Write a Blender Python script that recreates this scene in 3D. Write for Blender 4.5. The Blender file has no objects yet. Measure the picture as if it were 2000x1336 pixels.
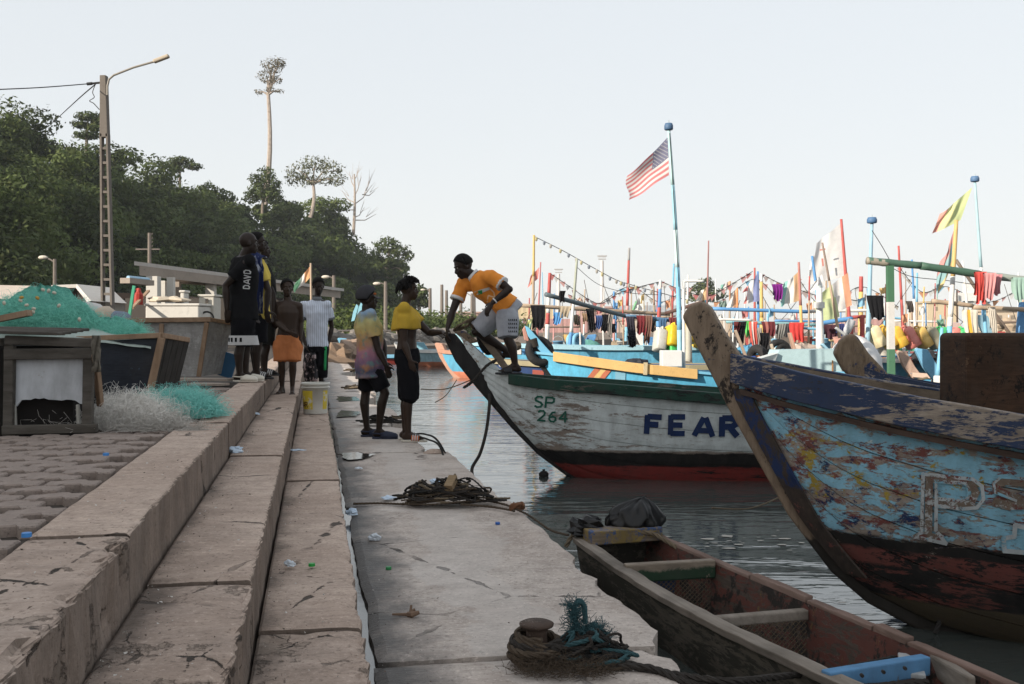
import bpy, bmesh, math, random
import numpy as np
from mathutils import Vector, Matrix, noise as mnoise
from mathutils.bvhtree import BVHTree

sc = bpy.context.scene
COL = sc.collection
R = math.radians
rng = random.Random(7)
F = 1944.0            # focal length in photograph pixels
CAMZ = 1.28           # camera height above the quay slab (z = 0)
HY = 640.0            # horizon row
WATER = -0.35

# ------------------------------------------------------------------ camera
cam = bpy.data.cameras.new('camera'); camo = bpy.data.objects.new('camera', cam); COL.objects.link(camo)
camo.location = (0, 0, CAMZ); camo.rotation_euler = (R(90), 0, 0)
cam.sensor_width = 36; cam.lens = 36 * F / 2000.0
cam.shift_y = -0.014; cam.clip_start = 0.05; cam.clip_end = 6000
sc.camera = camo

# ------------------------------------------------------------------ world, sun, exposure
SUN_TO = Vector((-0.80, -0.60, 0)).normalized()
SUN_EL = R(21)
world = bpy.data.worlds.new('World'); sc.world = world; world.use_nodes = True
wn = world.node_tree.nodes; wl = world.node_tree.links
sky = wn.new('ShaderNodeTexSky'); sky.sky_type = 'NISHITA'; sky.sun_disc = False
sky.sun_elevation = SUN_EL; sky.sun_rotation = math.atan2(SUN_TO.x, SUN_TO.y)
sky.altitude = 0; sky.air_density = 1.0; sky.dust_density = 2.2; sky.ozone_density = 1.0
hsv = wn.new('ShaderNodeHueSaturation'); hsv.inputs['Saturation'].default_value = 1.25
gm = wn.new('ShaderNodeGamma'); gm.inputs[1].default_value = 0.12     # thick dry-season dust evens the sky out
wl.new(sky.outputs[0], gm.inputs[0]); wl.new(gm.outputs[0], hsv.inputs['Color'])
hsv.inputs['Value'].default_value = 2.75
wl.new(hsv.outputs[0], wn['Background'].inputs['Color'])
wn['Background'].inputs['Strength'].default_value = 0.15
sl = bpy.data.lights.new('sun', 'SUN'); sl.energy = 4.2; sl.angle = R(0.6); sl.color = (1.0, 0.90, 0.77)
so = bpy.data.objects.new('sun', sl); COL.objects.link(so)
so.rotation_euler = (-(SUN_TO * math.cos(SUN_EL) + Vector((0, 0, math.sin(SUN_EL))))).to_track_quat('-Z', 'Y').to_euler()
sc.view_settings.view_transform = 'Standard'; sc.view_settings.look = 'None'
sc.view_settings.gamma = 1.0; sc.view_settings.use_curve_mapping = False
sc.view_settings.exposure = 0.88
sc.cycles.use_denoising = True
sc.cycles.max_bounces = 6; sc.cycles.diffuse_bounces = 3; sc.cycles.glossy_bounces = 3
sc.cycles.transparent_max_bounces = 8; sc.cycles.volume_bounces = 1
sc.cycles.caustics_reflective = False; sc.cycles.caustics_refractive = False

# ------------------------------------------------------------------ placement helpers
def P(px, py, d):
    """point that stands at depth d metres on the sight line of photograph pixel (px, py)"""
    return Vector(((px - 1000.0) * d / F, d, CAMZ - (py - HY) * d / F))
QA = math.atan2(386.0, F)                    # the quay runs 11 degrees left of the view axis
E1 = Vector((math.cos(QA), math.sin(QA), 0)); E2 = Vector((-math.sin(QA), math.cos(QA), 0))
def Q(w, l, z=0.0):
    return E1 * w + E2 * l + Vector((0, 0, z))

# ------------------------------------------------------------------ object helpers
def link(o, parent=None):
    COL.objects.link(o)
    if parent is not None:
        o.parent = parent
    return o
def tag(o, label, cat, group=None, kind=None):
    if label: o['label'] = label
    if cat: o['category'] = cat
    if group: o['group'] = group
    if kind: o['kind'] = kind
    return o
def thing(name, label, cat, loc=(0, 0, 0), rz=0.0, group=None):
    o = bpy.data.objects.new(name, None); o.empty_display_size = 0.1
    o.location = loc; o.rotation_euler = (0, 0, rz); COL.objects.link(o)
    return tag(o, label, cat, group)

class MB:
    """collects vertices and faces of ONE mesh"""
    def __init__(s): s.v = []; s.f = []; s.m = []
    def add(s, vs, fs, mi=0):
        b = len(s.v); s.v.extend([tuple(v) for v in vs]); s.f.extend([tuple(i + b for i in f) for f in fs]); s.m.extend([mi] * len(fs)); return s
    def box(s, c, size, rot=None, mi=0, taper=1.0):
        c = Vector(c); hx, hy, hz = (q / 2 for q in size)
        vs = []
        for z in (-hz, hz):
            t = taper if z > 0 else 1.0
            for x, y in ((-hx, -hy), (hx, -hy), (hx, hy), (-hx, hy)):
                p = Vector((x * t, y * t, z))
                if rot is not None: p = rot @ p
                vs.append(c + p)
        s.add(vs, [(3, 2, 1, 0), (4, 5, 6, 7), (0, 1, 5, 4), (1, 2, 6, 5), (2, 3, 7, 6), (3, 0, 4, 7)], mi); return s
    def bar(s, a, b, w, h, up=(0, 0, 1), mi=0, w2=None, h2=None):
        a = Vector(a); b = Vector(b); d = (b - a); L = d.length; d.normalize()
        up = Vector(up); sd = d.cross(up)
        if sd.length < 1e-4: sd = d.cross(Vector((1, 0, 0)))
        sd.normalize(); u = sd.cross(d).normalized()
        vs = []
        for p, ww, hh in ((a, w, h), (b, w2 or w, h2 or h)):
            for i, j in ((-1, -1), (1, -1), (1, 1), (-1, 1)):
                vs.append(p + sd * (i * ww / 2) + u * (j * hh / 2))
        s.add(vs, [(0, 1, 2, 3), (7, 6, 5, 4), (0, 4, 5, 1), (1, 5, 6, 2), (2, 6, 7, 3), (3, 7, 4, 0)], mi); return s
    def tube(s, pts, rad, n=8, cap=True, closed=False, mi=0):
        pts = [Vector(p) for p in pts]; k = len(pts)
        if not hasattr(rad, '__len__'): rad = [rad] * k
        vs = []; prev = None
        for i, p in enumerate(pts):
            a = pts[i - 1] if (i > 0 or closed) else p
            b = pts[(i + 1) % k] if (i < k - 1 or closed) else p
            t = (b - a)
            if t.length < 1e-9: t = Vector((0, 0, 1))
            t.normalize()
            if prev is None:
                x = t.orthogonal().normalized()
            else:
                x = prev - t * prev.dot(t)
                x = x.normalized() if x.length > 1e-6 else t.orthogonal().normalized()
            prev = x; y = t.cross(x)
            for j in range(n):
                q = 2 * math.pi * j / n
                vs.append(p + (x * math.cos(q) + y * math.sin(q)) * rad[i])
        fs = []
        for i in range(k if closed else k - 1):
            i2 = (i + 1) % k
            for j in range(n):
                j2 = (j + 1) % n
                fs.append((i * n + j, i * n + j2, i2 * n + j2, i2 * n + j))
        if cap and not closed:
            fs.append(tuple(range(n - 1, -1, -1))); fs.append(tuple((k - 1) * n + j for j in range(n)))
        s.add(vs, fs, mi); return s
    def ell(s, c, r, n=12, m=8, rot=None, mi=0):
        c = Vector(c); vs = []; fs = []
        if not hasattr(r, '__len__'): r = (r, r, r)
        for i in range(m + 1):
            th = math.pi * i / m
            for j in range(n):
                ph = 2 * math.pi * j / n
                p = Vector((r[0] * math.sin(th) * math.cos(ph), r[1] * math.sin(th) * math.sin(ph), r[2] * math.cos(th)))
                if rot is not None: p = rot @ p
                vs.append(c + p)
        for i in range(m):
            for j in range(n):
                j2 = (j + 1) % n
                fs.append((i * n + j, (i + 1) * n + j, (i + 1) * n + j2, i * n + j2))
        s.add(vs, fs, mi); return s
    def loft(s, rings, cap=True, mi=0):
        n = len(rings[0]); vs = [v for r in rings for v in r]; fs = []
        for i in range(len(rings) - 1):
            for j in range(n):
                j2 = (j + 1) % n
                fs.append((i * n + j, i * n + j2, (i + 1) * n + j2, (i + 1) * n + j))
        if cap:
            fs.append(tuple(range(n - 1, -1, -1))); fs.append(tuple((len(rings) - 1) * n + j for j in range(n)))
        s.add(vs, fs, mi); return s
    def grid(s, rows, mi=0, mif=None):
        a = len(rows); b = len(rows[0]); base = len(s.v)
        s.v.extend([tuple(v) for r in rows for v in r])
        for i in range(a - 1):
            for j in range(b - 1):
                s.f.append((base + i * b + j, base + i * b + j + 1, base + (i + 1) * b + j + 1, base + (i + 1) * b + j))
                s.m.append(mif(i, j) if mif else mi)
        return s
    def prism(s, poly, a, b, mi=0):
        """poly: list of points; extruded from offset vector a to offset vector b"""
        a = Vector(a); b = Vector(b); n = len(poly)
        vs = [Vector(p) + a for p in poly] + [Vector(p) + b for p in poly]
        fs = [tuple(range(n - 1, -1, -1)), tuple(range(n, 2 * n))] + [(i, (i + 1) % n, n + (i + 1) % n, n + i) for i in range(n)]
        s.add(vs, fs, mi); return s
    def mesh(s, name):
        me = bpy.data.meshes.new(name); me.from_pydata(s.v, [], s.f)
        if any(s.m): me.polygons.foreach_set('material_index', s.m)
        me.update(); return me
    def build(s, name, mats, parent=None, smooth=False, loc=None, rz=0.0, fixn=True):
        """world-space vertices -> ONE object whose origin lies at loc (default: its base centre)"""
        if parent is not None:
            M = Matrix.Translation(parent.location) @ Matrix.Rotation(parent.rotation_euler[2], 4, 'Z')
            q = parent.parent
            while q is not None:
                M = (Matrix.Translation(q.location) @ Matrix.Rotation(q.rotation_euler[2], 4, 'Z')) @ M; q = q.parent
        else: M = Matrix.Identity(4)
        Mi = M.inverted()
        if loc is None:
            if parent is not None: lw = M.translation.copy()
            else:
                a = np.array(s.v); lw = Vector(((a[:, 0].min() + a[:, 0].max()) / 2, (a[:, 1].min() + a[:, 1].max()) / 2, a[:, 2].min()))
        else: lw = Vector(loc)
        ll = Mi @ lw
        rot = M.to_3x3().inverted()
        if parent is None and rz: rot = Matrix.Rotation(-rz, 3, 'Z')
        s.v = [tuple(rot @ (Vector(v) - lw)) for v in s.v]
        me = s.mesh(name)
        o = bpy.data.objects.new(name, me); o.location = ll
        if parent is None and rz: o.rotation_euler = (0, 0, rz)
        link(o, parent)
        for m in (mats if isinstance(mats, (list, tuple)) else [mats]): me.materials.append(m)
        if fixn:
            bm = bmesh.new(); bm.from_mesh(me); bmesh.ops.recalc_face_normals(bm, faces=bm.faces); bm.to_mesh(me); bm.free()
        if smooth: me.polygons.foreach_set('use_smooth', [True] * len(me.polygons))
        return o

def kid(o, parent, name=None, loc=None, rz=None):
    """a copy of o sharing its mesh, under parent"""
    c = o.copy(); COL.objects.link(c); c.parent = parent
    if name: c.name = name
    if loc is not None: c.location = loc
    if rz is not None: c.rotation_euler = (0, 0, rz)
    return c
def copy_tree(o, parent=None):
    c = o.copy(); COL.objects.link(c); c.parent = parent
    for ch in list(o.children): copy_tree(ch, c)
    return c
BAKE = []
def soft(o, voxel, it=6, fac=0.5, wr=None):
    """mark a mesh to be fused into one continuous surface"""
    BAKE.append((o, voxel, it, fac, wr)); return o
def bake_all():
    for o, vx, it, fac, wr in BAKE:
        m = o.modifiers.new('r', 'REMESH'); m.mode = 'VOXEL'; m.voxel_size = vx; m.use_smooth_shade = True
        if it:
            m = o.modifiers.new('s', 'SMOOTH'); m.iterations = it; m.factor = fac
    dg = bpy.context.evaluated_depsgraph_get()
    for o, vx, it, fac, wr in BAKE:
        me = bpy.data.meshes.new_from_object(o.evaluated_get(dg))
        o.modifiers.clear(); old = o.data; mats = [m for m in old.materials]
        o.data = me
        if not len(me.materials):
            for m in mats: me.materials.append(m)
        me.polygons.foreach_set('use_smooth', [True] * len(me.polygons))
        if wr:
            amp, scx, scz, seed = wr
            no = [v.normal.copy() for v in me.vertices]
            for v, n in zip(me.vertices, no):
                c = v.co
                k = mnoise.noise(Vector((c.x * scx + seed, c.y * scx, c.z * scz))) + 0.5 * mnoise.noise(Vector((c.x * scx * 2.1, c.y * scx * 2.1 + seed, c.z * scz * 2.3 + c.x * 9)))
                v.co = c + n * (k * amp)
            me.update()

# ------------------------------------------------------------------ materials
def lin(c):
    """sRGB 0-255 -> linear"""
    return tuple((x / 255 / 12.92) if x / 255 <= 0.04045 else ((x / 255 + 0.055) / 1.055) ** 2.4 for x in c)
class NT:
    def __init__(s, name):
        s.mat = bpy.data.materials.new(name); s.mat.use_nodes = True
        s.n = s.mat.node_tree.nodes; s.l = s.mat.node_tree.links
        s.b = s.n['Principled BSDF']; s.tc = s.n.new('ShaderNodeTexCoord')
        s.pos = s.tc.outputs['Object']
    def put(s, sock, val):
        if isinstance(val, bpy.types.NodeSocket): s.l.new(val, sock)
        else:
            if hasattr(val, '__len__') and len(val) == 3 and sock.type == 'RGBA': val = (*val, 1)
            sock.default_value = val
    def mapp(s, scale=(1, 1, 1), rot=(0, 0, 0), loc=(0, 0, 0), vec=None):
        m = s.n.new('ShaderNodeMapping'); s.l.new(vec or s.pos, m.inputs[0])
        m.inputs['Scale'].default_value = scale; m.inputs['Rotation'].default_value = rot; m.inputs['Location'].default_value = loc
        return m.outputs[0]
    def noise(s, scale=5, detail=4, rough=0.55, stretch=None, seed=0.0, dist=0.0, rot=(0, 0, 0)):
        t = s.n.new('ShaderNodeTexNoise'); t.inputs['Scale'].default_value = scale
        t.inputs['Detail'].default_value = detail; t.inputs['Roughness'].default_value = rough; t.inputs['Distortion'].default_value = dist
        s.l.new(s.mapp(stretch or (1, 1, 1), rot, (seed, seed * 1.7, seed * 0.6)), t.inputs['Vector'])
        return t.outputs[0]
    def voro(s, scale=5, stretch=None, feature='F1', out='Distance', seed=0.0):
        t = s.n.new('ShaderNodeTexVoronoi'); t.feature = feature; t.inputs['Scale'].default_value = scale
        s.l.new(s.mapp(stretch or (1, 1, 1), (0, 0, 0), (seed, seed, seed)), t.inputs['Vector'])
        return t.outputs[out]
    def math(s, op, a, b=0.0, c=None, clamp=False):
        m = s.n.new('ShaderNodeMath'); m.operation = op; m.use_clamp = clamp
        s.put(m.inputs[0], a); s.put(m.inputs[1], b)
        if c is not None: s.put(m.inputs[2], c)
        return m.outputs[0]
    def step(s, x, thr, soft=0.02):
        """0 below thr, 1 above"""
        m = s.n.new('ShaderNodeMapRange'); m.clamp = True
        s.put(m.inputs[0], x); m.inputs[1].default_value = thr - soft; m.inputs[2].default_value = thr + soft
        return m.outputs[0]
    def mix(s, f, a, b, mode='MIX'):
        m = s.n.new('ShaderNodeMix'); m.data_type = 'RGBA'; m.blend_type = mode
        s.put(m.inputs[0], f); s.put(m.inputs[6], a); s.put(m.inputs[7], b)
        return m.outputs[2]
    def ramp(s, x, stops, interp='LINEAR'):
        r = s.n.new('ShaderNodeValToRGB'); r.color_ramp.interpolation = interp
        e = r.color_ramp.elements
        while len(e) > 1: e.remove(e[-1])
        e[0].position = stops[0][0]; e[0].color = (*stops[0][1], 1)
        for p, c in stops[1:]:
            q = e.new(p); q.color = (*c, 1)
        s.put(r.inputs[0], x); return r.outputs[0]
    def xyz(s, i):
        m = s.n.new('ShaderNodeSeparateXYZ'); s.l.new(s.pos, m.inputs[0]); return m.outputs[i]
    def bump(s, h, strength=0.3, dist=0.01):
        b = s.n.new('ShaderNodeBump'); b.inputs['Strength'].default_value = strength; b.inputs['Distance'].default_value = dist
        s.put(b.inputs['Height'], h); s.l.new(b.outputs[0], s.b.inputs['Normal']); return b
    def done(s, col, rough=0.8, spec=0.3):
        s.put(s.b.inputs['Base Color'], col); s.put(s.b.inputs['Roughness'], rough)
        s.b.inputs['Specular IOR Level'].default_value = spec
        return s.mat

_mc = {}
def paint(name, col, rough=0.6, var=0.25, scale=6.0, dirt=0.35, bump=0.15, spec=0.3):
    """plain worn surface: colour with soft variation, specks of grime and slight relief"""
    if name in _mc: return _mc[name]
    t = NT(name); c = tuple(col)
    n1 = t.noise(scale, 5, 0.6); n2 = t.noise(scale * 5, 4, 0.6, seed=3.1)
    a = tuple(x * (1 - var) for x in c); b = tuple(min(1, x * (1 + var * 0.6)) for x in c)
    col1 = t.mix(n1, a, b)
    d = t.step(n2, 0.66, 0.08)
    col2 = t.mix(t.math('MULTIPLY', d, dirt), col1, tuple(x * 0.3 + 0.02 for x in c))
    if bump: t.bump(n2, bump, 0.01)
    _mc[name] = t.done(col2, rough, spec); return _mc[name]
def cloth(name, col, scale=90, trans=0.0, rough=0.95):
    if name in _mc: return _mc[name]
    t = NT(name)
    n = t.noise(7, 4, 0.6); w = t.noise(scale, 2, 0.5, seed=2.0)
    c = t.mix(n, tuple(x * 0.78 for x in col), tuple(min(1, x * 1.12) for x in col))
    t.bump(w, 0.15, 0.004)
    m = t.done(c, rough, 0.1)
    if trans:
        tr = t.n.new('ShaderNodeBsdfTranslucent'); t.l.new(c, tr.inputs[0])
        mx = t.n.new('ShaderNodeMixShader'); mx.inputs[0].default_value = trans
        t.l.new(t.b.outputs[0], mx.inputs[1]); t.l.new(tr.outputs[0], mx.inputs[2])
        t.l.new(mx.outputs[0], t.n['Material Output'].inputs[0])
    _mc[name] = m; return m
def wood(name, a, b, stretch=(1, 8, 8), scale=4, rough=0.85, dark=0.4):
    """weathered timber, grain along the axis with the smallest stretch"""
    if name in _mc: return _mc[name]
    t = NT(name)
    g = t.noise(scale, 8, 0.65, stretch=stretch, dist=0.4); n = t.noise(2.5, 4, 0.6, seed=5)
    f = t.noise(scale * 6, 3, 0.6, stretch=stretch, seed=2)
    c = t.mix(t.step(g, 0.5, 0.22), a, b)
    c = t.mix(t.math('MULTIPLY', t.step(n, 0.58, 0.12), dark), c, tuple(x * 0.3 for x in a))
    t.bump(t.math('ADD', t.math('MULTIPLY', g, 0.7), t.math('MULTIPLY', f, 0.5)), 0.5, 0.006)
    _mc[name] = t.done(c, rough, 0.2); return _mc[name]
def peel(name, base_a, base_b, layers, stretch=(1, 1, 6), scale=3.0, rough=0.7, grain=1.0):
    """timber under peeling coats. layers: (colour, threshold, scale, stretch, zmin, zmax, seed)"""
    if name in _mc: return _mc[name]
    t = NT(name)
    g = t.noise(scale * 3, 8, 0.7, stretch=stretch, dist=0.3)
    n = t.noise(1.7, 5, 0.6, seed=4.4)
    c = t.mix(t.step(g, 0.5, 0.2), base_a, base_b)
    c = t.mix(t.math('MULTIPLY', t.step(n, 0.62, 0.1), 0.4), c, tuple(x * 0.4 for x in base_a))
    h = t.math('MULTIPLY', g, 0.35 * grain)
    z = t.xyz(2)
    for (lc, thr, lsc, lst, z0, z1, seed) in layers:
        a = t.noise(lsc * 2.1, 12, 0.76, stretch=lst, seed=seed, dist=0.5)
        big = t.noise(lsc * 0.23, 3, 0.5, seed=seed + 9)
        v = t.math('ADD', t.math('MULTIPLY', a, 0.74), t.math('MULTIPLY', big, 0.26))
        fine = t.noise(lsc * 14, 4, 0.6, stretch=lst, seed=seed + 1)
        v = t.math('ADD', v, t.math('MULTIPLY', t.math('SUBTRACT', fine, 0.5), 0.16))
        mk = t.step(v, thr, 0.015)
        if z0 is not None or z1 is not None:
            zz = t.math('ADD', z, t.math('MULTIPLY', t.math('SUBTRACT', a, 0.5), 0.10))
            if z0 is not None: mk = t.math('MULTIPLY', mk, t.step(zz, z0, 0.008))
            if z1 is not None: mk = t.math('MULTIPLY', mk, t.math('SUBTRACT', 1.0, t.step(zz, z1, 0.008)))
        var = t.noise(9, 4, 0.6, seed=seed + 2)
        lcol = t.mix(var, tuple(x * 0.72 for x in lc), tuple(min(1, x * 1.15) for x in lc))
        c = t.mix(mk, c, lcol)
        h = t.math('ADD', h, t.math('MULTIPLY', mk, 0.35))
    gr = t.noise(5, 6, 0.65, stretch=(1.6, 1.6, 0.5), seed=13)
    c = t.mix(t.math('MULTIPLY', t.step(gr, 0.58, 0.14), 0.35), c, (0.05, 0.044, 0.038))
    t.bump(h, 0.55, 0.006)
    _mc[name] = t.done(c, rough, 0.25); return _mc[name]

def fnoise(p, s=1.0, seed=0.0):
    return mnoise.fractal(Vector((p[0] * s + seed, p[1] * s - seed, p[2] * s + seed * 0.37)), 0.9, 2.0, 5)
# ================================================================== setting: ground, water, quay
def structure(o): o['kind'] = 'structure'; return o

tG = NT('dry_earth'); nn = tG.noise(0.4, 6, 0.6)
M_earth = tG.done(tG.mix(nn, (0.150, 0.120, 0.098), (0.215, 0.178, 0.150)), 0.95, 0.1)
m = MB(); m.grid([[(x, y, -1.2) for x in (-1500, -300, 0, 300, 1500)] for y in (-1500, -200, 0, 200, 1500)])
structure(m.build('ground', M_earth, loc=(0, 0, -1.2)))

def water_mat(name, col, sc1, st1, sc2, st2, amp, rough=0.04):
    t = NT(name)
    a = t.noise(sc1, 4, 0.55, stretch=st1, dist=0.6); b = t.noise(sc2, 3, 0.5, stretch=st2, seed=7.0, dist=0.3)
    c = t.noise(sc1 * 0.2, 2, 0.5, stretch=st1, seed=2.0)
    calm = t.step(c, 0.48, 0.2)
    h = t.math('ADD', t.math('MULTIPLY', a, 0.75), t.math('MULTIPLY', t.math('MULTIPLY', b, calm), 0.3))
    t.bump(h, 1.0, amp)
    t.b.inputs['IOR'].default_value = 2.1
    t.done(col, rough, 0.5)
    return t.mat
M_water = water_mat('harbour_water', (0.055, 0.064, 0.060), 0.9, (0.5, 2.0, 1), 5.5, (0.45, 1.8, 1), 0.030)
m = MB(); xs = [-40, -20, -8, 0, 8, 20, 60, 200, 700]; ys = [-60, 0, 10, 30, 60, 130, 300]
m.grid([[(x, y, WATER) for x in xs] for y in ys]); structure(m.build('water', M_water, loc=(0, 0, WATER)))

def concrete(name, a, b, rot=0.0, crk=0.0, streak=1.0, dark=(0.07, 0.062, 0.055), spk=0.5, rough=0.9, edge=None, inner=None):
    t = NT(name)
    n1 = t.noise(1.1, 6, 0.62); n2 = t.noise(7, 6, 0.6, seed=3); n3 = t.noise(52, 5, 0.7, seed=8)
    st = t.noise(9, 5, 0.7, stretch=(0.35, 5.0, 1), seed=1.3)
    c = t.mix(t.step(n1, 0.5, 0.2), a, b)
    c = t.mix(t.math('MULTIPLY', t.step(n2, 0.54, 0.16), 0.5), c, tuple(x * 0.55 for x in a))
    c = t.mix(t.math('MULTIPLY', t.step(st, 0.57, 0.08), 0.30 * streak), c, tuple(x * 0.5 for x in a))
    c = t.mix(t.math('MULTIPLY', t.step(n3, 0.62, 0.05), spk), c, tuple(min(1, x * 1.5) for x in b))
    c = t.mix(t.math('MULTIPLY', t.math('SUBTRACT', 1.0, t.step(n3, 0.38, 0.06)), 0.75), c, tuple(x * 0.35 for x in a))
    # hairline cracks with a shape of their own
    v = t.voro(0.9, feature='DISTANCE_TO_EDGE', out='Distance', seed=2.2)
    vw = t.math('ADD', v, t.math('MULTIPLY', t.math('SUBTRACT', n2, 0.5), 0.10))
    crack = t.math('MULTIPLY', t.math('SUBTRACT', 1.0, t.step(vw, 0.0015, 0.0025)), t.step(n1, 0.50, 0.05))
    c = t.mix(t.math('MULTIPLY', crack, 0.9), c, (0.04, 0.033, 0.028))
    if crk:
        v2 = t.voro(3.4, stretch=(1, 0.7, 1), feature='DISTANCE_TO_EDGE', out='Distance', seed=5.0)
        vw2 = t.math('ADD', v2, t.math('MULTIPLY', t.math('SUBTRACT', t.noise(9, 6, 0.7, seed=4), 0.5), 0.22))
        c2 = t.math('MULTIPLY', t.math('SUBTRACT', 1.0, t.step(vw2, 0.002, 0.005)), t.step(t.noise(1.7, 4, 0.6, seed=6), 0.50, 0.03))
        crack = t.math('MAXIMUM', crack, c2)
        spall = t.step(t.noise(2.6, 8, 0.7, seed=12), 0.57, 0.012)
        c = t.mix(t.math('MULTIPLY', spall, 0.45), c, (0.20, 0.16, 0.125)); c = t.mix(t.math('MULTIPLY', c2, 0.95), c, (0.03, 0.025, 0.02))
    if inner is not None:                     # upright faces coloured darker brown, soil gathered in the corner of the tread
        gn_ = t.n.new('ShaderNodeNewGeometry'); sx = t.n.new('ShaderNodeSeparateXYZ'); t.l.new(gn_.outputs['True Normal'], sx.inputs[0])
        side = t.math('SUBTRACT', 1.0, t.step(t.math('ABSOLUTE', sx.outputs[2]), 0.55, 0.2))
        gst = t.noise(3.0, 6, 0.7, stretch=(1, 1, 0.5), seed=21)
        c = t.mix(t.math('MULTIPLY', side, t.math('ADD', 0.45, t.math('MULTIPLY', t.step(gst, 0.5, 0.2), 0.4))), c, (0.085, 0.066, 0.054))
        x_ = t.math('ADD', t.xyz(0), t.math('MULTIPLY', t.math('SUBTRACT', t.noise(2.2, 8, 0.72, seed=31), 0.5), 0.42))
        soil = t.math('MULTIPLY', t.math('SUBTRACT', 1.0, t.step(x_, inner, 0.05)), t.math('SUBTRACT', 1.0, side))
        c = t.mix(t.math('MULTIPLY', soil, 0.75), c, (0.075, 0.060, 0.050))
    if edge is not None:                      # mud washed in along the gutter side
        w0, w1 = edge
        x = t.xyz(0); mm = t.math('ADD', x, t.math('MULTIPLY', t.math('SUBTRACT', t.noise(2.6, 7, 0.7, seed=11), 0.5), 0.75))
        mud = t.math('SUBTRACT', 1.0, t.step(mm, w0, w1))
        c = t.mix(t.math('MULTIPLY', mud, 0.9), c, (0.030, 0.028, 0.027))
        lite = t.math('MULTIPLY', t.step(t.math('ADD', x, t.math('MULTIPLY', t.math('SUBTRACT', n1, 0.5), 1.1)), 0.62, 0.02), t.math('SUBTRACT', 1.0, t.step(t.math('ADD', x, t.math('MULTIPLY', t.math('SUBTRACT', n1, 0.5), 0.9)), 1.0, 0.02)))
        c = t.mix(t.math('MULTIPLY', lite, 0.35), c, (0.52, 0.48, 0.445))
        rr = t.math('SUBTRACT', rough, t.math('MULTIPLY', mud, 0.5))
    else: rr = rough
    hh = t.math('ADD', t.math('MULTIPLY', n2, 0.6), t.math('ADD', t.math('MULTIPLY', n3, 0.25), t.math('MULTIPLY', st, 0.5)))
    hh = t.math('SUBTRACT', hh, crack)
    if crk: hh = t.math('SUBTRACT', hh, t.math('MULTIPLY', spall, 0.9))
    t.bump(hh, 0.9, 0.017)
    return t.done(c, rr, 0.25)
SA, SB_, SO = (0.375, 0.282, 0.225), (0.520, 0.412, 0.340), (0.345, 0.258, 0.204)
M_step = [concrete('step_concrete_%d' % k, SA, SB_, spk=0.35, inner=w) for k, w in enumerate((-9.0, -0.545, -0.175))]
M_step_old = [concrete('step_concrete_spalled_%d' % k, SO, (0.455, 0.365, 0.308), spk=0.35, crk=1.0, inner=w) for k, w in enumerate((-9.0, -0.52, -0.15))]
M_slab = concrete('slab_concrete', (0.420, 0.352, 0.305), (0.560, 0.500, 0.450), edge=(0.40, 0.14))
M_paver = concrete('paver_concrete', (0.225, 0.178, 0.152), (0.320, 0.262, 0.228), streak=0.3, spk=0.25)

# --- the quay slabs (w across, l along, quay frame); each cast slab is a piece
quay = bpy.data.objects.new('quay', None); COL.objects.link(quay); structure(quay)
quay.rotation_euler = (0, 0, QA)
def slab_piece(l0, l1, wl, wr, z, seed, rough_edge=0.03, bites=(), thick=0.55, name='slab', mat=None, n_w=26, dz=0.004):
    n_l = max(4, int((l1 - l0) / 0.06)); n_l = min(n_l, 110)
    rows = []
    for i in range(n_l + 1):
        l = l0 + (l1 - l0) * i / n_l
        le = wl + 0.014 * fnoise((l * 3, seed, 0), 1.0) + 0.03 * max(0, fnoise((l * 0.9, seed, 4)))
        re = wr + rough_edge * fnoise((l * 2.0, seed, 9)) - 0.004
        for (bl, bw, bd) in bites:
            k = max(0.0, 1 - ((l - bl) / bw) ** 2)
            re -= bd * (k ** 0.6) * (1 + 0.25 * fnoise((l * 7, seed, 2)))
        row = []
        for j in range(n_w + 1):
            f = j / n_w; w = le + (re - le) * f
            zz = z + dz * fnoise((w * 2, l * 2, seed)) + 0.002 * fnoise((w * 9, l * 9, seed))
            e = min((w - le), (re - w), (l - l0), (l1 - l)); zz -= 0.012 * max(0, 1 - e / 0.02) ** 2
            row.append(Vector((w, l, zz)))
        rows.append(row)
    mb = MB(); mb.grid(rows)
    # skirt
    rim = [r[0] for r in rows] + rows[-1][1:] + [r[-1] for r in rows[::-1]][1:] + rows[0][::-1][1:]
    k = len(rim); low = [Vector((p.x - 0.02 * (p.x > (wl + wr) / 2) * abs(fnoise(p, 5)) * 3, p.y, z - thick)) for p in rim]
    mb.add(rim + low, [(i, (i + 1) % k, k + (i + 1) % k, k + i) for i in range(k)])
    me_v = mb.v; mb.v = [tuple(Q(a, b, c)) for a, b, c in me_v]
    return mb.build(name, mat or M_slab, quay, smooth=False)
slabs = [(-14, 1.585, 1.40, []), (1.6, 3.84, 1.40, [(3.86, 0.12, 0.10), (3.4, 0.2, 0.06), (2.6, 0.6, 0.12)]), (3.855, 7.3, 1.43, [(3.85, 0.16, 0.07), (5.2, 0.2, 0.05), (4.75, 0.18, 0.04)]), (7.315, 10.35, 1.385, []),
         (10.36, 12.75, 1.16, [(10.4, 0.18, 0.06)]), (12.78, 16.2, 1.22, [(13.3, 0.5, 0.28)]), (16.22, 19.8, 1.08, [(17.5, 0.9, 0.3)]), (19.82, 25.0, 1.2, [(22, 1.2, 0.45)]), (25.02, 31.0, 1.1, [(28, 1.5, 0.4)]), (31.02, 46.0, 1.2, [(38, 2, 0.5)])]
for i, (a, b, wr, bites) in enumerate(slabs):
    slab_piece(a, b, 0.225, wr, 0.0 - 0.012 * (i % 2), 3.3 * i + 1, bites=bites)
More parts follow.
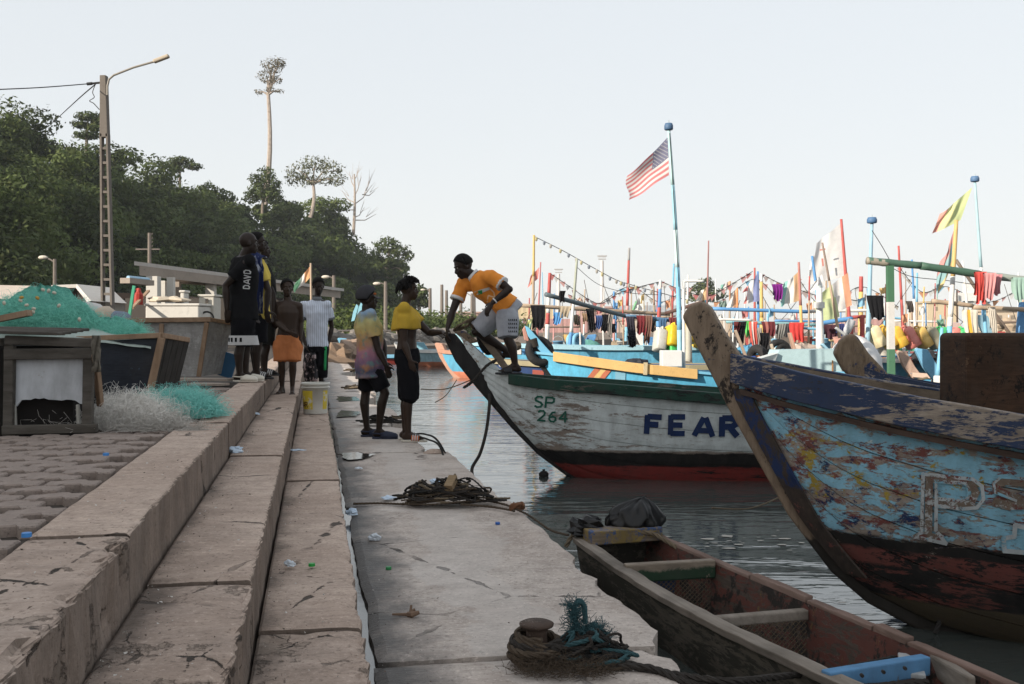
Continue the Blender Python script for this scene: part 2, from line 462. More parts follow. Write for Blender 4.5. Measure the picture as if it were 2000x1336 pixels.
# a broken lump at the notch
m = MB(); base = Q(1.21, 10.22, -0.03); m.ell(base, (0.14, 0.12, 0.06), 9, 6)
m.v = [tuple(Vector(v) + Vector((0, 0, 0.02)) * fnoise(v, 7)) for v in m.v]
tag(m.build('concrete_lump', M_step[0]), 'broken concrete lump at the notch in the quay edge', 'rubble')

# --- the three steps, cast in lengths; each length is a piece
steps = bpy.data.objects.new('quay_steps', None); COL.objects.link(steps); structure(steps); steps.rotation_euler = (0, 0, QA)
def step_block(l0, l1, wl, wr, zt, zb, seed, chip, sd=1):
    n = max(3, min(160, int((l1 - l0) / (0.035 if l0 < 8 else 0.12))))
    r = 0.017; prof = []
    prof.append((wl, zb)); prof.append((wl, zt - 0.006)); prof.append((wl + 0.01, zt))
    nw = 9
    for k in range(1, nw): prof.append((wl + (wr - r - wl) * k / nw, zt))
    for k in range(5):
        a = math.pi / 2 * (1 - k / 4.0); prof.append((wr - r + r * math.cos(a), zt - r + r * math.sin(a)))
    for k in range(1, 5): prof.append((wr, zt - r - (zt - r - zb) * k / 4))
    rings = []
    for i in range(n + 1):
        l = l0 + (l1 - l0) * i / n
        row = []
        e = min(l - l0, l1 - l)
        for j, (w, z) in enumerate(prof):
            dz = 0.005 * fnoise((w * 3, l * 3, seed)); dw = 0.0
            top = 3 <= j <= 2 + nw
            edge = (j >= 2 + nw and j <= 7 + nw)
            if edge:
                q = fnoise((l * 6, z * 9, seed)); q2 = fnoise((l * 21, z * 30, seed + 5))
                amt = chip * (0.014 * max(0, q + 0.1) + 0.012 * max(0, q2 + 0.2))
                dw -= amt; dz -= amt * 0.8
            elif j > 7 + nw: dw += 0.007 * fnoise((l * 4, z * 8, seed + 2))
            if top:
                pk = fnoise((w * 5, l * 5, seed + 8)); dz -= chip * 0.010 * max(0, pk - 0.15)
            dz -= 0.008 * max(0, 1 - e / 0.012) * (z > zb + 0.02)
            row.append(Vector((w + dw, l, z + (dz if z > zb + 0.01 else 0))))
        rings.append(row)
    mb = MB(); mb.loft(rings)
    mb.v = [tuple(Q(a, b, c)) for a, b, c in mb.v]
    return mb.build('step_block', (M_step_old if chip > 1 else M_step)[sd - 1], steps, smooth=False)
for (wl, wr, zt, zb, joints, sd) in (
        (-0.895, -0.588, 0.63, 0.0, [-14, 1.2, 3.42, 7.2, 10.4, 12.4, 15.8, 19.5, 24, 30, 38, 46], 1),
        (-0.575, -0.216, 0.40, -0.1, [-14, 1.0, 3.66, 7.15, 10.3, 13.6, 17, 21, 27, 34, 46], 2),
        (-0.203, 0.180, 0.17, -0.5, [-14, 1.4, 3.80, 7.45, 10.2, 13.2, 16.5, 20.5, 27, 34, 46], 3)):
    for i in range(len(joints) - 1):
        step_block(joints[i] + 0.012, joints[i + 1] - 0.008, wl, wr + 0.006 * (i % 2), zt - 0.014 * (1 if i <= 1 else 0) - 0.006 * (i % 3), zb, sd * 7.7 + i, 1.7 if i == 1 else 0.75, sd)

# --- water lying in the gutter and puddles on the slab
M_puddle = water_mat('puddle_water', (0.035, 0.034, 0.032), 3.0, (1, 1, 1), 9, (1, 1, 1), 0.0015, 0.10)
def puddle(pts, z, label):
    mb = MB(); poly = []
    n = len(pts)
    for i in range(n):
        a = Vector(pts[i]); b = Vector(pts[(i + 1) % n])
        for k in range(14):
            q = a.lerp(b, k / 14); nz = fnoise((q.x * 9, q.y * 4, 1.0)) * 0.045 + fnoise((q.x * 40, q.y * 20, 3.0)) * 0.003
            poly.append(Q(q.x + nz, q.y + nz, z))
    mb.add(poly, [tuple(range(len(poly)))])
    o = mb.build('puddle', M_puddle, loc=poly[0]); o['kind'] = 'structure'; return o
mb = MB(); ls = [1.5 + 0.25 * i for i in range(140)]
mb.grid([[Q(0.16, l, -0.035) for l in ls], [Q(0.30, l, -0.035) for l in ls]])
structure(mb.build('gutter_water', M_puddle, loc=Q(0.2, 1.5, -0.035)))
for k, pts in enumerate(([(0.28, 9.7), (0.50, 9.8), (0.58, 10.1), (0.42, 10.3), (0.28, 10.3)],
                         [(0.3, 14.4), (0.6, 14.5), (0.7, 15.3), (0.4, 15.6)], [(0.4, 17.4), (0.8, 17.6), (0.75, 18.6), (0.4, 18.8)])):
    puddle(pts, 0.006, '')

# --- the paved yard above the steps: interlocking pavers
yard = bpy.data.objects.new('paved_yard', None); COL.objects.link(yard); structure(yard); yard.rotation_euler = (0, 0, QA)
mb = MB()
mb.grid([[Q(w, l, 0.572) for w in (-220, -40, -12, -5, -2.5, -0.9)] for l in (-60, -10, 0, 3, 6, 10, 20, 45, 80)])
mb.build('sand_bed', paint('joint_soil', (0.055, 0.045, 0.037), 0.95, 0.3, 1.0), yard)
PL, PW = 0.235, 0.155
def paver_mesh():
    g = 0.0105; zz = [(0, 0.0), (0.25, 0.0), (0.34, 0.042), (0.66, 0.042), (0.75, 0.0), (1.0, 0.0)]
    bot = [(-PL / 2 + f * PL, -PW / 2 + y) for f, y in zz]; top = [(-PL / 2 + f * PL, PW / 2 + y) for f, y in zz][::-1]
    out = bot + top
    n = len(out); mb = MB()
    def ins(k, z): return [(x * (1 - 2 * k / PL), y - math.copysign(k, y - 0.016), z) for x, y in out]
    a = ins(g, -0.06); b = ins(g, -0.006); c = ins(g + 0.005, 0.0)
    mb.add(a + b + c, [(i, (i + 1) % n, n + (i + 1) % n, n + i) for i in range(n)] + [(n + i, n + (i + 1) % n, 2 * n + (i + 1) % n, 2 * n + i) for i in range(n)] + [tuple(range(2 * n, 3 * n))])
    return mb
pm = paver_mesh().mesh('paver'); pm.materials.append(M_paver)
cells = []
for i in range(0, 16):
    for j in range(0, 70):
        w = -0.905 - PL / 2 - i * PL - (PL / 2 if j % 2 else 0); l = 2.1 + j * PW
        p = Q(w, l, 0.615); px = 1000 + F * p.x / p.y; py = HY + F * (CAMZ - 0.615) / p.y
        if px < -60 or l > 11.5: continue
        if px < 210 and l > 6.6: continue
        cells.append((p.y, w, l))
cells.sort()
for k, (d, w, l) in enumerate(cells[:300]):
    o = bpy.data.objects.new('paver', pm); link(o, yard)
    o.location = (w, l, 0.612 + rng.uniform(-0.009, 0.009) - 0.014 * (fnoise((w, l, 0), 0.8) > 0.25))
    o.rotation_euler = (R(rng.uniform(-1.6, 1.6)), R(rng.uniform(-1.6, 1.6)), R(rng.uniform(-1.5, 1.5)))
rest = cells[300:]
mb = MB()
for d, w, l in rest:
    b = len(mb.v); z = 0.612 + rng.uniform(-0.005, 0.005)
    mb.v.extend([tuple(Q(v.co.x + w, v.co.y + l, v.co.z + z)) for v in pm.vertices]); mb.f.extend([tuple(b + i for i in p.vertices) for p in pm.polygons]); mb.m.extend([0] * len(pm.polygons))
if rest:
    o = mb.build('far_pavers', M_paver, yard); o['kind'] = 'stuff'

# --- shore behind the basin, far port apron
shore = [(-9.2, 46), (-7.9, 46.5), (-4, 52), (2, 62), (9, 84), (24, 104), (70, 118), (700, 150), (700, 320), (-200, 320), (-200, 70), (-60, 46)]
mb = MB(); poly = [Vector((x, y, 0)) for x, y in shore]
mb.prism(poly, (0, 0, -1.1), (0, 0, 0.35)); structure(mb.build('shore', M_earth, loc=(0, 60, -1.1)))
# ================================================================== wooded hill
SK = [(-700, 120), (-400, 170), (-150, 215), (0, 225), (60, 238), (130, 268), (230, 298), (300, 330), (400, 352), (440, 370), (520, 375), (580, 382), (640, 402), (700, 452), (740, 480), (775, 520), (800, 590), (815, 640)]
def sky_y(px):
    for (a, ya), (b, yb) in zip(SK, SK[1:]):
        if a <= px <= b: return ya + (yb - ya) * (px - a) / (b - a)
    return 640
def crest_d(px): return 118 + 0.135 * px if px > 0 else 118 + 0.05 * px
def hill_pt(px, f, drop=0.0):
    """f 0 at the foot, 1 at the crest"""
    D = crest_d(px); d = D - 48 * (1 - f)
    zc = CAMZ + (HY - sky_y(px)) * D / F - drop
    z = 0.6 + max(0.0, zc - 0.6) * (f ** 0.85)
    return Vector(((px - 1000) * d / F, d, z))
tl = NT('hill_soil'); M_hill = tl.done(tl.mix(tl.noise(0.5, 6), (0.010, 0.014, 0.006), (0.022, 0.026, 0.011)), 1.0, 0.05)  # near-black soil: shade between the crowns is put into its colour
rows = []
for i in range(12):
    f = i / 11 * 1.25
    rows.append([hill_pt(px, f, 6.0) if f <= 1 else hill_pt(px, 1, 6.0) + Vector((0, 60 * (f - 1), -14 * (f - 1) * 4)) for px in range(-700, 830, 30)])
mb = MB(); mb.grid(rows); structure(mb.build('hill', M_hill, smooth=True, loc=(-80, 120, 0)))

def leaf_mat(name, dark, light, yellow):
    t = NT(name)
    at = t.n.new('ShaderNodeAttribute'); at.attribute_name = 'tint'
    n = t.noise(0.9, 3, 0.6)
    c = t.mix(at.outputs['Fac'], dark, light)
    c = t.mix(t.math('MULTIPLY', t.step(n, 0.62, 0.12), 0.5), c, yellow)
    t.done(c, 0.75, 0.25)
    tr = t.n.new('ShaderNodeBsdfTranslucent'); t.l.new(c, tr.inputs[0])
    mx = t.n.new('ShaderNodeMixShader'); mx.inputs[0].default_value = 0.25
    t.l.new(t.b.outputs[0], mx.inputs[1]); t.l.new(tr.outputs[0], mx.inputs[2]); t.l.new(mx.outputs[0], t.n['Material Output'].inputs[0])
    return t.mat
M_leaf = leaf_mat('hill_leaves', (0.008, 0.016, 0.005), (0.088, 0.122, 0.032), (0.135, 0.130, 0.050))
M_leaf_pale = leaf_mat('pale_leaves', (0.075, 0.085, 0.045), (0.15, 0.16, 0.085), (0.19, 0.17, 0.11))
M_leaf_dry = leaf_mat('dry_leaves', (0.10, 0.090, 0.06), (0.17, 0.15, 0.10), (0.2, 0.16, 0.11))
M_bark = wood('bark', (0.14, 0.115, 0.09), (0.25, 0.21, 0.17), stretch=(6, 6, 1), scale=1.5)
M_bark_pale = wood('pale_bark', (0.26, 0.22, 0.19), (0.42, 0.36, 0.31), stretch=(6, 6, 1), scale=1.5)
nrg = np.random.default_rng(11)
def leaf_cloud(lobes, n, size, squash=0.75):
    """leaf-sized quads through the outer shell of each lobe. lobes: (centre, (rx,ry,rz))"""
    vol = np.array([l[1][0] * l[1][2] for l in lobes]); cnt = np.maximum(8, (n * vol / vol.sum()).astype(int))
    C = []; T = []; N = []
    for (c, r), k in zip(lobes, cnt):
        d = nrg.normal(size=(k, 3)); d /= np.linalg.norm(d, axis=1)[:, None]
        rad = 0.55 + 0.5 * nrg.random(k) ** 0.7
        bum = 1 + 0.22 * np.sin(d[:, 0] * 5 + c[0]) * np.sin(d[:, 2] * 6 + c[2]) + 0.12 * np.sin(d[:, 1] * 11 + c[1])
        p = d * (rad * bum)[:, None] * np.array(r) + np.array(c)
        C.append(p); N.append(d); T.append(0.12 + 0.4 * nrg.random(k) + 0.4 * nrg.random())
    C = np.concatenate(C); T = np.concatenate(T); k = len(C)
    nn_ = np.concatenate(N) + 0.55 * nrg.normal(size=(k, 3)) + np.array([0, 0, 0.35]); nn_ /= np.linalg.norm(nn_, axis=1)[:, None]
    w = nrg.normal(size=(k, 3)); u = np.cross(nn_, w); u /= np.linalg.norm(u, axis=1)[:, None]; v = np.cross(nn_, u)
    s = size * (0.5 + nrg.random(k))[:, None]
    a = C - u * s; b = C + v * s * squash * 0.6; c2 = C + u * s; d2 = C - v * s * squash * 0.6
    V = np.stack([a, b, c2, d2], 1).reshape(-1, 3)
    return V, np.repeat(T, 4), k
def leaf_object(name, parts, mat, parent=None, loc=(0, 0, 0)):
    V = np.concatenate([p[0] for p in parts]); T = np.concatenate([p[1] for p in parts]); k = len(V) // 4
    lw = Vector(loc); V = V - np.array(lw)
    me = bpy.data.meshes.new(name)
    me.vertices.add(len(V)); me.vertices.foreach_set('co', V.astype(np.float32).ravel())
    me.loops.add(k * 4); me.loops.foreach_set('vertex_index', np.arange(k * 4, dtype=np.int32))
    me.polygons.add(k); me.polygons.foreach_set('loop_start', np.arange(0, k * 4, 4, dtype=np.int32)); me.polygons.foreach_set('loop_total', np.full(k, 4, dtype=np.int32))
    at = me.attributes.new('tint', 'FLOAT', 'POINT'); at.data.foreach_set('value', T.astype(np.float32))
    me.update(calc_edges=True); me.materials.append(mat)
    o = bpy.data.objects.new(name, me)
    if parent is not None: link(o, parent); o.location = lw - parent.location
    else: link(o); o.location = lw
    return o
# the mass of the wood: crowns over the whole slope, one body of foliage
parts = []; pxs = -330.0; trunks = MB()
lst = []
for f in np.linspace(0.0, 1.0, 9):
    px = -330 + 40 * rng.random()
    while px < 800:
        lst.append((px + rng.uniform(-16, 16), min(1, f + rng.uniform(-0.06, 0.06)))); px += rng.uniform(34, 62)
for px, f in lst:
    f = max(0, f); dr = 6.0
    b = hill_pt(px, f, dr); s = rng.choice((0.6, 0.75, 0.9, 1.05, 1.3, 1.5)) * (1.0 if px < 640 else 0.8)
    h = 4.4 * s; tint = rng.choice((-0.3, -0.2, -0.05, 0.05, 0.2, 0.45)) + (0.22 if px > 300 else 0.05)
    lobes = []
    for k in range(rng.randint(4, 7)):
        a = rng.uniform(0, 6.28); rr = rng.uniform(0.3, 2.4) * s
        q = rng.uniform(1.3, 2.3) * s
        lobes.append((b + Vector((math.cos(a) * rr, math.sin(a) * rr, h * rng.uniform(0.3, 1.15))), (q, q, q * rng.uniform(0.55, 0.85))))
    V, T, k = leaf_cloud(lobes, int(1750 * (1.15 if f > 0.85 else 0.9)), 0.22 + 0.0011 * (b.y - 70)); parts.append((V, np.clip(T + tint, 0, 1), k))
o = leaf_object('wooded_slope', parts, M_leaf, None, (-60, 120, 0)); tag(o, 'dense dark green wood covering the hillside behind the yard', 'wood', kind='stuff')

def branchy(mb, base, top, r0, r1, bend=0.0, n=7):
    pts = []
    for i in range(n):
        t = i / (n - 1); p = base.lerp(top, t); p.x += bend * math.sin(t * math.pi) ; pts.append(p)
    mb.tube(pts, [r0 + (r1 - r0) * (i / (n - 1)) for i in range(n)], 7); return pts
def tree(name, label, base, top, r0, r1, lobes, n, size, mat, bark, bend=0.0, twigs=2):
    t = thing(name, label, 'tree', base)
    mb = MB(); pts = branchy(mb, base, top, r0, r1, bend)
    for c, r in lobes:
        c = Vector(c); s = min(pts, key=lambda p: (p - c).length + max(0, p.z - c.z) * 2)
        s = pts[-1] if s.z < base.z + 0.5 * (top.z - base.z) else s
        mid = s.lerp(c, 0.5) + Vector((0, 0, 0.15 * (c - s).length))
        mb.tube([s, mid, c], [r1 * 0.8, r1 * 0.5, r1 * 0.25], 5)
        for k in range(twigs):
            e = c + Vector((rng.uniform(-1, 1) * r[0], rng.uniform(-1, 1) * r[1], rng.uniform(-0.4, 0.8) * r[2]))
            mb.tube([mid, e], [r1 * 0.35, r1 * 0.12], 4)
    mb.build('trunk', bark, t)
    if n:
        leaf_object('crown', [leaf_cloud(lobes, n, size)], mat, t, base)
    return t
def TP(px, py, d): return P(px, py, d)
D = 190.0
def lob(px, py, d, rx, rz): return (P(px, py, d), (rx * d / F, rx * d / F * 0.8, rz * d / F))
d = 188
tree('emergent_tree', 'very tall bare-trunked tree with small ragged crown above the hill', P(518, 400, d), P(524, 185, d), 0.55, 0.34,
     [lob(533, 128, d, 24, 16), (P(548, 122, d), (1.1, 1.0, 0.9)), lob(522, 150, d, 20, 13), lob(540, 155, d, 13, 10), lob(505, 180, d, 8, 6), lob(545, 178, d, 10, 5), lob(528, 175, d, 11, 6)], 1150, 0.20, M_leaf_dry, M_bark_pale, 0.6)
d = 168
tree('umbrella_tree', 'flat-topped umbrella tree standing on the ridge right of the lamp pole', P(352, 385, d), P(351, 335, d), 0.3, 0.2,
     [lob(330, 322, d, 20, 7), lob(352, 314, d, 24, 8), lob(376, 325, d, 20, 7), lob(345, 330, d, 16, 6)], 1300, 0.26, M_leaf, M_bark)
d = 145
tree('layered_tree', 'layered tree rising over the ridge just left of the lamp pole', P(168, 330, d), P(170, 250, d), 0.3, 0.18,
     [lob(172, 228, d, 24, 9), lob(158, 244, d, 18, 8), lob(188, 250, d, 20, 9), lob(170, 264, d, 26, 8), lob(192, 236, d, 16, 8)], 1700, 0.26, M_leaf, M_bark)
d = 186
tree('spreading_tree', 'pale spreading tree with airy crown right of the tall tree', P(606, 425, d), P(612, 360, d), 0.4, 0.25,
     [lob(585, 335, d, 28, 16), lob(615, 318, d, 30, 14), lob(645, 330, d, 26, 14), lob(660, 352, d, 18, 12), lob(600, 352, d, 22, 12), lob(572, 350, d, 18, 14), lob(635, 352, d, 20, 10)], 1700, 0.25, M_leaf_pale, M_bark_pale, 0.4, 3)
d = 183
tree('bushy_tree', 'dark bushy tree at the foot of the very tall tree', P(512, 430, d), P(514, 370, d), 0.3, 0.2,
     [lob(500, 352, d, 14, 14), lob(520, 342, d, 16, 16), lob(508, 372, d, 26, 16), lob(536, 362, d, 14, 14), lob(528, 382, d, 24, 14), lob(492, 385, d, 18, 14)], 2400, 0.28, M_leaf, M_bark)
d = 200
t = thing('dead_tree', 'bare leafless dead tree at the right end of the ridge', 'tree', P(690, 450, d))
mb = MB(); trunkp = branchy(mb, P(690, 460, d), P(692, 340, d), 0.34, 0.14, 0.2)
for (a, b) in (((691, 395), (668, 372)), ((691, 400), (726, 362)), ((691, 385), (706, 345)), ((692, 365), (682, 335)), ((691, 430), (735, 418)), ((691, 425), (712, 405)), ((692, 350), (700, 328)), ((691, 410), (674, 398)), ((708, 380), (733, 372)), ((715, 372), (722, 345))):
    mb.tube([P(*a, d), P((a[0] + b[0]) / 2, (a[1] + b[1]) / 2 + 6, d + 1), P(*b, d + 1.5)], [0.12, 0.09, 0.03], 5)
    for k in range(3):
        e = (b[0] + rng.uniform(-12, 12), b[1] + rng.uniform(-18, 2)); mb.tube([P((a[0] + b[0]) / 2 + 2, (a[1] + b[1]) / 2, d + 1), P(*e, d + 1)], [0.05, 0.015], 4)
mb.build('trunk', M_bark_pale, t)
d = 190
tree('edge_tree', 'leafy tree leaning out at the right foot of the wooded hill', P(752, 600, d), P(760, 490, d), 0.4, 0.2,
     [lob(755, 480, d, 26, 18), lob(780, 490, d, 22, 12), lob(797, 500, d, 12, 10), lob(765, 510, d, 26, 14), lob(740, 520, d, 26, 22), lob(790, 528, d, 10, 14), lob(770, 545, d, 22, 18)], 3200, 0.3, M_leaf, M_bark)
d = 150
tree('round_tree', 'small round tree on the shore behind the man in yellow', P(818, 625, d), P(818, 590, d), 0.2, 0.12, [lob(818, 572, d, 19, 16), lob(806, 585, d, 12, 12), lob(828, 590, d, 12, 10)], 1200, 0.28, M_leaf, M_bark)
d = 240
tree('far_tree', 'hazy grey spreading tree far behind the boats', P(1376, 640, d), P(1376, 585, d), 0.6, 0.3,
     [lob(1376, 558, d, 20, 14), lob(1358, 572, d, 20, 12), lob(1395, 575, d, 22, 12), lob(1375, 580, d, 28, 10)], 2200, 0.38, M_leaf, M_bark)
# shore scrub below the hill and behind the basin
parts = []
for k in range(150):
    px = rng.uniform(630, 1010); d = 62 + 30 * rng.random() + (px - 630) * 0.12
    top = 612 if px < 700 else 606
    b = P(px, 650, d); q = rng.uniform(0.8, 1.7)
    V, T, kk = leaf_cloud([(Vector((b.x, b.y, 0.6 + q * 0.5)), (q * 1.3, q, q)), (Vector((b.x + 0.9, b.y, 0.5 + q * 0.3)), (q, q, q * 0.7))], 330, 0.20)
    parts.append((V, np.clip(T + rng.uniform(0.0, 0.5), 0, 1), kk))
o = leaf_object('shore_scrub', parts, M_leaf, None, (-15, 75, 0.3)); tag(o, 'low green scrub growing along the far shore', 'scrub', kind='stuff')
# stones of the far shore bank
M_stone = paint('bank_stone', (0.16, 0.145, 0.13), 0.95, 0.4, 3.0, 0.5)
rock = MB(); rock.ell((0, 0, 0), (0.5, 0.4, 0.32), 7, 5); rock.v = [tuple(Vector(v) * (1 + 0.35 * fnoise(v, 2.1))) for v in rock.v]
rm = rock.mesh('bank_stone'); rm.materials.append(M_stone)
bank = bpy.data.objects.new('stone_bank', None); COL.objects.link(bank); structure(bank)
k = 0
for i in range(140):
    t = i / 140; px = 640 + 270 * t + rng.uniform(-6, 6); d0 = 47 + 16 * t
    o = bpy.data.objects.new('bank_stone', rm); link(o, bank); row = rng.random()
    p = P(px, 0, d0 + row * 3); o.location = (p.x, p.y, -0.3 + row * 1.25); s = rng.uniform(0.7, 1.5); o.scale = (s, s, s * 0.85)
    o.rotation_euler = (rng.uniform(-0.4, 0.4), rng.uniform(-0.4, 0.4), rng.uniform(0, 6.28))
# railing above the bank
rl = thing('shore_railing', 'thin pale railing above the stone bank across the basin', 'railing', P(650, 646, 55))
mb = MB(); mb.tube([P(600, 646, 52), P(760, 646, 58), P(880, 646, 66)], 0.05, 6); mb.build('rail', M_bark_pale, rl)
for k in range(9):
    t = k / 8; d = 52 + 14 * t; p = P(600 + 280 * t, 646, d); mb = MB(); mb.tube([p, Vector((p.x, p.y, 0.3))], 0.05, 6); mb.build('post', M_bark_pale, rl)

# ------------------------------------------------------------------ unseen tall block, added behind the photographer to shade the quay
corner = Vector((-3.2, 15.0, 0)) + SUN_TO * 26
side = Vector((-SUN_TO.y, SUN_TO.x, 0))
shed = thing('shade_block', 'unseen tall grey block added behind the photographer to shade the quay', 'shed', corner)
M_shade_block = paint('shade_block_wall', (0.68, 0.66, 0.62), 0.9, 0.2, 0.5)
mb = MB(); back = SUN_TO * 14
poly = [corner, corner + side * 15, corner + side * 15 + back, corner + back]
mb.prism(poly, (0, 0, 0.0), (0, 0, 12.4)); mb.build('wall', M_shade_block, shed)
mb = MB(); e = 0.6; cc = (poly[0] + poly[2]) / 2
mb.prism([p + (p - cc).normalized() * e for p in poly], (0, 0, 12.4), (0, 0, 12.9)); mb.build('roof', M_shade_block, shed)

# ------------------------------------------------------------------ harmattan haze
th = NT('haze'); th.n.remove(th.b)
pv = th.n.new('ShaderNodeVolumePrincipled'); pv.inputs['Color'].default_value = (0.86, 0.93, 1.0, 1); pv.inputs['Density'].default_value = 0.0002; pv.inputs['Anisotropy'].default_value = 0.0
th.l.new(pv.outputs[0], th.n['Material Output'].inputs['Volume'])
mb = MB(); mb.box((0, 0, 33.8), (3100, 3100, 72)); o = mb.build('haze', th.mat, loc=(0, 0, 0)); o['kind'] = 'stuff'
# ================================================================== boats
def interp(tab, x):
    if x <= tab[0][0]: return tab[0][1]
    for (a, ya), (b, yb) in zip(tab, tab[1:]):
        if x <= b: return ya + (yb - ya) * (x - a) / (b - a)
    return tab[-1][1]
class Hull:
    """planked open boat. stem: (u, z) down the bow; sheer: (u, z) along the gunwale; beam: (u, half breadth at gunwale)"""
    def __init__(s, org, head, stem, sheer, beam, L, p=0.55, keel=-0.55, stern_up=0.0):
        s.o = Vector((org[0], org[1], 0)); s.a = Vector((math.cos(head), math.sin(head), 0)); s.n = Vector((math.sin(head), -math.cos(head), 0))
        s.stem = stem; s.sheer = sheer; s.beam = beam; s.L = L; s.p = p; s.keel = keel; s.head = head
        s.ks = sorted([(u, z) for u, z in stem])
    def zk(s, u):
        return interp(s.ks + [(s.ks[-1][0] + 0.6, s.keel)], u)
    def pt(s, u, t, side=1, off=0.0):
        zg = interp(s.sheer, u); zk = min(s.zk(u), zg - 0.005); b = interp(s.beam, u)
        z = zk + (zg - zk) * t
        v = b * (max(0, t) ** s.p)
        return s.o + s.a * u + s.n * (side * (v + off)) + Vector((0, 0, z))
    def us(s, n, u0=None, u1=None):
        u0 = s.stem_u0 if u0 is None else u0; u1 = s.L if u1 is None else u1
        return [u0 + (u1 - u0) * (i / n) ** 1.35 for i in range(n + 1)]
    @property
    def stem_u0(s):
        # where the sheer meets the stem line
        zs = sorted(s.stem, key=lambda q: -q[1]); best = zs[0][0]; u = zs[0][0]
        for i in range(200):
            u = zs[0][0] + i * 0.01
            if s.zk(u) < interp(s.sheer, u) - 0.01: return u
        return best
    def loc(s, p):
        """world point -> (u, v, z)"""
        q = Vector(p) - s.o; return q.dot(s.a), q.dot(s.n), p[2]
    def strakes(s, root, n, mats, nu=40, lap=0.006, sides=(1, -1), gap=0.004, nt=4, name='plank'):
        us = s.us(nu); out = []
        for side in sides:
            for k in range(n):
                t0 = k / n; t1 = (k + 1) / n
                mb = MB(); rows = []
                for j in range(nt + 1):
                    t = t0 + (t1 - t0 - gap) * j / nt
                    o = lap * (1 - j / nt) if k else 0.0
                    if j == 0 and k: o -= lap * 0.6
                    rows.append([s.pt(u, t, side, 0.0) + s.n * side * (o + 0.003 * fnoise((u * 2, k * 3.1, side), 1.0)) for u in us])
                # returning inner edge for thickness
                rows = [[v - s.n * side * 0.03 for v in rows[0]]] + rows + [[v - s.n * side * 0.03 for v in rows[-1]]]
                mb.grid(rows)
                out.append(mb.build(name, mats[min(k, len(mats) - 1)], root, smooth=False))
        return out
    def shell(s, root, mats, nu=26, nt=7, name='hull'):
        us = s.us(nu); mb = MB()
        for side in (1, -1):
            mb.grid([[s.pt(u, j / nt, side) for u in us] for j in range(nt + 1)])
        mb.add([s.pt(s.L, j / nt, 1) for j in range(nt + 1)] + [s.pt(s.L, j / nt, -1) for j in range(nt, -1, -1)], [tuple(range(2 * nt + 2))])
        return mb.build(name, mats, root, smooth=True)
    def skin(s, off, side=1):
        us = s.us(90); nt = 40; vs = []; fs = []
        for j in range(nt + 1):
            for u in us: vs.append(s.pt(u, j / nt, side, off))
        k = len(us)
        for j in range(nt):
            for i in range(k - 1): fs.append((j * k + i, j * k + i + 1, (j + 1) * k + i + 1, (j + 1) * k + i))
        return BVHTree.FromPolygons(vs, fs)
    def inside(s, root, mat, depth=0.35, nu=20):
        us = s.us(nu)[1:]; mb = MB()
        for side in (1, -1):
            mb.grid([[s.pt(u, 1.0, side, -0.035) for u in us], [s.pt(u, 0.45, side, -0.05) for u in us]])
        mb.grid([[s.pt(u, 0.45, 1, -0.05) for u in us], [s.pt(u, 0.45, -1, -0.05) for u in us]])
        return mb.build('lining', mat, root)
    def rail(s, root, mat, h, th, u0=None, u1=None, nu=44, sides=(1, -1), up=0.015, name='gunwale', wob=0.004):
        out = []
        u0 = s.stem_u0 + 0.02 if u0 is None else u0; u1 = s.L if u1 is None else u1
        us = [u0 + (u1 - u0) * i / nu for i in range(nu + 1)]
        for side in sides:
            rings = []
            for u in us:
                c = s.pt(u, 1.0, side); w = wob * fnoise((u * 5, side, 3))
                y0 = s.n * side * (0.008); y1 = s.n * side * (0.008 + th + w)
                if h < 0.001: h = 0.001
                zt = Vector((0, 0, up + w)); zb = Vector((0, 0, up - h + wob * fnoise((u * 3, side, 8))))
                rings.append([c + y0 + zb, c + y1 + zb, c + y1 + zt, c + y0 * 0 - s.n * side * 0.03 + zt, c - s.n * side * 0.03 + zt * 0.2])
            mb = MB(); mb.loft(rings); out.append(mb.build(name, mat, root))
        return out
    def post(s, root, poly, th, mat, name='stem_post', off=0.0, sub=0, taper=None):
        """poly in (u, z)"""
        pts = [s.o + s.a * u + Vector((0, 0, z)) for u, z in poly]
        mb = MB(); mb.prism(pts, s.n * (off + th / 2), s.n * (off - th / 2))
        o = mb.build(name, mat, root); return o
def bevel(o, w=0.012, seg=2):
    m = o.modifiers.new('bevel', 'BEVEL'); m.width = w; m.segments = seg; m.limit_method = 'ANGLE'; m.angle_limit = R(35); return o

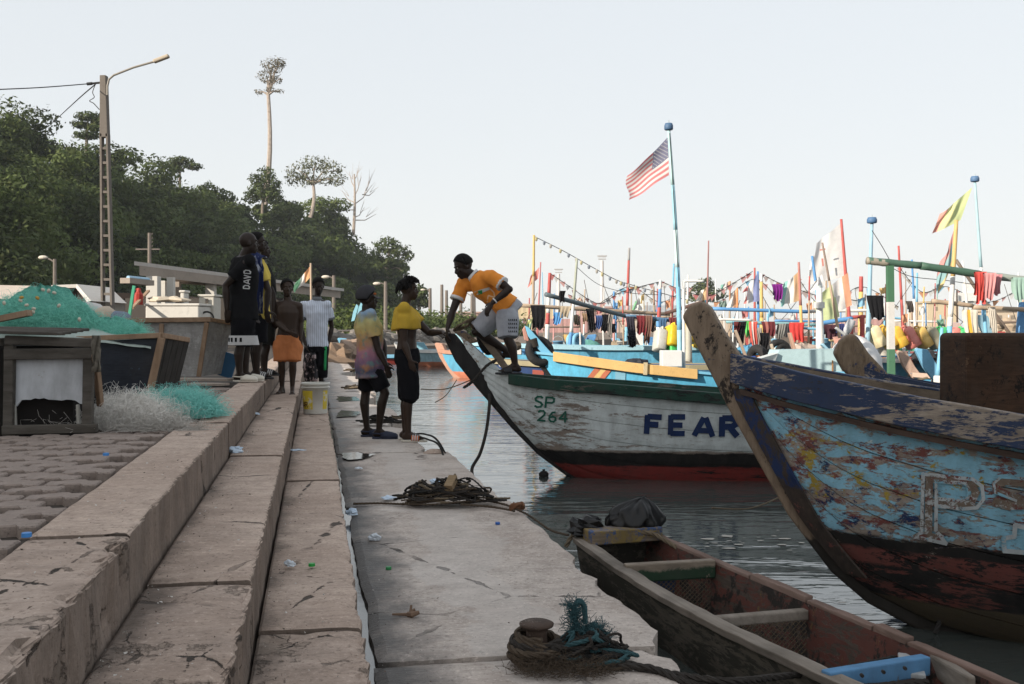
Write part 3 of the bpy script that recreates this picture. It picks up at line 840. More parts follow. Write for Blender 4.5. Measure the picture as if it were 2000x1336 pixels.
# ---- lettering: stroke capitals laid on a surface by rays
GL = {
 'F': [[(0, 0), (0, 1)], [(0, .92), (.75, .92)], [(0, .52), (.6, .52)]],
 'E': [[(0, 0), (0, 1)], [(0, .92), (.75, .92)], [(0, .5), (.62, .5)], [(0, .08), (.75, .08)]],
 'A': [[(-.08, 0), (.36, 1)], [(.88, 0), (.44, 1)], [(.14, .30), (.66, .30)]],
 'R': [[(0, 0), (0, 1)], [(0, .92), (.5, .92), (.68, .82), (.68, .62), (.5, .5), (0, .5)], [(.36, .5), (.78, 0)]],
 'S': [[(.66, .84), (.5, .96), (.2, .95), (.04, .8), (.1, .6), (.5, .45), (.66, .28), (.55, .08), (.25, .03), (.02, .16)]],
 'P': [[(0, 0), (0, 1)], [(0, .93), (.5, .93), (.66, .82), (.66, .58), (.5, .47), (0, .47)]],
 '2': [[(.02, .8), (.18, .96), (.48, .96), (.62, .8), (.55, .58), (.02, .06), (.68, .06)]],
 '6': [[(.58, .92), (.3, .86), (.08, .55), (.04, .25), (.2, .05), (.45, .04), (.62, .2), (.58, .42), (.35, .52), (.08, .38)]],
 '4': [[(.5, 0), (.5, .98), (.02, .36), (.72, .36)]],
 'G': [[(.66, .82), (.45, .97), (.2, .93), (.04, .7), (.04, .3), (.2, .06), (.48, .04), (.66, .2), (.66, .46), (.4, .46)]],
 'B': [[(0, 0), (0, 1)], [(0, .95), (.45, .95), (.6, .82), (.58, .62), (.42, .52), (0, .52)], [(.42, .52), (.64, .4), (.64, .16), (.48, .04), (0, .04)]],
 'Y': [[(0, 1), (.32, .5)], [(.66, 1), (.32, .5), (.32, 0)]],
 'U': [[(0, 1), (0, .25), (.15, .05), (.48, .05), (.63, .25), (.63, 1)]],
 'D': [[(0, 0), (0, 1)], [(0, .95), (.4, .95), (.63, .72), (.63, .28), (.4, .05), (0, .05)]],
 'I': [[(.1, 0), (.1, 1)]],
 'L': [[(0, 1), (0, .05), (.6, .05)]],
 'X': [[(0, 0), (.65, 1)], [(.65, 0), (0, 1)]],
 'T': [[(0, .94), (.72, .94)], [(.36, 0), (.36, .94)]],
 'O': [[(.32, .97), (.08, .8), (.03, .5), (.08, .2), (.32, .03), (.56, .2), (.61, .5), (.56, .8), (.32, .97)]],
 'N': [[(0, 0), (0, 1), (.62, 0), (.62, 1)]], 'V': [[(0, 1), (.33, 0), (.66, 1)]],
}
def strokes2d(ch, th):
    """quads (flat list of 4 corner tuples) of a letter of unit height"""
    out = []
    for pl in GL[ch]:
        for i in range(len(pl) - 1):
            a = Vector(pl[i]); b = Vector(pl[i + 1]); d = (b - a)
            if d.length < 1e-6: continue
            d.normalize(); n = Vector((-d.y, d.x)) * th / 2
            e = d * (th * 0.42 if len(pl) > 2 else 0)
            a2 = a - e * (i > 0); b2 = b + e * (i < len(pl) - 2)
            k = max(1, int((b2 - a2).length / 0.12))
            for q in range(k):
                p0 = a2.lerp(b2, q / k); p1 = a2.lerp(b2, (q + 1) / k)
                out.append([p0 - n, p1 - n, p1 + n, p0 + n])
    return out
def bvh_of(objs):
    vs = []; fs = []
    bpy.context.view_layer.update()
    for o in objs:
        b = len(vs); M = o.matrix_world; vs.extend([M @ v.co for v in o.data.vertices]); fs.extend([tuple(b + i for i in p.vertices) for p in o.data.polygons])
    return BVHTree.FromPolygons(vs, fs)
def stick(bvh, quads, frm, lift=0.004, fallback=None):
    """quads: lists of world points in front of a surface; each is dropped along frm onto it"""
    mb = MB(); dirn = Vector(frm).normalized()
    for q in quads:
        ps = []
        for p in q:
            h = bvh.ray_cast(Vector(p), dirn)
            if h[0] is None: ps = None; break
            ps.append(h[0] - dirn * lift)
        if ps: mb.add(ps, [tuple(range(len(ps)))])
    return mb
def word(bvh, text, p0, right, up, h, th, name, mat, parent, frm=(0, 1, 0), track=1.0, wscale=1.0, lift=0.004, jit=0.0, back=1.2):
    """a painted word, one mesh per word, lying on the surface"""
    x = 0.0; quads = []; right = Vector(right).normalized(); up = Vector(up).normalized(); r2 = random.Random(len(text))
    for ch in text:
        if ch == ' ': x += 0.5; continue
        sl = r2.uniform(-jit, jit)
        for q in strokes2d(ch, th):
            quads.append([Vector(p0) + right * ((x + v.x * wscale + sl * v.y) * h) + up * (v.y * h) - Vector(frm).normalized() * back for v in q])
        x += (0.78 * wscale if ch not in 'I' else 0.3) * track + th
    mb = stick(bvh, quads, frm, lift)
    return mb.build(name, mat, parent, fixn=False) if mb.f else None

def rope(mb, pts, r, strands=3, twist=26.0, sub=10):
    """a laid rope along a smooth path"""
    pts = [Vector(p) for p in pts]; path = []
    for i in range(len(pts) - 1):
        p0 = pts[max(0, i - 1)]; p1 = pts[i]; p2 = pts[i + 1]; p3 = pts[min(len(pts) - 1, i + 2)]
        for k in range(sub):
            t = k / sub
            path.append(0.5 * ((2 * p1) + (p2 - p0) * t + (2 * p0 - 5 * p1 + 4 * p2 - p3) * t * t + (3 * p1 - p0 - 3 * p2 + p3) * t ** 3))
    path.append(pts[-1])
    if strands <= 1: mb.tube(path, r, 6); return path
    acc = 0.0; fr = None; offs = [[] for _ in range(strands)]
    for i, p in enumerate(path):
        t = (path[min(i + 1, len(path) - 1)] - path[max(0, i - 1)])
        if t.length < 1e-9: t = Vector((0, 0, 1))
        t.normalize()
        if i: acc += (p - path[i - 1]).length
        x = t.orthogonal().normalized() if fr is None else (fr - t * fr.dot(t)).normalized()
        fr = x; y = t.cross(x)
        for s in range(strands):
            a = acc * twist / (r * 40) + 2 * math.pi * s / strands
            offs[s].append(p + (x * math.cos(a) + y * math.sin(a)) * r * 0.52)
    for o in offs: mb.tube(o, r * 0.60, 5)
    return path

W_A, W_B = (0.220, 0.178, 0.146), (0.385, 0.332, 0.285)
SKYB = (0.27, 0.54, 0.69); NAVY = (0.018, 0.036, 0.105); MAROON = (0.20, 0.068, 0.060); BLK = (0.014, 0.013, 0.013); YEL = (0.42, 0.31, 0.05)
WHT = (0.60, 0.62, 0.60); PALE = (0.55, 0.66, 0.68)
along = (0.35, 1.0, 2.2)
# ---------------------------------------------------------------- near boat at the right edge ("PS")
HD = R(-20)
B1 = Hull((1.055, 5.87), HD,
    [(0.0, 1.34), (0.265, 0.806), (0.60, 0.208), (0.82, -0.06), (0.98, -0.19), (1.32, -0.34), (1.75, -0.42)],
    [(0.0, 1.22), (0.25, 1.115), (0.7, 1.02), (1.2, 0.93), (1.8, 0.84), (2.6, 0.76), (4, 0.72), (6, 0.8)],
    [(0.2, 0.0), (0.3, 0.10), (0.6, 0.30), (1.0, 0.46), (1.5, 0.60), (2.2, 0.70), (4.0, 0.74), (6, 0.6)], 6.0, p=0.50, keel=-0.5)
b1 = thing('fishing_boat', 'weathered fishing boat with peeling sky blue paint and letters PS, nearest at the right edge', 'boat', (B1.o.x, B1.o.y, 0), HD)
coat = lambda nm, thr, extra=(): peel(nm, W_A, W_B, [
    (MAROON, 0.50, 3.2, (0.6, 1, 1.6), 0.16, None, 1.0), (NAVY, 0.545, 5.2, (0.7, 1, 1.3), 0.16, None, 5.0), (SKYB, thr, 3.6, (0.6, 1, 1.7), 0.17, None, 2.0), (YEL, 0.575, 3.0, (0.8, 1, 1.4), 0.3, 0.72, 7.3),
    (PALE, 0.60, 9.0, (0.5, 1, 1.5), 0.17, None, 3.0),
    (BLK, 0.425, 3.0, (0.5, 1, 2.0), None, 0.175, 4.0), ((0.15, 0.05, 0.042), 0.485, 4.0, (0.5, 1, 1.6), None, 0.11, 6.0), (BLK, 0.50, 2.6, (0.4, 1, 2.4), None, 0.02, 8.0), ((0.075, 0.058, 0.036), 0.40, 3.4, (0.4, 1, 2.0), None, -0.17, 9.5)], stretch=(0.6, 3, 7), scale=2.2)
cA = coat('hull_coat_upper', 0.472); cB = coat('hull_coat_mid', 0.498); cC = coat('hull_coat_low', 0.52)
pl1 = B1.strakes(b1, 7, [cC, cC, cC, cB, cB, cA, cA], nu=60, lap=0.007)
M_navyrail = peel('navy_rail', (0.17, 0.135, 0.108), (0.38, 0.325, 0.27), [((0.026, 0.042, 0.090), 0.47, 5.0, (0.35, 1, 2.4), None, None, 3.0), ((0.04, 0.035, 0.03), 0.60, 6, (0.4, 1, 2), None, None, 1.0)], stretch=(0.5, 4, 9), scale=2.4)
for o in B1.rail(b1, M_navyrail, 0.165, 0.045, u0=0.24, up=0.012): bevel(o, 0.01)
M_rub = wood('rubbing_strip', (0.05, 0.035, 0.03), (0.11, 0.075, 0.06), stretch=(1, 6, 6))
for side in (1, -1):
    mb = MB(); rings = []
    for u in [0.30 + 5.6 * i / 40 for i in range(41)]:
        c = B1.pt(u, 1.0, side) + Vector((0, 0, -0.172)); rings.append([c + B1.n * side * a + Vector((0, 0, b)) for a, b in ((-0.01, -0.03), (0.02, -0.03), (0.03, 0.0), (-0.01, 0.0))])
    mb.loft(rings); mb.build('rubbing_strip', M_rub, b1)
B1.inside(b1, wood('boat_lining', (0.10, 0.075, 0.055), (0.2, 0.16, 0.12)))
M_stem = peel('stem_timber', (0.150, 0.108, 0.074), (0.285, 0.215, 0.155), [(NAVY, 0.585, 4.2, (1, 1, 0.8), 0.9, None, 2.6), ((0.35, 0.37, 0.36), 0.645, 14, (1, 1, 1), 0.9, None, 4.0), ((0.028, 0.022, 0.018), 0.555, 4.0, (1, 1, 0.7), None, None, 6.0), ((0.02, 0.017, 0.014), 0.33, 4.0, (1, 1, 1), None, 0.10, 9.0)], stretch=(5, 5, 0.9), scale=2.0)
stem_poly = [(-0.045, 1.345), (0.0, 1.415), (0.075, 1.435), (0.12, 1.40), (0.19, 1.27), (0.30, 1.10), (0.37, 1.08), (0.40, 0.90), (0.52, 0.62), (0.68, 0.32), (0.86, 0.06), (1.05, -0.12), (1.36, -0.28), (2.2, -0.42), (2.2, -0.60), (1.36, -0.42), (0.98, -0.24), (0.79, -0.085), (0.555, 0.22), (0.22, 0.82)]
o = B1.post(b1, stem_poly, 0.125, M_stem); bevel(o, 0.022, 3)
# dark planed cheek behind the stem
M_cheek = peel('stem_cheek', (0.03, 0.025, 0.022), (0.075, 0.055, 0.045), [(NAVY, 0.53, 5, (1, 1, 0.8), 0.4, None, 3.0), (PALE, 0.66, 8, (1, 1, 0.6), 0.1, None, 5.0), (MAROON, 0.56, 5, (1, 1, 1), None, 0.4, 8.0)], stretch=(3, 3, 1))
for side in (1, -1):
    mb = MB(); rows = [[], []]
    for i in range(14):
        z = 0.93 - 1.0 * i / 13
        for k, du in ((0, 0.02), (1, 0.13)):
            us0 = interp(sorted([(zz, uu) for uu, zz in B1.stem]), z) + du + 0.02
            zg = interp(B1.sheer, us0); zk = B1.zk(us0); t = max(0.02, (z - zk) / max(0.05, zg - zk)); rows[k].append(B1.pt(us0, min(1, t), side, 0.018))
    mb.grid(rows); o = mb.build('stem_cheek', M_cheek, b1)
    s = o.modifiers.new('s', 'SOLIDIFY'); s.thickness = 0.012
bv = B1.skin(0.011)
M_let_w = peel('letter_white', (0.16, 0.12, 0.09), (0.25, 0.2, 0.16), [(MAROON, 0.50, 6, (1, 1, 1), None, None, 1.0), ((0.52, 0.56, 0.58), 0.46, 7, (1, 1, 1), None, None, 2.0), (SKYB, 0.56, 6, (1, 1, 1), None, None, 4.0)])
M_let_r = peel('letter_maroon', (0.16, 0.12, 0.09), (0.25, 0.2, 0.16), [(MAROON, 0.535, 7, (1, 1, 1), None, None, 1.0), ((0.5, 0.53, 0.54), 0.565, 8, (1, 1, 1), None, None, 2.0)])
rt = Vector((B1.a.x, B1.a.y, -0.105)).normalized()
LP = lambda px, py: P(px, py, 4.2)
def outline(bvh, loops, th, name, mat, parent, frm=(0, 1, 0), lift=0.004, d=4.2):
    quads = []
    for lp in loops:
        for i in range(len(lp) - 1):
            a = Vector(lp[i]); b = Vector(lp[i + 1]); dd = (b - a); L = dd.length; dd.normalize(); n = Vector((-dd.y, dd.x)) * th / 2
            k = max(1, int(L / 12)); a2 = a - dd * th * 0.3; b2 = b + dd * th * 0.3
            for q in range(k):
                p0 = a2.lerp(b2, q / k); p1 = a2.lerp(b2, (q + 1) / k); quads.append([P(*(p0 - n), d), P(*(p1 - n), d), P(*(p1 + n), d), P(*(p0 + n), d)])
    # rays from the lens position: the letters lie on the planks where they were painted
    mb = MB()
    for q in quads:
        ps = []
        for p in q:
            dr = (p - Vector((0, 0, CAMZ))).normalized(); h = bvh.ray_cast(Vector((0, 0, CAMZ)), dr)
            if h[0] is None: ps = None; break
            ps.append(h[0] - dr * lift)
        if ps: mb.add(ps, [(0, 1, 2, 3)])
    return mb.build(name, mat, parent, fixn=False) if mb.f else None
outline(bv, [[(1803, 926), (1900, 936), (1918, 950), (1921, 975), (1908, 992), (1880, 994), (1828, 988)], [(1826, 940), (1885, 944), (1893, 958), (1890, 972), (1876, 978), (1830, 974)], [(1803, 926), (1800, 1040), (1785, 1048), (1848, 1062), (1828, 1036), (1829, 940)]], 7, 'letter_outline', M_let_w, b1, lift=0.006)
outline(bv, [[(1815, 934), (1813, 1044)], [(1815, 934), (1895, 941), (1906, 962), (1896, 984), (1815, 981)], [(1800, 1045), (1838, 1052)]], 15, 'letter', M_let_r, b1, lift=0.004)
outline(bv, [[(2010, 945), (1965, 940), (1945, 946), (1947, 958), (1990, 975), (1998, 988), (1970, 988), (1944, 980)]], 15, 'letter', M_let_r, b1, lift=0.004)
outline(bv, [[(2010, 936), (1955, 932), (1941, 944), (1944, 962), (1985, 978)]], 5, 'letter_outline', M_let_w, b1, lift=0.006)
outline(bv, [[(2000, 1030), (1983, 1026), (1981, 1048), (1960, 1052), (1962, 1076), (2008, 1080)]], 9, 'letter_outline', M_let_w, b1, lift=0.005)
outline(bv, [[(1946, 982), (1965, 985)]], 14, 'letter', M_let_r, b1, lift=0.004)
# dark rusty box standing inside it
M_rustbox = peel('rust_box', (0.030, 0.017, 0.011), (0.075, 0.040, 0.024), [((0.13, 0.075, 0.045), 0.62, 14, (1, 1, 1), None, None, 2.0), ((0.012, 0.009, 0.008), 0.58, 5, (1, 1, 1), None, None, 5.0)], rough=0.9)
bx = thing('engine_box', 'dark rusty brown box standing in the near boat at the right edge', 'box', P(1985, 790, 5.15))
mb = MB(); a = P(1890, 775, 5.15); w = 0.58
mb.box(a + Vector((w / 2, 0.18, 0.02)), (w, 0.36, 0.62)); bevel(mb.build('casing', M_rustbox, bx), 0.03, 3)
mb = MB(); mb.box(a + Vector((w / 2, 0.18, -0.38)), (w * 0.8, 0.3, 0.22)); mb.build('foot', M_rustbox, bx)
# rope end dangling at the waterline
mb = MB(); rope(mb, [P(1838, 1175, 5.3), P(1834, 1215, 5.3), P(1826, 1236, 5.3)], 0.012); tag(mb.build('rope_end', paint('tar_rope', (0.035, 0.032, 0.03), 0.95)), 'short dark rope end hanging from the near boat into the water', 'rope')

# ---------------------------------------------------------------- boat behind it, only its stem showing
HD2 = R(-14)
B2 = Hull((2.72, 8.3), HD2, [(0.0, 1.22), (0.25, 0.8), (0.6, 0.1), (1.1, -0.4)], [(0.0, 1.05), (0.3, 0.90), (0.8, 0.80), (2, 0.68), (5, 0.66)], [(0.15, 0.0), (0.5, 0.3), (1.2, 0.5), (5, 0.6)], 5.0, p=0.5)
b2 = thing('fishing_boat', 'fishing boat with rounded blue-smeared wooden stem, half hidden behind the near boat', 'boat', (B2.o.x, B2.o.y, 0), HD2)
M_b2 = peel('navy_hull', W_A, W_B, [(NAVY, 0.40, 3, (0.5, 1, 2), None, None, 2.0)]); B2.shell(b2, M_b2); B2.inside(b2, M_b2); B2.rail(b2, M_navyrail, 0.10, 0.05)
def uz(px, py, hull, d):
    p = P(px, py, d); return ((p - hull.o).dot(hull.a), p.z)
M_stem2 = peel('blade_timber', (0.10, 0.068, 0.044), (0.25, 0.185, 0.125), [(NAVY, 0.56, 3.4, (1, 1, 0.8), None, None, 4.0), ((0.03, 0.025, 0.02), 0.6, 6, (1, 1, 0.6), None, None, 6.0)], stretch=(4, 4, 1))
poly = [uz(x, y, B2, 8.25) for x, y in ((1628, 690), (1640, 665), (1660, 651), (1672, 655), (1695, 690), (1725, 722), (1745, 748), (1760, 800), (1720, 800), (1668, 745), (1645, 722))]
o = B2.post(b2, poly, 0.20, M_stem2); bevel(o, 0.03, 3)
# ---------------------------------------------------------------- white boat "FEAR"
HD3 = R(-3)
fx = lambda px, py, d=11.0: P(px, py, d)
B3 = Hull((fx(868, 0).x, 11.02), HD3, [(0.0, 1.14), (0.17, 0.86), (0.75, 0.20), (1.08, -0.13), (1.38, -0.36), (1.7, -0.50)],
    [(0.0, 1.05), (0.45, 0.86), (0.75, 0.76), (1.1, 0.725), (1.8, 0.68), (2.8, 0.60), (3.6, 0.55), (6, 0.55), (8, 0.65)],
    [(0.2, 0.0), (0.35, 0.06), (0.7, 0.20), (1.2, 0.38), (1.8, 0.50), (2.8, 0.58), (6, 0.6), (8, 0.4)], 8.0, p=0.46, keel=-0.6)
b3 = thing('fishing_boat', 'white fishing boat lettered FEAR with dark green gunwale and red bottom, bow over the quay', 'boat', (B3.o.x, B3.o.y, 0), HD3)
coat3 = peel('white_hull', (0.17, 0.13, 0.105), (0.34, 0.28, 0.235), [((0.29, 0.25, 0.22), 0.50, 4, (0.4, 1, 2), None, None, 6.0), ((0.66, 0.71, 0.71), 0.435, 3.0, (0.35, 1, 2.2), -0.02, None, 2.0), ((0.22, 0.095, 0.04), 0.645, 7, (1, 1, 0.45), 0.0, 0.55, 9.0),
    (BLK, 0.30, 3, (0.5, 1, 2), None, -0.045, 1.0), ((0.22, 0.035, 0.03), 0.36, 4, (0.4, 1, 2), None, -0.195, 4.0), (BLK, 0.56, 3, (0.3, 1, 3), None, -0.03, 7.0)], stretch=(0.5, 3, 7), scale=1.8)
pl3 = B3.strakes(b3, 6, [coat3], nu=56, lap=0.008)
M_green = peel('green_rail', (0.06, 0.055, 0.045), (0.14, 0.12, 0.10), [((0.012, 0.045, 0.032), 0.42, 5, (0.4, 1, 2.4), None, None, 3.0), ((0.01, 0.012, 0.012), 0.56, 3, (0.4, 1, 2), None, None, 5.0)])
for o in B3.rail(b3, M_green, 0.115, 0.05, u0=0.72): bevel(o, 0.012)
B3.inside(b3, M_green)
M_blackstem = peel('black_stem', (0.055, 0.042, 0.034), (0.13, 0.10, 0.08), [(BLK, 0.43, 3.6, (0.8, 1, 0.8), None, None, 3.0)], stretch=(3, 3, 1))
z3 = lambda *ps: [uz(x, y, B3, 11.0) for x, y in ps]
o = B3.post(b3, z3((868, 660), (876, 650), (888, 652), (915, 685), (960, 745), (1040, 830), (1100, 880), (1150, 915), (1150, 948), (1108, 928), (1050, 885), (1000, 835), (930, 755), (890, 705)), 0.16, M_blackstem); bevel(o, 0.02, 2)
M_cheek3 = peel('white_cheek', W_A, (0.34, 0.28, 0.235), [((0.55, 0.60, 0.60), 0.44, 3.6, (1, 1, 1), None, None, 2.0)])
o = B3.post(b3, z3((899, 655), (916, 668), (1000, 742), (1040, 800), (1075, 852), (1120, 893), (1098, 874), (1036, 824), (958, 742), (912, 682)), 0.17, M_cheek3, 'stem_cheek'); bevel(o, 0.01)
o = B3.post(b3, z3((887, 648), (905, 645), (925, 660), (935, 668), (915, 672)), 0.12, M_stem2, 'stem_cap'); bevel(o, 0.015)
for k, ps in enumerate((((910, 630), (920, 615), (1005, 735), (995, 742)), ((930, 640), (938, 632), (985, 700), (978, 706)))):
    o = B3.post(b3, z3(*ps), 0.05, wood('brace_timber', (0.14, 0.105, 0.075), (0.3, 0.235, 0.18)), 'bow_brace', off=-0.15 - 0.12 * k); bevel(o, 0.008)
bv3 = B3.skin(0.012)
M_ltblue = peel('letter_blue', (0.25, 0.24, 0.24), (0.36, 0.35, 0.34), [((0.016, 0.036, 0.115), 0.37, 6, (1, 1, 1), None, None, 2.0)]); M_ltgreen = peel('letter_green', (0.35, 0.36, 0.34), (0.45, 0.46, 0.44), [((0.02, 0.12, 0.085), 0.40, 8, (1, 1, 1), None, None, 2.0)])
for i, (ch, px) in enumerate((('F', 1263), ('E', 1309), ('A', 1357), ('R', 1407))):
    word(bv3, ch, P(px, 848 + i * 1.2, 10.45), (1, -0.05, (-0.05, 0.0, -0.035, 0.02)[i]), ((0.03, -0.02, 0.02, -0.03)[i], 0, 1), (0.205, 0.212, 0.2, 0.214)[i], (0.30, 0.28, 0.29, 0.31)[i], 'letter', M_ltblue, b3, wscale=(0.95, 0.92, 1.0, 0.96)[i], track=1)
word(bv3, 'SP', P(1043, 795, 10.75), (1, 0, -0.02), (0.05, 0, 1), 0.125, 0.17, 'letter', M_ltgreen, b3, wscale=1.0, jit=0.05)
word(bv3, '264', P(1050, 822, 10.75), (1, 0, -0.03), (0.05, 0, 1), 0.12, 0.17, 'letter', M_ltgreen, b3, wscale=1.0, jit=0.05)

# ---------------------------------------------------------------- ropes and tyre on the white boat's bow
M_rope = paint('old_rope', (0.16, 0.125, 0.085), 0.95, 0.35, 20); M_dkrope = paint('dark_rope', (0.035, 0.03, 0.026), 0.95, 0.4, 20); M_tyre = paint('tyre_rubber', (0.020, 0.020, 0.021), 0.8, 0.3, 9, 0.4)
mb = MB(); c = P(935, 728, 10.95)
lp = [P(906, 757, 10.88), P(925, 742, 10.82), P(950, 715, 10.86), P(968, 704, 10.95), P(955, 716, 11.14), P(920, 748, 11.16), P(906, 757, 11.0)]
rope(mb, lp, 0.015); tag(mb.build('lashing_rope', M_dkrope), 'dark rope lashed round the stem of the white boat', 'rope')
mb = MB(); rope(mb, [P(955, 770, 10.86), P(956, 790, 10.8), P(950, 840, 10.75), P(938, 885, 10.7), P(922, 915, 10.65), P(926, 940, 10.4)], 0.018, 1); tag(mb.build('hanging_rope', M_dkrope), 'dark rope hanging from the white boat bow down into the water', 'rope')
def torus_obj(name, c, R0, r0, axis, mat, label, cat, parent=None, squash=1.0):
    axis = Vector(axis).normalized(); x = axis.orthogonal().normalized(); y = axis.cross(x); rings = []
    n, k = 28, 10
    for i in range(n):
        a = 2 * math.pi * i / n; cc = Vector(c) + (x * math.cos(a) + y * math.sin(a)) * R0; rd = (x * math.cos(a) + y * math.sin(a)); ring = []
        for j in range(k):
            b = 2 * math.pi * j / k; tread = 1 + 0.05 * (((i % 2) == 0) and math.cos(b) > 0.3)
            ring.append(cc + rd * (r0 * math.cos(b) * tread) + axis * (r0 * squash * math.sin(b)))
        rings.append(ring)
    rings.append(rings[0]); mb = MB(); mb.loft(rings, cap=False)
    o = mb.build(name, mat, parent, smooth=True)
    if label: tag(o, label, cat)
    return o
torus_obj('tyre', P(948, 668, 11.35), 0.115, 0.045, (0.8, -0.3, 0.35), M_tyre, 'small dark tyre slung behind the white boat bow under the man in orange', 'tyre')
mb = MB()
for k in range(5): 
    c = P(902 + 3 * k, 638 - 2 * k, 11.05); rope(mb, [c + Vector((0.09 * math.cos(a), 0.06 * math.sin(a), 0.05 * math.cos(a + 0.6))) for a in [i * 0.7 + k for i in range(10)]], 0.010, 1, sub=5)
o = mb.build('rope_coil', M_rope); tag(o, 'pale rope coiled on the stem head of the white boat', 'rope', kind='thing')

# ---------------------------------------------------------------- small open skiff between quay and boats
SK0 = Vector((0.64, 6.28, 0)); SK1 = Vector((1.62, 3.30, 0)); ax = (SK1 - SK0).normalized(); HD4 = math.atan2(ax.y, ax.x)
SN = Vector((-ax.y, ax.x, 0))   # towards the right-hand (outer) side
sk = thing('skiff', 'small worn wooden skiff with red brown inside lying along the quay edge', 'boat', (SK0.x, SK0.y, WATER), HD4)
M_sk_out = peel('skiff_outer', (0.06, 0.052, 0.040), (0.13, 0.112, 0.088), [((0.035, 0.032, 0.024), 0.48, 4, (0.5, 1, 2), None, None, 3.0), ((0.16, 0.14, 0.10), 0.63, 8, (1, 1, 1), None, None, 5.0)], stretch=(0.6, 4, 6))
M_sk_in = peel('skiff_inner', (0.050, 0.038, 0.030), (0.10, 0.078, 0.062), [((0.115, 0.042, 0.032), 0.475, 3.4, (0.5, 1, 1.6), None, None, 2.0), ((0.16, 0.105, 0.03), 0.60, 3, (1, 1, 0.5), None, None, 6.0), ((0.26, 0.22, 0.19), 0.63, 12, (0.6, 1, 1), None, None, 8.0), ((0.025, 0.02, 0.017), 0.55, 2.2, (1, 1, 0.8), None, None, 11.0)], stretch=(0.6, 4, 6))
M_sk_rail = wood('skiff_rail', (0.15, 0.125, 0.10), (0.285, 0.25, 0.215), stretch=(0.7, 7, 7), scale=3, dark=0.6)
def skh(s): return 0.265 + 0.065 * math.sin(min(1, max(0, s / 3.1)) * math.pi) + (0.02 * max(0, s - 2.6))
def skp(s, side, z, off=0.0):
    hw = skh(s) + off; flare = 0.06 * (z - 0.0) / 0.35
    return SK0 + ax * s + SN * (side * (hw + flare)) + Vector((0, 0, z))
ss = [i * 0.1 for i in range(0, 32)]
def rail_z(s): return -0.045 + 0.035 * (abs(s - 1.2) / 1.5) ** 2 - 0.02 * (s > 2.4) * (s - 2.4)
for side, nm in ((-1, 'left'), (1, 'right')):
    mb = MB(); mb.grid([[skp(s, side, rail_z(s) - 0.01) for s in ss], [skp(s, side, -0.2) for s in ss], [skp(s, side, -0.5) for s in ss]]); mb.build('side_plank', M_sk_out, sk)
    mb = MB(); mb.grid([[skp(s, side, rail_z(s) - 0.012, -0.03) for s in ss], [skp(s, side, -0.2, -0.03) for s in ss], [skp(s, side, -0.42, -0.03) for s in ss]]); mb.build('inner_plank', M_sk_in, sk)
    cuts = [0, 3.1] if side < 0 else [0.0, 1.12, 1.62, 2.12, 2.35, 3.1]
    for k in range(len(cuts) - 1):
        rings = []; n = max(3, int((cuts[k + 1] - cuts[k]) / 0.06))
        for i in range(n + 1):
            s = cuts[k] + 0.008 + (cuts[k + 1] - cuts[k] - 0.016) * i / n; z = rail_z(s) + 0.004 * fnoise((s * 6, side, 0)) + 0.012 * (k % 2) * (side > 0)
            wob = 0.010 * fnoise((s * 4, side, 5)); wd = 0.085 if side < 0 else 0.05
            rings.append([skp(s, side, z - 0.035, 0.02), skp(s, side, z + 0.004, 0.022 + wob), skp(s, side, z + 0.004, 0.022 - wd + wob), skp(s, side, z - 0.03, 0.022 - wd)])
        mb = MB(); mb.loft(rings); bevel(mb.build('gunwale', M_sk_rail if side < 0 else wood('skiff_rail_red', (0.14, 0.085, 0.065), (0.25, 0.18, 0.15), stretch=(0.7, 7, 7)), sk), 0.006)
mb = MB(); mb.grid([[skp(s, -1, -0.41, -0.03) for s in ss], [skp(s, 1, -0.41, -0.03) for s in ss]]); mb.build('bottom', M_sk_in, sk)
def cross(s, z, wd, ht, mat, name, tilt=0.0, parent=sk, trim=0.035):
    a = skp(s, -1, z, -trim); b = skp(s + tilt, 1, z, -trim); mb = MB(); mb.bar(a, b, wd, ht); o = mb.build(name, mat, parent); bevel(o, 0.008); return o
M_end = peel('skiff_end', (0.13, 0.10, 0.07), (0.26, 0.2, 0.14), [((0.05, 0.09, 0.2), 0.5, 5, (1, 1, 1), None, None, 3.0), ((0.25, 0.18, 0.06), 0.52, 5, (1, 1, 1), None, None, 7.0)])
cross(0.14, 0.005, 0.14, 0.085, M_end, 'stern_seat')
mb = MB(); mb.grid([[skp(0.02, -1, -0.01), skp(0.02, 1, -0.01)], [skp(0.02, -1, -0.5), skp(0.02, 1, -0.5)]]); mb.build('transom', M_sk_out, sk)
mb = MB(); mb.grid([[skp(0.42, -1, -0.12, -.03), skp(0.42, 1, -0.12, -.03)], [skp(0.42, -1, -0.4, -.03), skp(0.42, 1, -0.4, -.03)]]); mb.build('bulkhead', paint('navy_panel', (0.018, 0.03, 0.075), 0.7), sk)
cross(0.74, -0.075, 0.06, 0.10, peel('green_thwart', (0.15, 0.12, 0.09), (0.28, 0.23, 0.18), [((0.02, 0.045, 0.025), 0.42, 4, (1, 1, 1), None, 0.29, 3.0)]), 'thwart', 0.05)
cross(1.62, -0.10, 0.05, 0.05, M_sk_rail, 'thwart', 0.03)
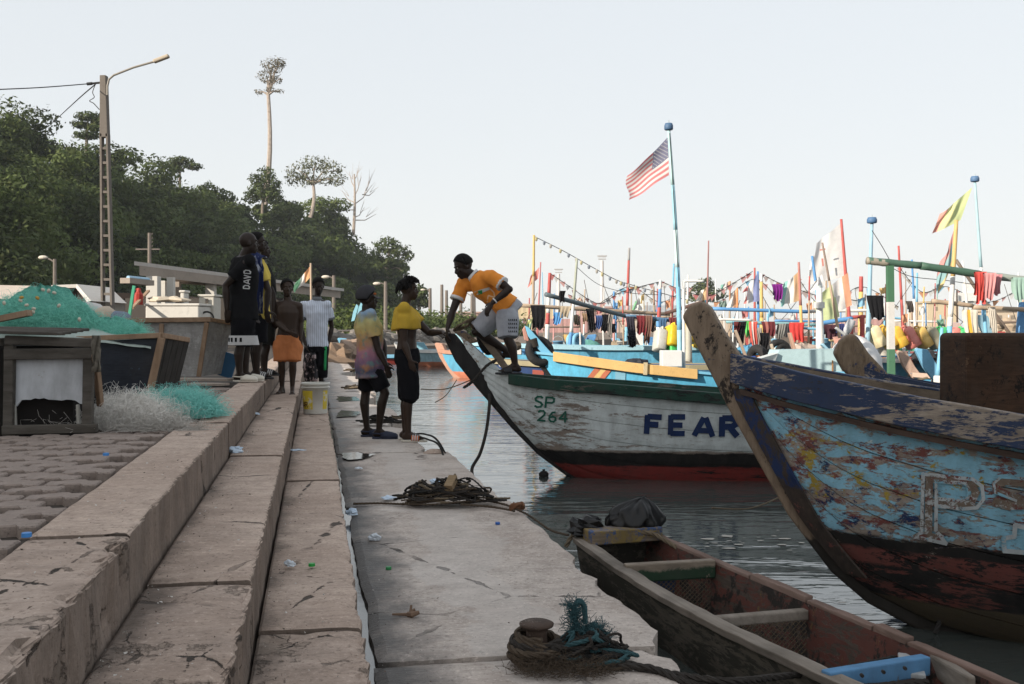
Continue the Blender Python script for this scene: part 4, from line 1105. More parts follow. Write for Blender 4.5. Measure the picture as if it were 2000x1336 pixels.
# wire mesh screens under the thwarts
M_net = paint('screen_wire', (0.10, 0.075, 0.05), 0.9)
for s0 in (0.76, 1.64):
    mb = MB(); a = skp(s0, -1, -0.12, -0.05); b = skp(s0 + 0.04, 1, -0.12, -0.05); L = (b - a).length; n = int(L / 0.028); hh = 0.27
    for k in range(-10, n + 1):
        for sg in (1, -1):
            t0 = k / n; t1 = (k + 10) / n
            q0, q1 = max(0, t0), min(1, t1)
            if q1 <= q0: continue
            f0 = (q0 - t0) / (t1 - t0); f1 = (q1 - t0) / (t1 - t0)
            if sg < 0: f0, f1 = 1 - f0, 1 - f1
            mb.tube([a.lerp(b, q0) - Vector((0, 0, f0 * hh)), a.lerp(b, q1) - Vector((0, 0, f1 * hh))], 0.0022, 4, cap=False)
    o = mb.build('wire_screen', M_net, sk); o['kind'] = 'stuff'
# blue plank and pale cap at the near end
mb = MB(); mb.bar(P(1612, 1330, 3.72), P(1808, 1298, 3.95), 0.05, 0.075); o = mb.build('bow_board', peel('blue_board', (0.12, 0.1, 0.08), (0.2, 0.17, 0.14), [((0.10, 0.24, 0.42), 0.42, 5, (1, 1, 1), None, None, 3.0)]), sk); bevel(o, 0.006)
for k in range(4):
    p = P(1640 + 42 * k, 1325 - 7 * k, 3.69 + 0.045 * k); mb = MB(); mb.tube([p, p + Vector((0, -0.014, 0))], 0.007, 8); mb.build('bolt', paint('bolt_iron', (0.03, 0.026, 0.024), 0.8), sk)
mb = MB(); mb.box(P(1780, 1300, 4.0), (0.085, 0.26, 0.02), Matrix.Rotation(-0.3, 3, 'Z')); o = mb.build('bow_cap', paint('pale_cap', (0.36, 0.37, 0.37), 0.8), sk); bevel(o, 0.005)
mb = MB(); mb.bar(P(1815, 1290, 4.05), P(1900, 1345, 3.7), 0.06, 0.09, w2=0.03); bevel(mb.build('bow_knee', M_sk_rail, sk), 0.01)
# ================================================================== people
def skin_mat(name, c):
    t = NT(name); n = t.noise(14, 4, 0.6); f = t.noise(160, 2, 0.5, seed=3)
    t.bump(f, 0.12, 0.003)
    return t.done(t.mix(n, tuple(x * 0.75 for x in c), tuple(x * 1.2 for x in c)), 0.46, 0.24)
SKIN = skin_mat('skin', (0.023, 0.0140, 0.0100)); SKIN2 = skin_mat('skin_warm', (0.040, 0.0245, 0.0172))
tH = NT('hair'); tH.bump(tH.noise(170, 3, 0.6), 0.8, 0.01); HAIR = tH.done((0.006, 0.005, 0.0045), 0.85, 0.2)
EYE = paint('eye_white', (0.20, 0.185, 0.165), 0.4, 0.1); PUP = paint('eye_dark', (0.01, 0.008, 0.007), 0.3, 0.1)
def limb(mb, pts, rad, n=12):
    mb.tube(pts, rad, n)
    for p, r in zip(pts, rad): mb.ell(p, r * 0.99, n, 8)
def ering(c, lat, fwd, a, b, n=20, sup=2.4):
    out = []
    for i in range(n):
        q = 2 * math.pi * i / n; cx, sx = math.cos(q), math.sin(q)
        x = math.copysign(abs(cx) ** (2 / sup), cx); y = math.copysign(abs(sx) ** (2 / sup), sx)
        out.append(c + lat * (a * x) + fwd * (b * y))
    return out
def hand(mb, wrist, tip, palm_n, s=1.0, curl=0.35, thumb=1):
    """palm, four unequal fingers with a knuckle bend, and a thumb from the side of the palm"""
    d = (tip - wrist).normalized(); nrm = (palm_n - d * palm_n.dot(d)).normalized(); sd = d.cross(nrm)
    L = 0.19 * s; kn = wrist + d * (0.095 * s)
    limb(mb, [wrist - d * 0.02, wrist + d * 0.015], [0.026 * s, 0.024 * s], 8)
    M = Matrix((sd, nrm, d)).transposed(); mb.ell(wrist + d * 0.055 * s, (0.041 * s, 0.016 * s, 0.056 * s), 10, 8, M)
    for k, (o, l) in enumerate(((-0.030, 0.070), (-0.010, 0.082), (0.010, 0.077), (0.029, 0.060))):
        a = kn + sd * o * s; dd = (d + nrm * curl).normalized(); b = a + dd * (l * 0.52 * s); d2 = (d + nrm * (curl * 2.6)).normalized(); c = b + d2 * (l * 0.5 * s)
        limb(mb, [a - d * 0.012, a, b, c], [0.0105 * s, 0.0100 * s, 0.0092 * s, 0.0082 * s], 6)
    a = wrist + d * 0.028 * s + sd * thumb * 0.030 * s; b = a + (d * 0.6 + sd * thumb * 0.75 + nrm * 0.3).normalized() * 0.04 * s; c = b + (d * 0.9 + sd * thumb * 0.25 + nrm * 0.4).normalized() * 0.034 * s
    limb(mb, [a, b, c], [0.0135 * s, 0.0115 * s, 0.0095 * s], 6)
def head(mb, c, f, u, s=1.0, beard=False):
    """c centre of the head, f where the face points, u up the skull"""
    f = (f - u * f.dot(u)).normalized(); l = u.cross(f)
    M = Matrix((l, f, u)).transposed()
    mb.ell(c + u * 0.030 * s - f * 0.012 * s, (0.076 * s, 0.097 * s, 0.092 * s), 18, 12, M)
    mb.ell(c - u * 0.040 * s + f * 0.022 * s, (0.060 * s, 0.070 * s, 0.078 * s), 16, 10, M)
    mb.ell(c - u * 0.092 * s + f * 0.060 * s, (0.032 * s, 0.028 * s, 0.024 * s), 10, 8, M)      # chin
    mb.tube([c + f * 0.080 * s + u * 0.020 * s, c + f * 0.096 * s - u * 0.018 * s, c + f * 0.108 * s - u * 0.030 * s], [0.010 * s, 0.014 * s, 0.018 * s], 8)
    mb.ell(c + f * 0.094 * s - u * 0.034 * s, (0.024 * s, 0.014 * s, 0.011 * s), 8, 6, M)       # nostrils
    mb.ell(c + f * 0.090 * s - u * 0.062 * s, (0.027 * s, 0.014 * s, 0.0085 * s), 8, 6, M)      # lips
    mb.ell(c + f * 0.086 * s - u * 0.076 * s, (0.024 * s, 0.014 * s, 0.0085 * s), 8, 6, M)
    for k in (-1, 1):
        mb.ell(c + f * 0.080 * s + l * (k * 0.030 * s) + u * 0.030 * s, (0.026 * s, 0.014 * s, 0.009 * s), 8, 6, M)   # brow
        mb.ell(c + l * (k * 0.078 * s) - f * 0.010 * s - u * 0.008 * s, (0.010 * s, 0.020 * s, 0.032 * s), 8, 6, M)   # ear
        mb.ell(c + f * 0.058 * s + l * (k * 0.046 * s) - u * 0.022 * s, (0.018 * s, 0.018 * s, 0.016 * s), 8, 6, M)   # cheekbone
def eyes(root, c, f, u, s=1.0):
    f = (f - u * f.dot(u)).normalized(); l = u.cross(f)
    for k in (-1, 1):
        p = c + f * 0.0725 * s + l * (k * 0.030 * s) + u * 0.012 * s
        mb = MB(); mb.ell(p, 0.0105 * s, 10, 6); e = mb.build('eye', EYE, root, True)
        mb = MB(); mb.ell(p + f * 0.0058 * s, 0.0062 * s, 8, 6); mb.build('pupil', PUP, e, True)
def hair_cap(root, c, f, u, s=1.0, h=0.018, low=-0.02, name='hair', mat=None):
    f = (f - u * f.dot(u)).normalized(); l = u.cross(f); mb = MB(); rows = []
    n, m = 24, 9
    for i in range(m + 1):
        th = (i / m) * 1.85
        row = []
        for j in range(n + 1):
            ph = 2 * math.pi * j / n; front = max(0, math.sin(ph)); t2 = th * (1 - 0.52 * front ** 0.7)
            r = 1 + 0.035 * fnoise((math.cos(ph) * 3, math.sin(ph) * 3, th * 3), 1.0)
            row.append(c + u * 0.030 * s - f * 0.012 * s + (l * (math.sin(t2) * math.cos(ph) * (0.076 + h)) + f * (math.sin(t2) * math.sin(ph) * (0.097 + h * 0.7)) + u * (math.cos(t2) * (0.092 + h))) * (s * r))
        rows.append(row)
    mb.grid(rows); o = mb.build(name, mat or HAIR, root, True); md = o.modifiers.new('s', 'SOLIDIFY'); md.thickness = h * 0.7; md.offset = -1; return o
def shoe(root, ank, toe_dir, mat, kind='clog', s=1.0, name='shoe', zs=None, stripes=None):
    """kind clog / slide / flip ; ank = ankle point above the sole height zs"""
    d = Vector((toe_dir[0], toe_dir[1], 0)).normalized(); l = Vector((-d.y, d.x, 0)); z0 = zs
    heel = Vector((ank.x, ank.y, z0)) - d * 0.075 * s
    prof = [(0.0, 0.030), (0.03, 0.040), (0.10, 0.042), (0.17, 0.050), (0.23, 0.052), (0.275, 0.040), (0.295, 0.018)]
    def ring(x, w, zb, zt): return [heel + d * x * s + l * a * w * s + Vector((0, 0, b)) for a, b in ((-1, zb), (1, zb), (1, zt), (-1, zt))]
    mb = MB(); mb.loft([ring(x, w, 0.0, 0.022) for x, w in prof]); sole = mb.build('sole' if kind != 'flip' else 'flip_flop', mat, root); bevel(sole, 0.006)
    if kind == 'clog':
        mb = MB(); top = [0.055, 0.062, 0.075, 0.072, 0.06, 0.048, 0.03]
        rings = []
        for (x, w), t in zip(prof[2:], top[2:]):
            rings.append([heel + d * x * s + l * (math.cos(a) * (w + 0.004) * s) + Vector((0, 0, 0.018 + math.sin(a) * t)) for a in [math.pi * k / 8 for k in range(9)]])
        mb.loft(rings, cap=True); mb.build('upper', mat, root, True)
        mb = MB(); mb.tube([heel + d * 0.11 * s + l * 0.045 + Vector((0, 0, 0.06)), heel + d * 0.005 + l * 0.03 + Vector((0, 0, 0.065)), heel + d * 0.005 - l * 0.03 + Vector((0, 0, 0.065)), heel + d * 0.11 * s - l * 0.045 + Vector((0, 0, 0.06))], 0.008, 6); mb.build('heel_strap', mat, root, True)
    elif kind == 'slide':
        x0s = (0.13, 0.155, 0.18, 0.205)
        mb = MB(); rings = []
        for x, w in ((0.12, 0.050), (0.16, 0.053), (0.21, 0.055)):
            rings.append([heel + d * x * s + l * (math.cos(a) * w * s) + Vector((0, 0, 0.016 + math.sin(a) * (0.075 - (x - 0.12) * 0.22))) for a in [math.pi * k / 10 for k in range(11)]])
        mb.loft(rings, cap=False); st = mb.build('strap', stripes[0] if stripes else mat, root, True); md = st.modifiers.new('s', 'SOLIDIFY'); md.thickness = 0.006
        if stripes:
            for k in range(3):
                x = 0.132 + 0.026 * k; mb = MB(); rows = []
                for xx in (x, x + 0.012):
                    w = 0.0505 + (xx - 0.12) * 0.05 + 0.003; rows.append([heel + d * xx * s + l * (math.cos(a) * w * s) + Vector((0, 0, 0.0185 + math.sin(a) * (0.0775 - (xx - 0.12) * 0.22))) for a in [math.pi * q / 10 for q in range(11)]])
                mb.grid(rows); mb.build('stripe', stripes[1], st, True)
def foot(mb, ank, toe_dir, z0, s=1.0):
    d = Vector((toe_dir[0], toe_dir[1], 0)).normalized(); l = Vector((-d.y, d.x, 0)); b = Vector((ank.x, ank.y, z0))
    limb(mb, [ank, b + Vector((0, 0, 0.045)) - d * 0.035], [0.034 * s, 0.032 * s], 10)
    limb(mb, [b - d * 0.045 + Vector((0, 0, 0.030)), b + d * 0.06 + Vector((0, 0, 0.038)), b + d * 0.125 + Vector((0, 0, 0.024))], [0.030 * s, 0.034 * s, 0.030 * s], 10)
    limb(mb, [ank, b + d * 0.07 + Vector((0, 0, 0.04))], [0.034 * s, 0.030 * s], 10)
    for k in range(5):
        a = b + d * 0.125 + l * ((k - 2) * 0.016) + Vector((0, 0, 0.016)); limb(mb, [a, a + d * (0.055 - abs(k - 1) * 0.007)], [0.013, 0.010], 6)

def person(label, org, d, yaw, J, hs=1.0, skin=None, shirt=None, shorts=None, hair='short', look=None, tilt=None, foot_z=(0, 0), toe=None, shw=0.185, hands=(0.35, 0.35), palm=None, belly=1.0, flip=1, H=1.75):
    """yaw: angle of facing (0 = to the right of the picture, 90 = away from the viewer). J holds joints as (px, py, depth offset)"""
    root = thing('person', label, 'person', org)
    W = lambda q: P(q[0], q[1], d + (q[2] if len(q) > 2 else 0.0))
    j = {k: W(v) for k, v in J.items()}
    fw = Vector((math.cos(R(yaw)), math.sin(R(yaw)), 0)); lat = Vector((-fw.y, fw.x, 0))      # lat: to the person's left
    sp = (j['neck'] - j['pelvis']).normalized()
    f2 = (fw - sp * fw.dot(sp)).normalized(); l2 = sp.cross(f2)
    L = (j['neck'] - j['pelvis']).length; s = H / 1.75
    at = lambda t: j['pelvis'].lerp(j['neck'], t)
    shl = j.get('sl', at(0.93) + l2 * shw * s); shr = j.get('sr', at(0.93) - l2 * shw * s)
    hl = j.get('hl', j['pelvis'] + l2 * 0.088 * s); hr = j.get('hr', j['pelvis'] - l2 * 0.088 * s)
    prof = [(-0.16, 0.150, 0.115, 0.0), (-0.03, 0.168, 0.122, 0.0), (0.12, 0.158, 0.112, 0.0), (0.30, 0.140, 0.100 * belly, 0.01), (0.50, 0.152, 0.108, 0.012), (0.70, 0.172, 0.118, 0.012), (0.86, 0.178, 0.104, 0.0), (0.96, 0.125, 0.078, -0.01), (1.02, 0.070, 0.060, -0.01)]
    def trunk(mb, prof, k=1.0, add=0.0, t0=-9, t1=9):
        rings = []
        for t, a, b, o in prof:
            if t < t0 or t > t1: continue
            rings.append(ering(at(t) + f2 * o * s, l2, f2, a * s * k + add, b * s * k + add))
        mb.loft(rings)
    mb = MB(); trunk(mb, prof)
    hc = j['head']; up = Vector((0, 0, 1)) if tilt is None else Vector(tilt).normalized()
    lk = Vector((math.cos(R(look if look is not None else yaw)), math.sin(R(look if look is not None else yaw)), 0))
    if tilt is not None: lk = (lk - up * lk.dot(up)).normalized()
    nb = hc - up * 0.075 * hs - lk * 0.020 * hs
    limb(mb, [j['neck'] - sp * 0.03, j['neck'].lerp(nb, 0.5), nb], [0.066 * s, 0.056 * s, 0.054 * s], 12)
    for sh in (shl, shr):
        limb(mb, [at(0.95), sh], [0.055 * s, 0.062 * s], 12)
        mb.ell(sh.lerp(at(0.75), 0.35), (0.075 * s, 0.07 * s, 0.08 * s), 10, 8)
    head(mb, hc, lk, up, hs)
    for i, (sh, e, w, h) in enumerate(((shl, 'el', 'wl', 'tl'), (shr, 'er', 'wr', 'tr'))):
        if e not in j: continue
        a, b, c = sh, j[e], j[w]
        limb(mb, [a, a.lerp(b, 0.35), a.lerp(b, 0.75), b, b.lerp(c, 0.28), b.lerp(c, 0.7), c], [0.058 * s, 0.056 * s, 0.045 * s, 0.040 * s, 0.044 * s, 0.033 * s, 0.026 * s], 12)
        pn = Vector(palm[i]) if palm else (fw * 0.3 + (l2 if i else -l2))
        hand(mb, c, j[h], pn, s * 0.98, hands[i], thumb=(1 if i else -1) * flip)
    fz = foot_z
    for i, (hp, k, a) in enumerate(((hl, 'kl', 'al'), (hr, 'kr', 'ar'))):
        if k not in j: continue
        h, kn, an = hp, j[k], j[a]
        bk = -fw * 0.018 * s
        limb(mb, [h, h.lerp(kn, 0.3), h.lerp(kn, 0.72), kn, kn.lerp(an, 0.28) + bk, kn.lerp(an, 0.62) + bk * 0.6, an], [0.088 * s, 0.085 * s, 0.064 * s, 0.054 * s, 0.057 * s, 0.044 * s, 0.034 * s], 12)
        td = toe[i] if toe else fw
        foot(mb, an, td, fz[i], s)
    body = mb.build('body', skin or SKIN, root); soft(body, 0.0075, 5, 0.5)
    eyes(root, hc, lk, up, hs)
    if hair == 'short': hair_cap(root, hc, lk, up, hs, 0.016)
    elif hair == 'tall': hair_cap(root, hc, lk, up, hs, 0.030)
    elif hair == 'twists':
        ho = hair_cap(root, hc, lk, up, hs, 0.026); r2 = random.Random(5)
        lf = up.cross(lk)
        mbh = MB()
        for k in range(95):
            a = r2.uniform(0, 6.28); th = r2.uniform(0.1, 1.75)
            if math.sin(a) > 0.45 and th > 1.0: th *= 0.55
            n_ = lf * (math.sin(th) * math.cos(a)) + lk * (math.sin(th) * math.sin(a)) + up * math.cos(th)
            p = hc + up * 0.03 + n_ * 0.105 * hs; q = p + n_ * 0.035 + Vector((0, 0, -0.012)); e = q + n_ * 0.012 + Vector((0, 0, -0.04))
            mbh.tube([p, q, e], [0.012, 0.012, 0.006], 6)
        o = mbh.build('hair_twists', HAIR, root); o['kind'] = 'stuff'
    if shirt:
        mb = MB(); k = shirt.get('k', 1.06); hem = shirt.get('hem', -0.2); loose = shirt.get('loose', 0.02); nk = shirt.get('neck', 0.99)
        prf = [(hem, 0.172, 0.128, 0.0)] + [q for q in prof if hem + 0.03 < q[0] < nk] + [(nk, 0.088, 0.074, -0.01)]
        rings = []
        for t, a, b, o in prf:
            g = loose * (1 if t < 0.75 else 0.45) * s; rings.append(ering(at(t) + f2 * o * s, l2, f2, max(a, 0.15 if t < 0.9 else 0) * s * k + g, b * s * k + g))
        mb.loft(rings)
        for sh, e in ((shl, 'el'), (shr, 'er')):
            if e not in j: continue
            sl = shirt.get('sleeve', 0.62); a = sh; b = j[e]; end = a.lerp(b, sl)
            mb.tube([at(0.88), a.lerp(at(0.9), 0.15), a.lerp(b, 0.25), end], [0.078 * s, 0.080 * s, 0.079 * s, 0.080 * s], 14); mb.ell(a, 0.078 * s, 12, 8); mb.ell(a.lerp(at(0.75), 0.35), (0.092 * s, 0.088 * s, 0.095 * s), 12, 8)
        sh_o = mb.build('shirt', shirt['mat'], root); soft(sh_o, 0.011, 4, 0.5, (shirt.get('wr', 0.013), 9.0, 6.5, len(label)))
        if 'cuff' in shirt:
            for sh, e in ((shl, 'el'), (shr, 'er')):
                if e not in j: continue
                sl = shirt.get('sleeve', 0.62); a = sh; b = j[e]; m2 = MB(); m2.tube([a.lerp(b, sl - 0.09), a.lerp(b, sl + 0.01)], [0.083 * s, 0.084 * s], 16); m2.build('cuff', shirt['cuff'], root, True)
        if 'collar' in shirt:
            m2 = MB(); m2.loft([ering(at(0.975), l2, f2, 0.088 * s, 0.080 * s), ering(at(1.06) - f2 * 0.01, l2, f2, 0.074 * s, 0.070 * s)], cap=False); o = m2.build('collar', shirt['collar'], root, True); md = o.modifiers.new('s', 'SOLIDIFY'); md.thickness = 0.008
        root['shirt_name'] = sh_o.name
    if shorts:
        mb = MB(); t1 = shorts.get('top', 0.06); g = shorts.get('loose', 0.018) * s
        mb.loft([ering(at(t), l2, f2, a * s + g * 0.7, b * s + g * 0.7) for t, a, b in ((t1, 0.158, 0.114), (0.0, 0.168, 0.122), (-0.10, 0.172, 0.128), (-0.20, 0.155, 0.122))])
        for hp, k, a in ((hl, 'kl', 'al'), (hr, 'kr', 'ar')):
            if k not in j: continue
            ln = shorts.get('len', 0.85); kn = j[k]; an = j[a]
            path = [hp.lerp(kn, 0.05), hp.lerp(kn, 0.3), hp.lerp(kn, min(ln, 0.98) * 0.7), hp.lerp(kn, min(ln, 1.0))]
            wd = shorts.get('w', 1.0); rr = [0.098 * s + g, 0.097 * s * wd + g, 0.088 * s * wd + g, 0.084 * s * wd + g]
            if ln > 1: path.append(kn.lerp(an, ln - 1)); rr.append(0.080 * s * wd + g)
            mb.tube(path, rr, 16)
            for p_, r_ in zip(path[1:-1], rr[1:-1]): mb.ell(p_, r_, 12, 8)
        so_ = mb.build('shorts', shorts['mat'], root); soft(so_, 0.011, 2, 0.5, (shorts.get('wr', 0.010), 11.0, 7.0, len(label) + 3))
        root['shorts_name'] = so_.name
    return root, j, dict(at=at, l2=l2, f2=f2, s=s, fw=fw, lat=lat, shl=shl, shr=shr, hl=hl, hr=hr)

BLACK_C = cloth('black_cotton', (0.010, 0.010, 0.011)); BLACK_S = cloth('black_shorts', (0.008, 0.008, 0.010)); CAMO = cloth('dark_camo', (0.018, 0.018, 0.016))
YELLOW_C = cloth('yellow_cotton', (0.62, 0.47, 0.10)); MUST_C = cloth('mustard_cotton', (0.50, 0.33, 0.045)); ORANGE_S = cloth('orange_shorts', (0.52, 0.19, 0.075))
WHITE_R = paint('white_rubber', (0.62, 0.58, 0.50), 0.7, 0.15); BLACK_R = paint('black_rubber', (0.02, 0.02, 0.022), 0.6); WHITE_P = paint('white_print', (0.48, 0.48, 0.48), 0.7, 0.15)
NAVY_R = paint('navy_rubber', (0.028, 0.034, 0.060), 0.75); ORNG_R = paint('orange_rubber', (0.60, 0.17, 0.06), 0.6)
GREYJ = NT('grey_denim'); _n = GREYJ.noise(60, 4, 0.6, stretch=(1, 1, 0.3)); _m = GREYJ.noise(5, 4, 0.6, seed=2); GREYD = GREYJ.done(GREYJ.mix(GREYJ.step(_m, 0.5, 0.25), GREYJ.mix(_n, (0.20, 0.21, 0.24), (0.30, 0.315, 0.35)), (0.38, 0.395, 0.43)), 0.95, 0.1)
# white polo with thin vertical lines
tp = NT('striped_polo'); wv = tp.n.new('ShaderNodeTexWave'); wv.wave_type = 'BANDS'; wv.bands_direction = 'X'; wv.inputs['Scale'].default_value = 11.5; wv.inputs['Distortion'].default_value = 0.15
tp.l.new(tp.pos, wv.inputs['Vector']); POLO = tp.done(tp.mix(tp.step(wv.outputs[1], 0.955, 0.03), tp.mix(tp.noise(6, 3), (0.52, 0.57, 0.66), (0.64, 0.68, 0.76)), (0.16, 0.18, 0.24)), 0.9, 0.1)
GREY_T = cloth('grey_trim', (0.16, 0.17, 0.18))
# tie-dye
tt = NT('tie_dye'); zz = tt.math('ADD', tt.xyz(2), tt.math('MULTIPLY', tt.math('SUBTRACT', tt.noise(7, 5, 0.6), 0.5), 0.22))
zc = tt.ramp(tt.math('DIVIDE', zz, 1.6), [(0.42, (0.22, 0.14, 0.13)), (0.475, (0.075, 0.085, 0.13)), (0.55, (0.17, 0.10, 0.16)), (0.63, (0.32, 0.155, 0.20)), (0.70, (0.40, 0.25, 0.16)), (0.77, (0.46, 0.36, 0.15)), (0.86, (0.38, 0.36, 0.17)), (0.905, (0.22, 0.31, 0.42))])
sp1 = tt.step(tt.noise(9, 5, 0.65, seed=6), 0.60, 0.05); sp2 = tt.step(tt.noise(6, 5, 0.65, seed=16), 0.62, 0.06)
cc = tt.mix(tt.math('MULTIPLY', sp1, 0.75), zc, (0.10, 0.22, 0.20)); cc = tt.mix(tt.math('MULTIPLY', sp2, 0.6), cc, (0.42, 0.20, 0.05))
tt.bump(tt.noise(90, 2), 0.15, 0.004); TIEDYE = tt.done(cc, 0.95, 0.1)
# orange football jersey
tj = NT('orange_jersey'); ORJ = tj.done(tj.mix(tj.noise(6, 4), (0.64, 0.215, 0.03), (0.76, 0.285, 0.05)), 0.85, 0.15)
WHITE_C = cloth('white_trim', (0.62, 0.62, 0.62)); GREEN_C = cloth('green_trim', (0.03, 0.26, 0.09))
def sh_bvh(root, key='shirt_name'):
    return bpy.data.objects[root[key]]

# --- two at the edge of the slab
p6, j6, k6 = person('person in tie-dye shirt and grey cap standing at the quay edge facing the water', P(728, 855, 11.57), 11.57, 20,
    dict(head=(719, 586), neck=(716, 609), pelvis=(722, 713, -.02), el=(748, 668, .22), wl=(752, 706, .12), tl=(758, 728, .08), er=(738, 681, -.2), wr=(754, 714, -.22), tr=(760, 733, -.2),
         kr=(752, 768, -.12), ar=(740, 840, -.10), kl=(714, 770, .12), al=(717, 838, .12)),
    shirt=dict(mat=TIEDYE, hem=-0.24, loose=0.035, sleeve=0.66), shorts=dict(mat=BLACK_S, len=0.86, w=0.9), hair='short', toe=((1, .1), (1, -.05)), look=12, foot_z=(0.02, 0.02))
hc = j6['head']; CAPM = cloth('grey_cap', (0.045, 0.045, 0.050)); lk = Vector((0.98, 0.15, -0.05)).normalized()
hair_cap(p6, hc + Vector((0, 0, 0.012)), lk, Vector((0, 0, 1)), 1.06, 0.022, name='cap', mat=CAPM)
mb = MB(); rows = []
for a in np.linspace(-1.0, 1.0, 9):
    l = Vector((-lk.y, lk.x, 0)); b = hc + lk * (0.080 - 0.02 * a * a) + l * a * 0.078 + Vector((0, 0, 0.052)); rows.append([b, b + lk * (0.085 - 0.035 * a * a) + Vector((0, 0, -0.018 - 0.014 * a * a))])
mb.grid(rows); o = mb.build('cap_brim', cloth('cap_brim', (0.10, 0.10, 0.105)), p6, True); o.modifiers.new('s', 'SOLIDIFY').thickness = 0.004
mb = MB(); mb.ell(hc + lk * 0.085 + Vector((0, -0.055, 0.075)), (0.018, 0.006, 0.014), 8, 6); mb.build('cap_badge', paint('badge_orange', (0.45, 0.13, 0.04), 0.7), p6)
for a, td in (('al', (1, .1)), ('ar', (1, -.05))): shoe(p6, j6[a], td, NAVY_R, 'clog', zs=0.0)

p7, j7, k7 = person('person in mustard T-shirt hitched over the chest, arm out to the boat stem', P(795, 862, 11.25), 11.25, 4,
    dict(head=(799, 566), neck=(790, 598), pelvis=(795, 690), er=(788, 668, -.2), wr=(801, 703, -.22), tr=(807, 722, -.2), el=(838, 650, .16), wl=(862, 649, .08), tl=(880, 652, .04),
         kr=(800, 770, -.09), ar=(797, 848, -.08), kl=(796, 770, .10), al=(792, 846, .12)), skin=SKIN2,
    shirt=dict(mat=MUST_C, hem=0.50, loose=0.03, sleeve=0.60, wr=0.011), shorts=dict(mat=BLACK_S, len=1.12, w=1.08, top=0.10, loose=0.018), H=1.8, hair='twists', toe=((1, 0), (1, -.1)), look=2, foot_z=(0.022, 0.022), palm=((0, 0, -1), (0, 1, 0.2)))
for a, td in (('al', (1, 0)), ('ar', (1, -.1))): shoe(p7, j7[a], td, WHITE_R, 'slide', zs=0.0, stripes=(ORNG_R, WHITE_P))

# --- the one stepping on the boat
p8, j8, k8 = person('person in orange football jersey and grey shorts stooping on the white boat bow', P(1003, 722, 10.9), 10.9, 182,
    dict(head=(905, 521, .05), neck=(925, 539, .05), pelvis=(992, 600, .05), sl=(962, 541, -.20), sr=(905, 553, .22), el=(995, 565, -.30), wl=(962, 591, -.34), tl=(949, 611, -.34),
         er=(884, 608, .14), wr=(874, 641, .02), tr=(872, 664, -.02), hl=(990, 604, -.05), hr=(980, 604, .15), kl=(993, 664, -.12), al=(1006, 712, -.10), kr=(930, 648, .16), ar=(996, 690, .28)),
    H=1.76, hs=1.06, shirt=dict(mat=ORJ, hem=-0.02, loose=0.02, sleeve=0.60, cuff=WHITE_C, collar=WHITE_C, k=1.04), shorts=dict(mat=GREYD, len=0.93, w=1.18, top=0.10, loose=0.016), hair='short', look=196, tilt=(-0.42, -0.05, 0.9),
    foot_z=(P(1003, 727, 10.8).z, P(990, 700, 11.18).z), toe=((-1, -.25), (-0.9, 0.2)), palm=((0.3, 0.5, -0.2), (0.6, 0, -0.8)), hands=(0.45, 0.7))
o = shoe(p8, j8['al'], (-1, -.25), BLACK_R, 'slide', zs=P(1003, 727, 10.8).z - 0.022)
mb = MB(); mb.tube([j8['wl'].lerp(j8['el'], 0.10), j8['wl'].lerp(j8['el'], 0.16)], 0.034, 14); mb.build('wristband', WHITE_C, p8, True)

# --- group on the steps
p1, j1, k1 = person('person in black T-shirt with shaved head and white-banded shorts on the top step', P(470, 745, 12.0), 12.0, 35,
    dict(head=(486, 475), neck=(475, 503), pelvis=(474, 607), el=(492, 560, .25), wl=(498, 606, .22), tl=(500, 626, .2), er=(441, 558, -.16), wr=(443, 604, -.18), tr=(446, 628, -.16),
         kr=(470, 676, -.08), ar=(468, 731, -.08), kl=(482, 676, .1), al=(480, 729, .1)),
    H=1.84, hs=1.08, shirt=dict(mat=BLACK_C, hem=-0.17, loose=0.028, sleeve=0.7, k=1.1), shorts=dict(mat=BLACK_S, len=0.98, w=1.25), hair='shaved', look=25, shw=0.2, foot_z=(0.65, 0.65), toe=((1, .2), (1, -.1)))
for a, td in (('al', (1, .2)), ('ar', (1, -.1))): shoe(p1, j1[a], td, WHITE_R, 'clog', zs=0.63)
for hp, kn in ((k1['hl'], j1['kl']), (k1['hr'], j1['kr'])):
    mb = MB(); a = hp.lerp(kn, 0.70); b = hp.lerp(kn, 0.965); ring = lambda c, r: ering(c, Vector((1, 0, 0)), Vector((0, 1, 0)), r, r, 20, 2.0)
    mb.loft([ring(a, 0.150), ring(b, 0.152)], cap=False); bd = mb.build('shorts_band', WHITE_P, p1, True)
    for k in range(4):
        ang = -2.5 + k * 0.38; c = a.lerp(b, 0.45) + Vector((math.cos(ang), math.sin(ang), 0)) * 0.1535; mb = MB(); mb.box(c, (0.026, 0.004, 0.05), Matrix.Rotation(ang + math.pi / 2, 3, 'Z')); mb.build('band_mark', BLACK_S, bd)

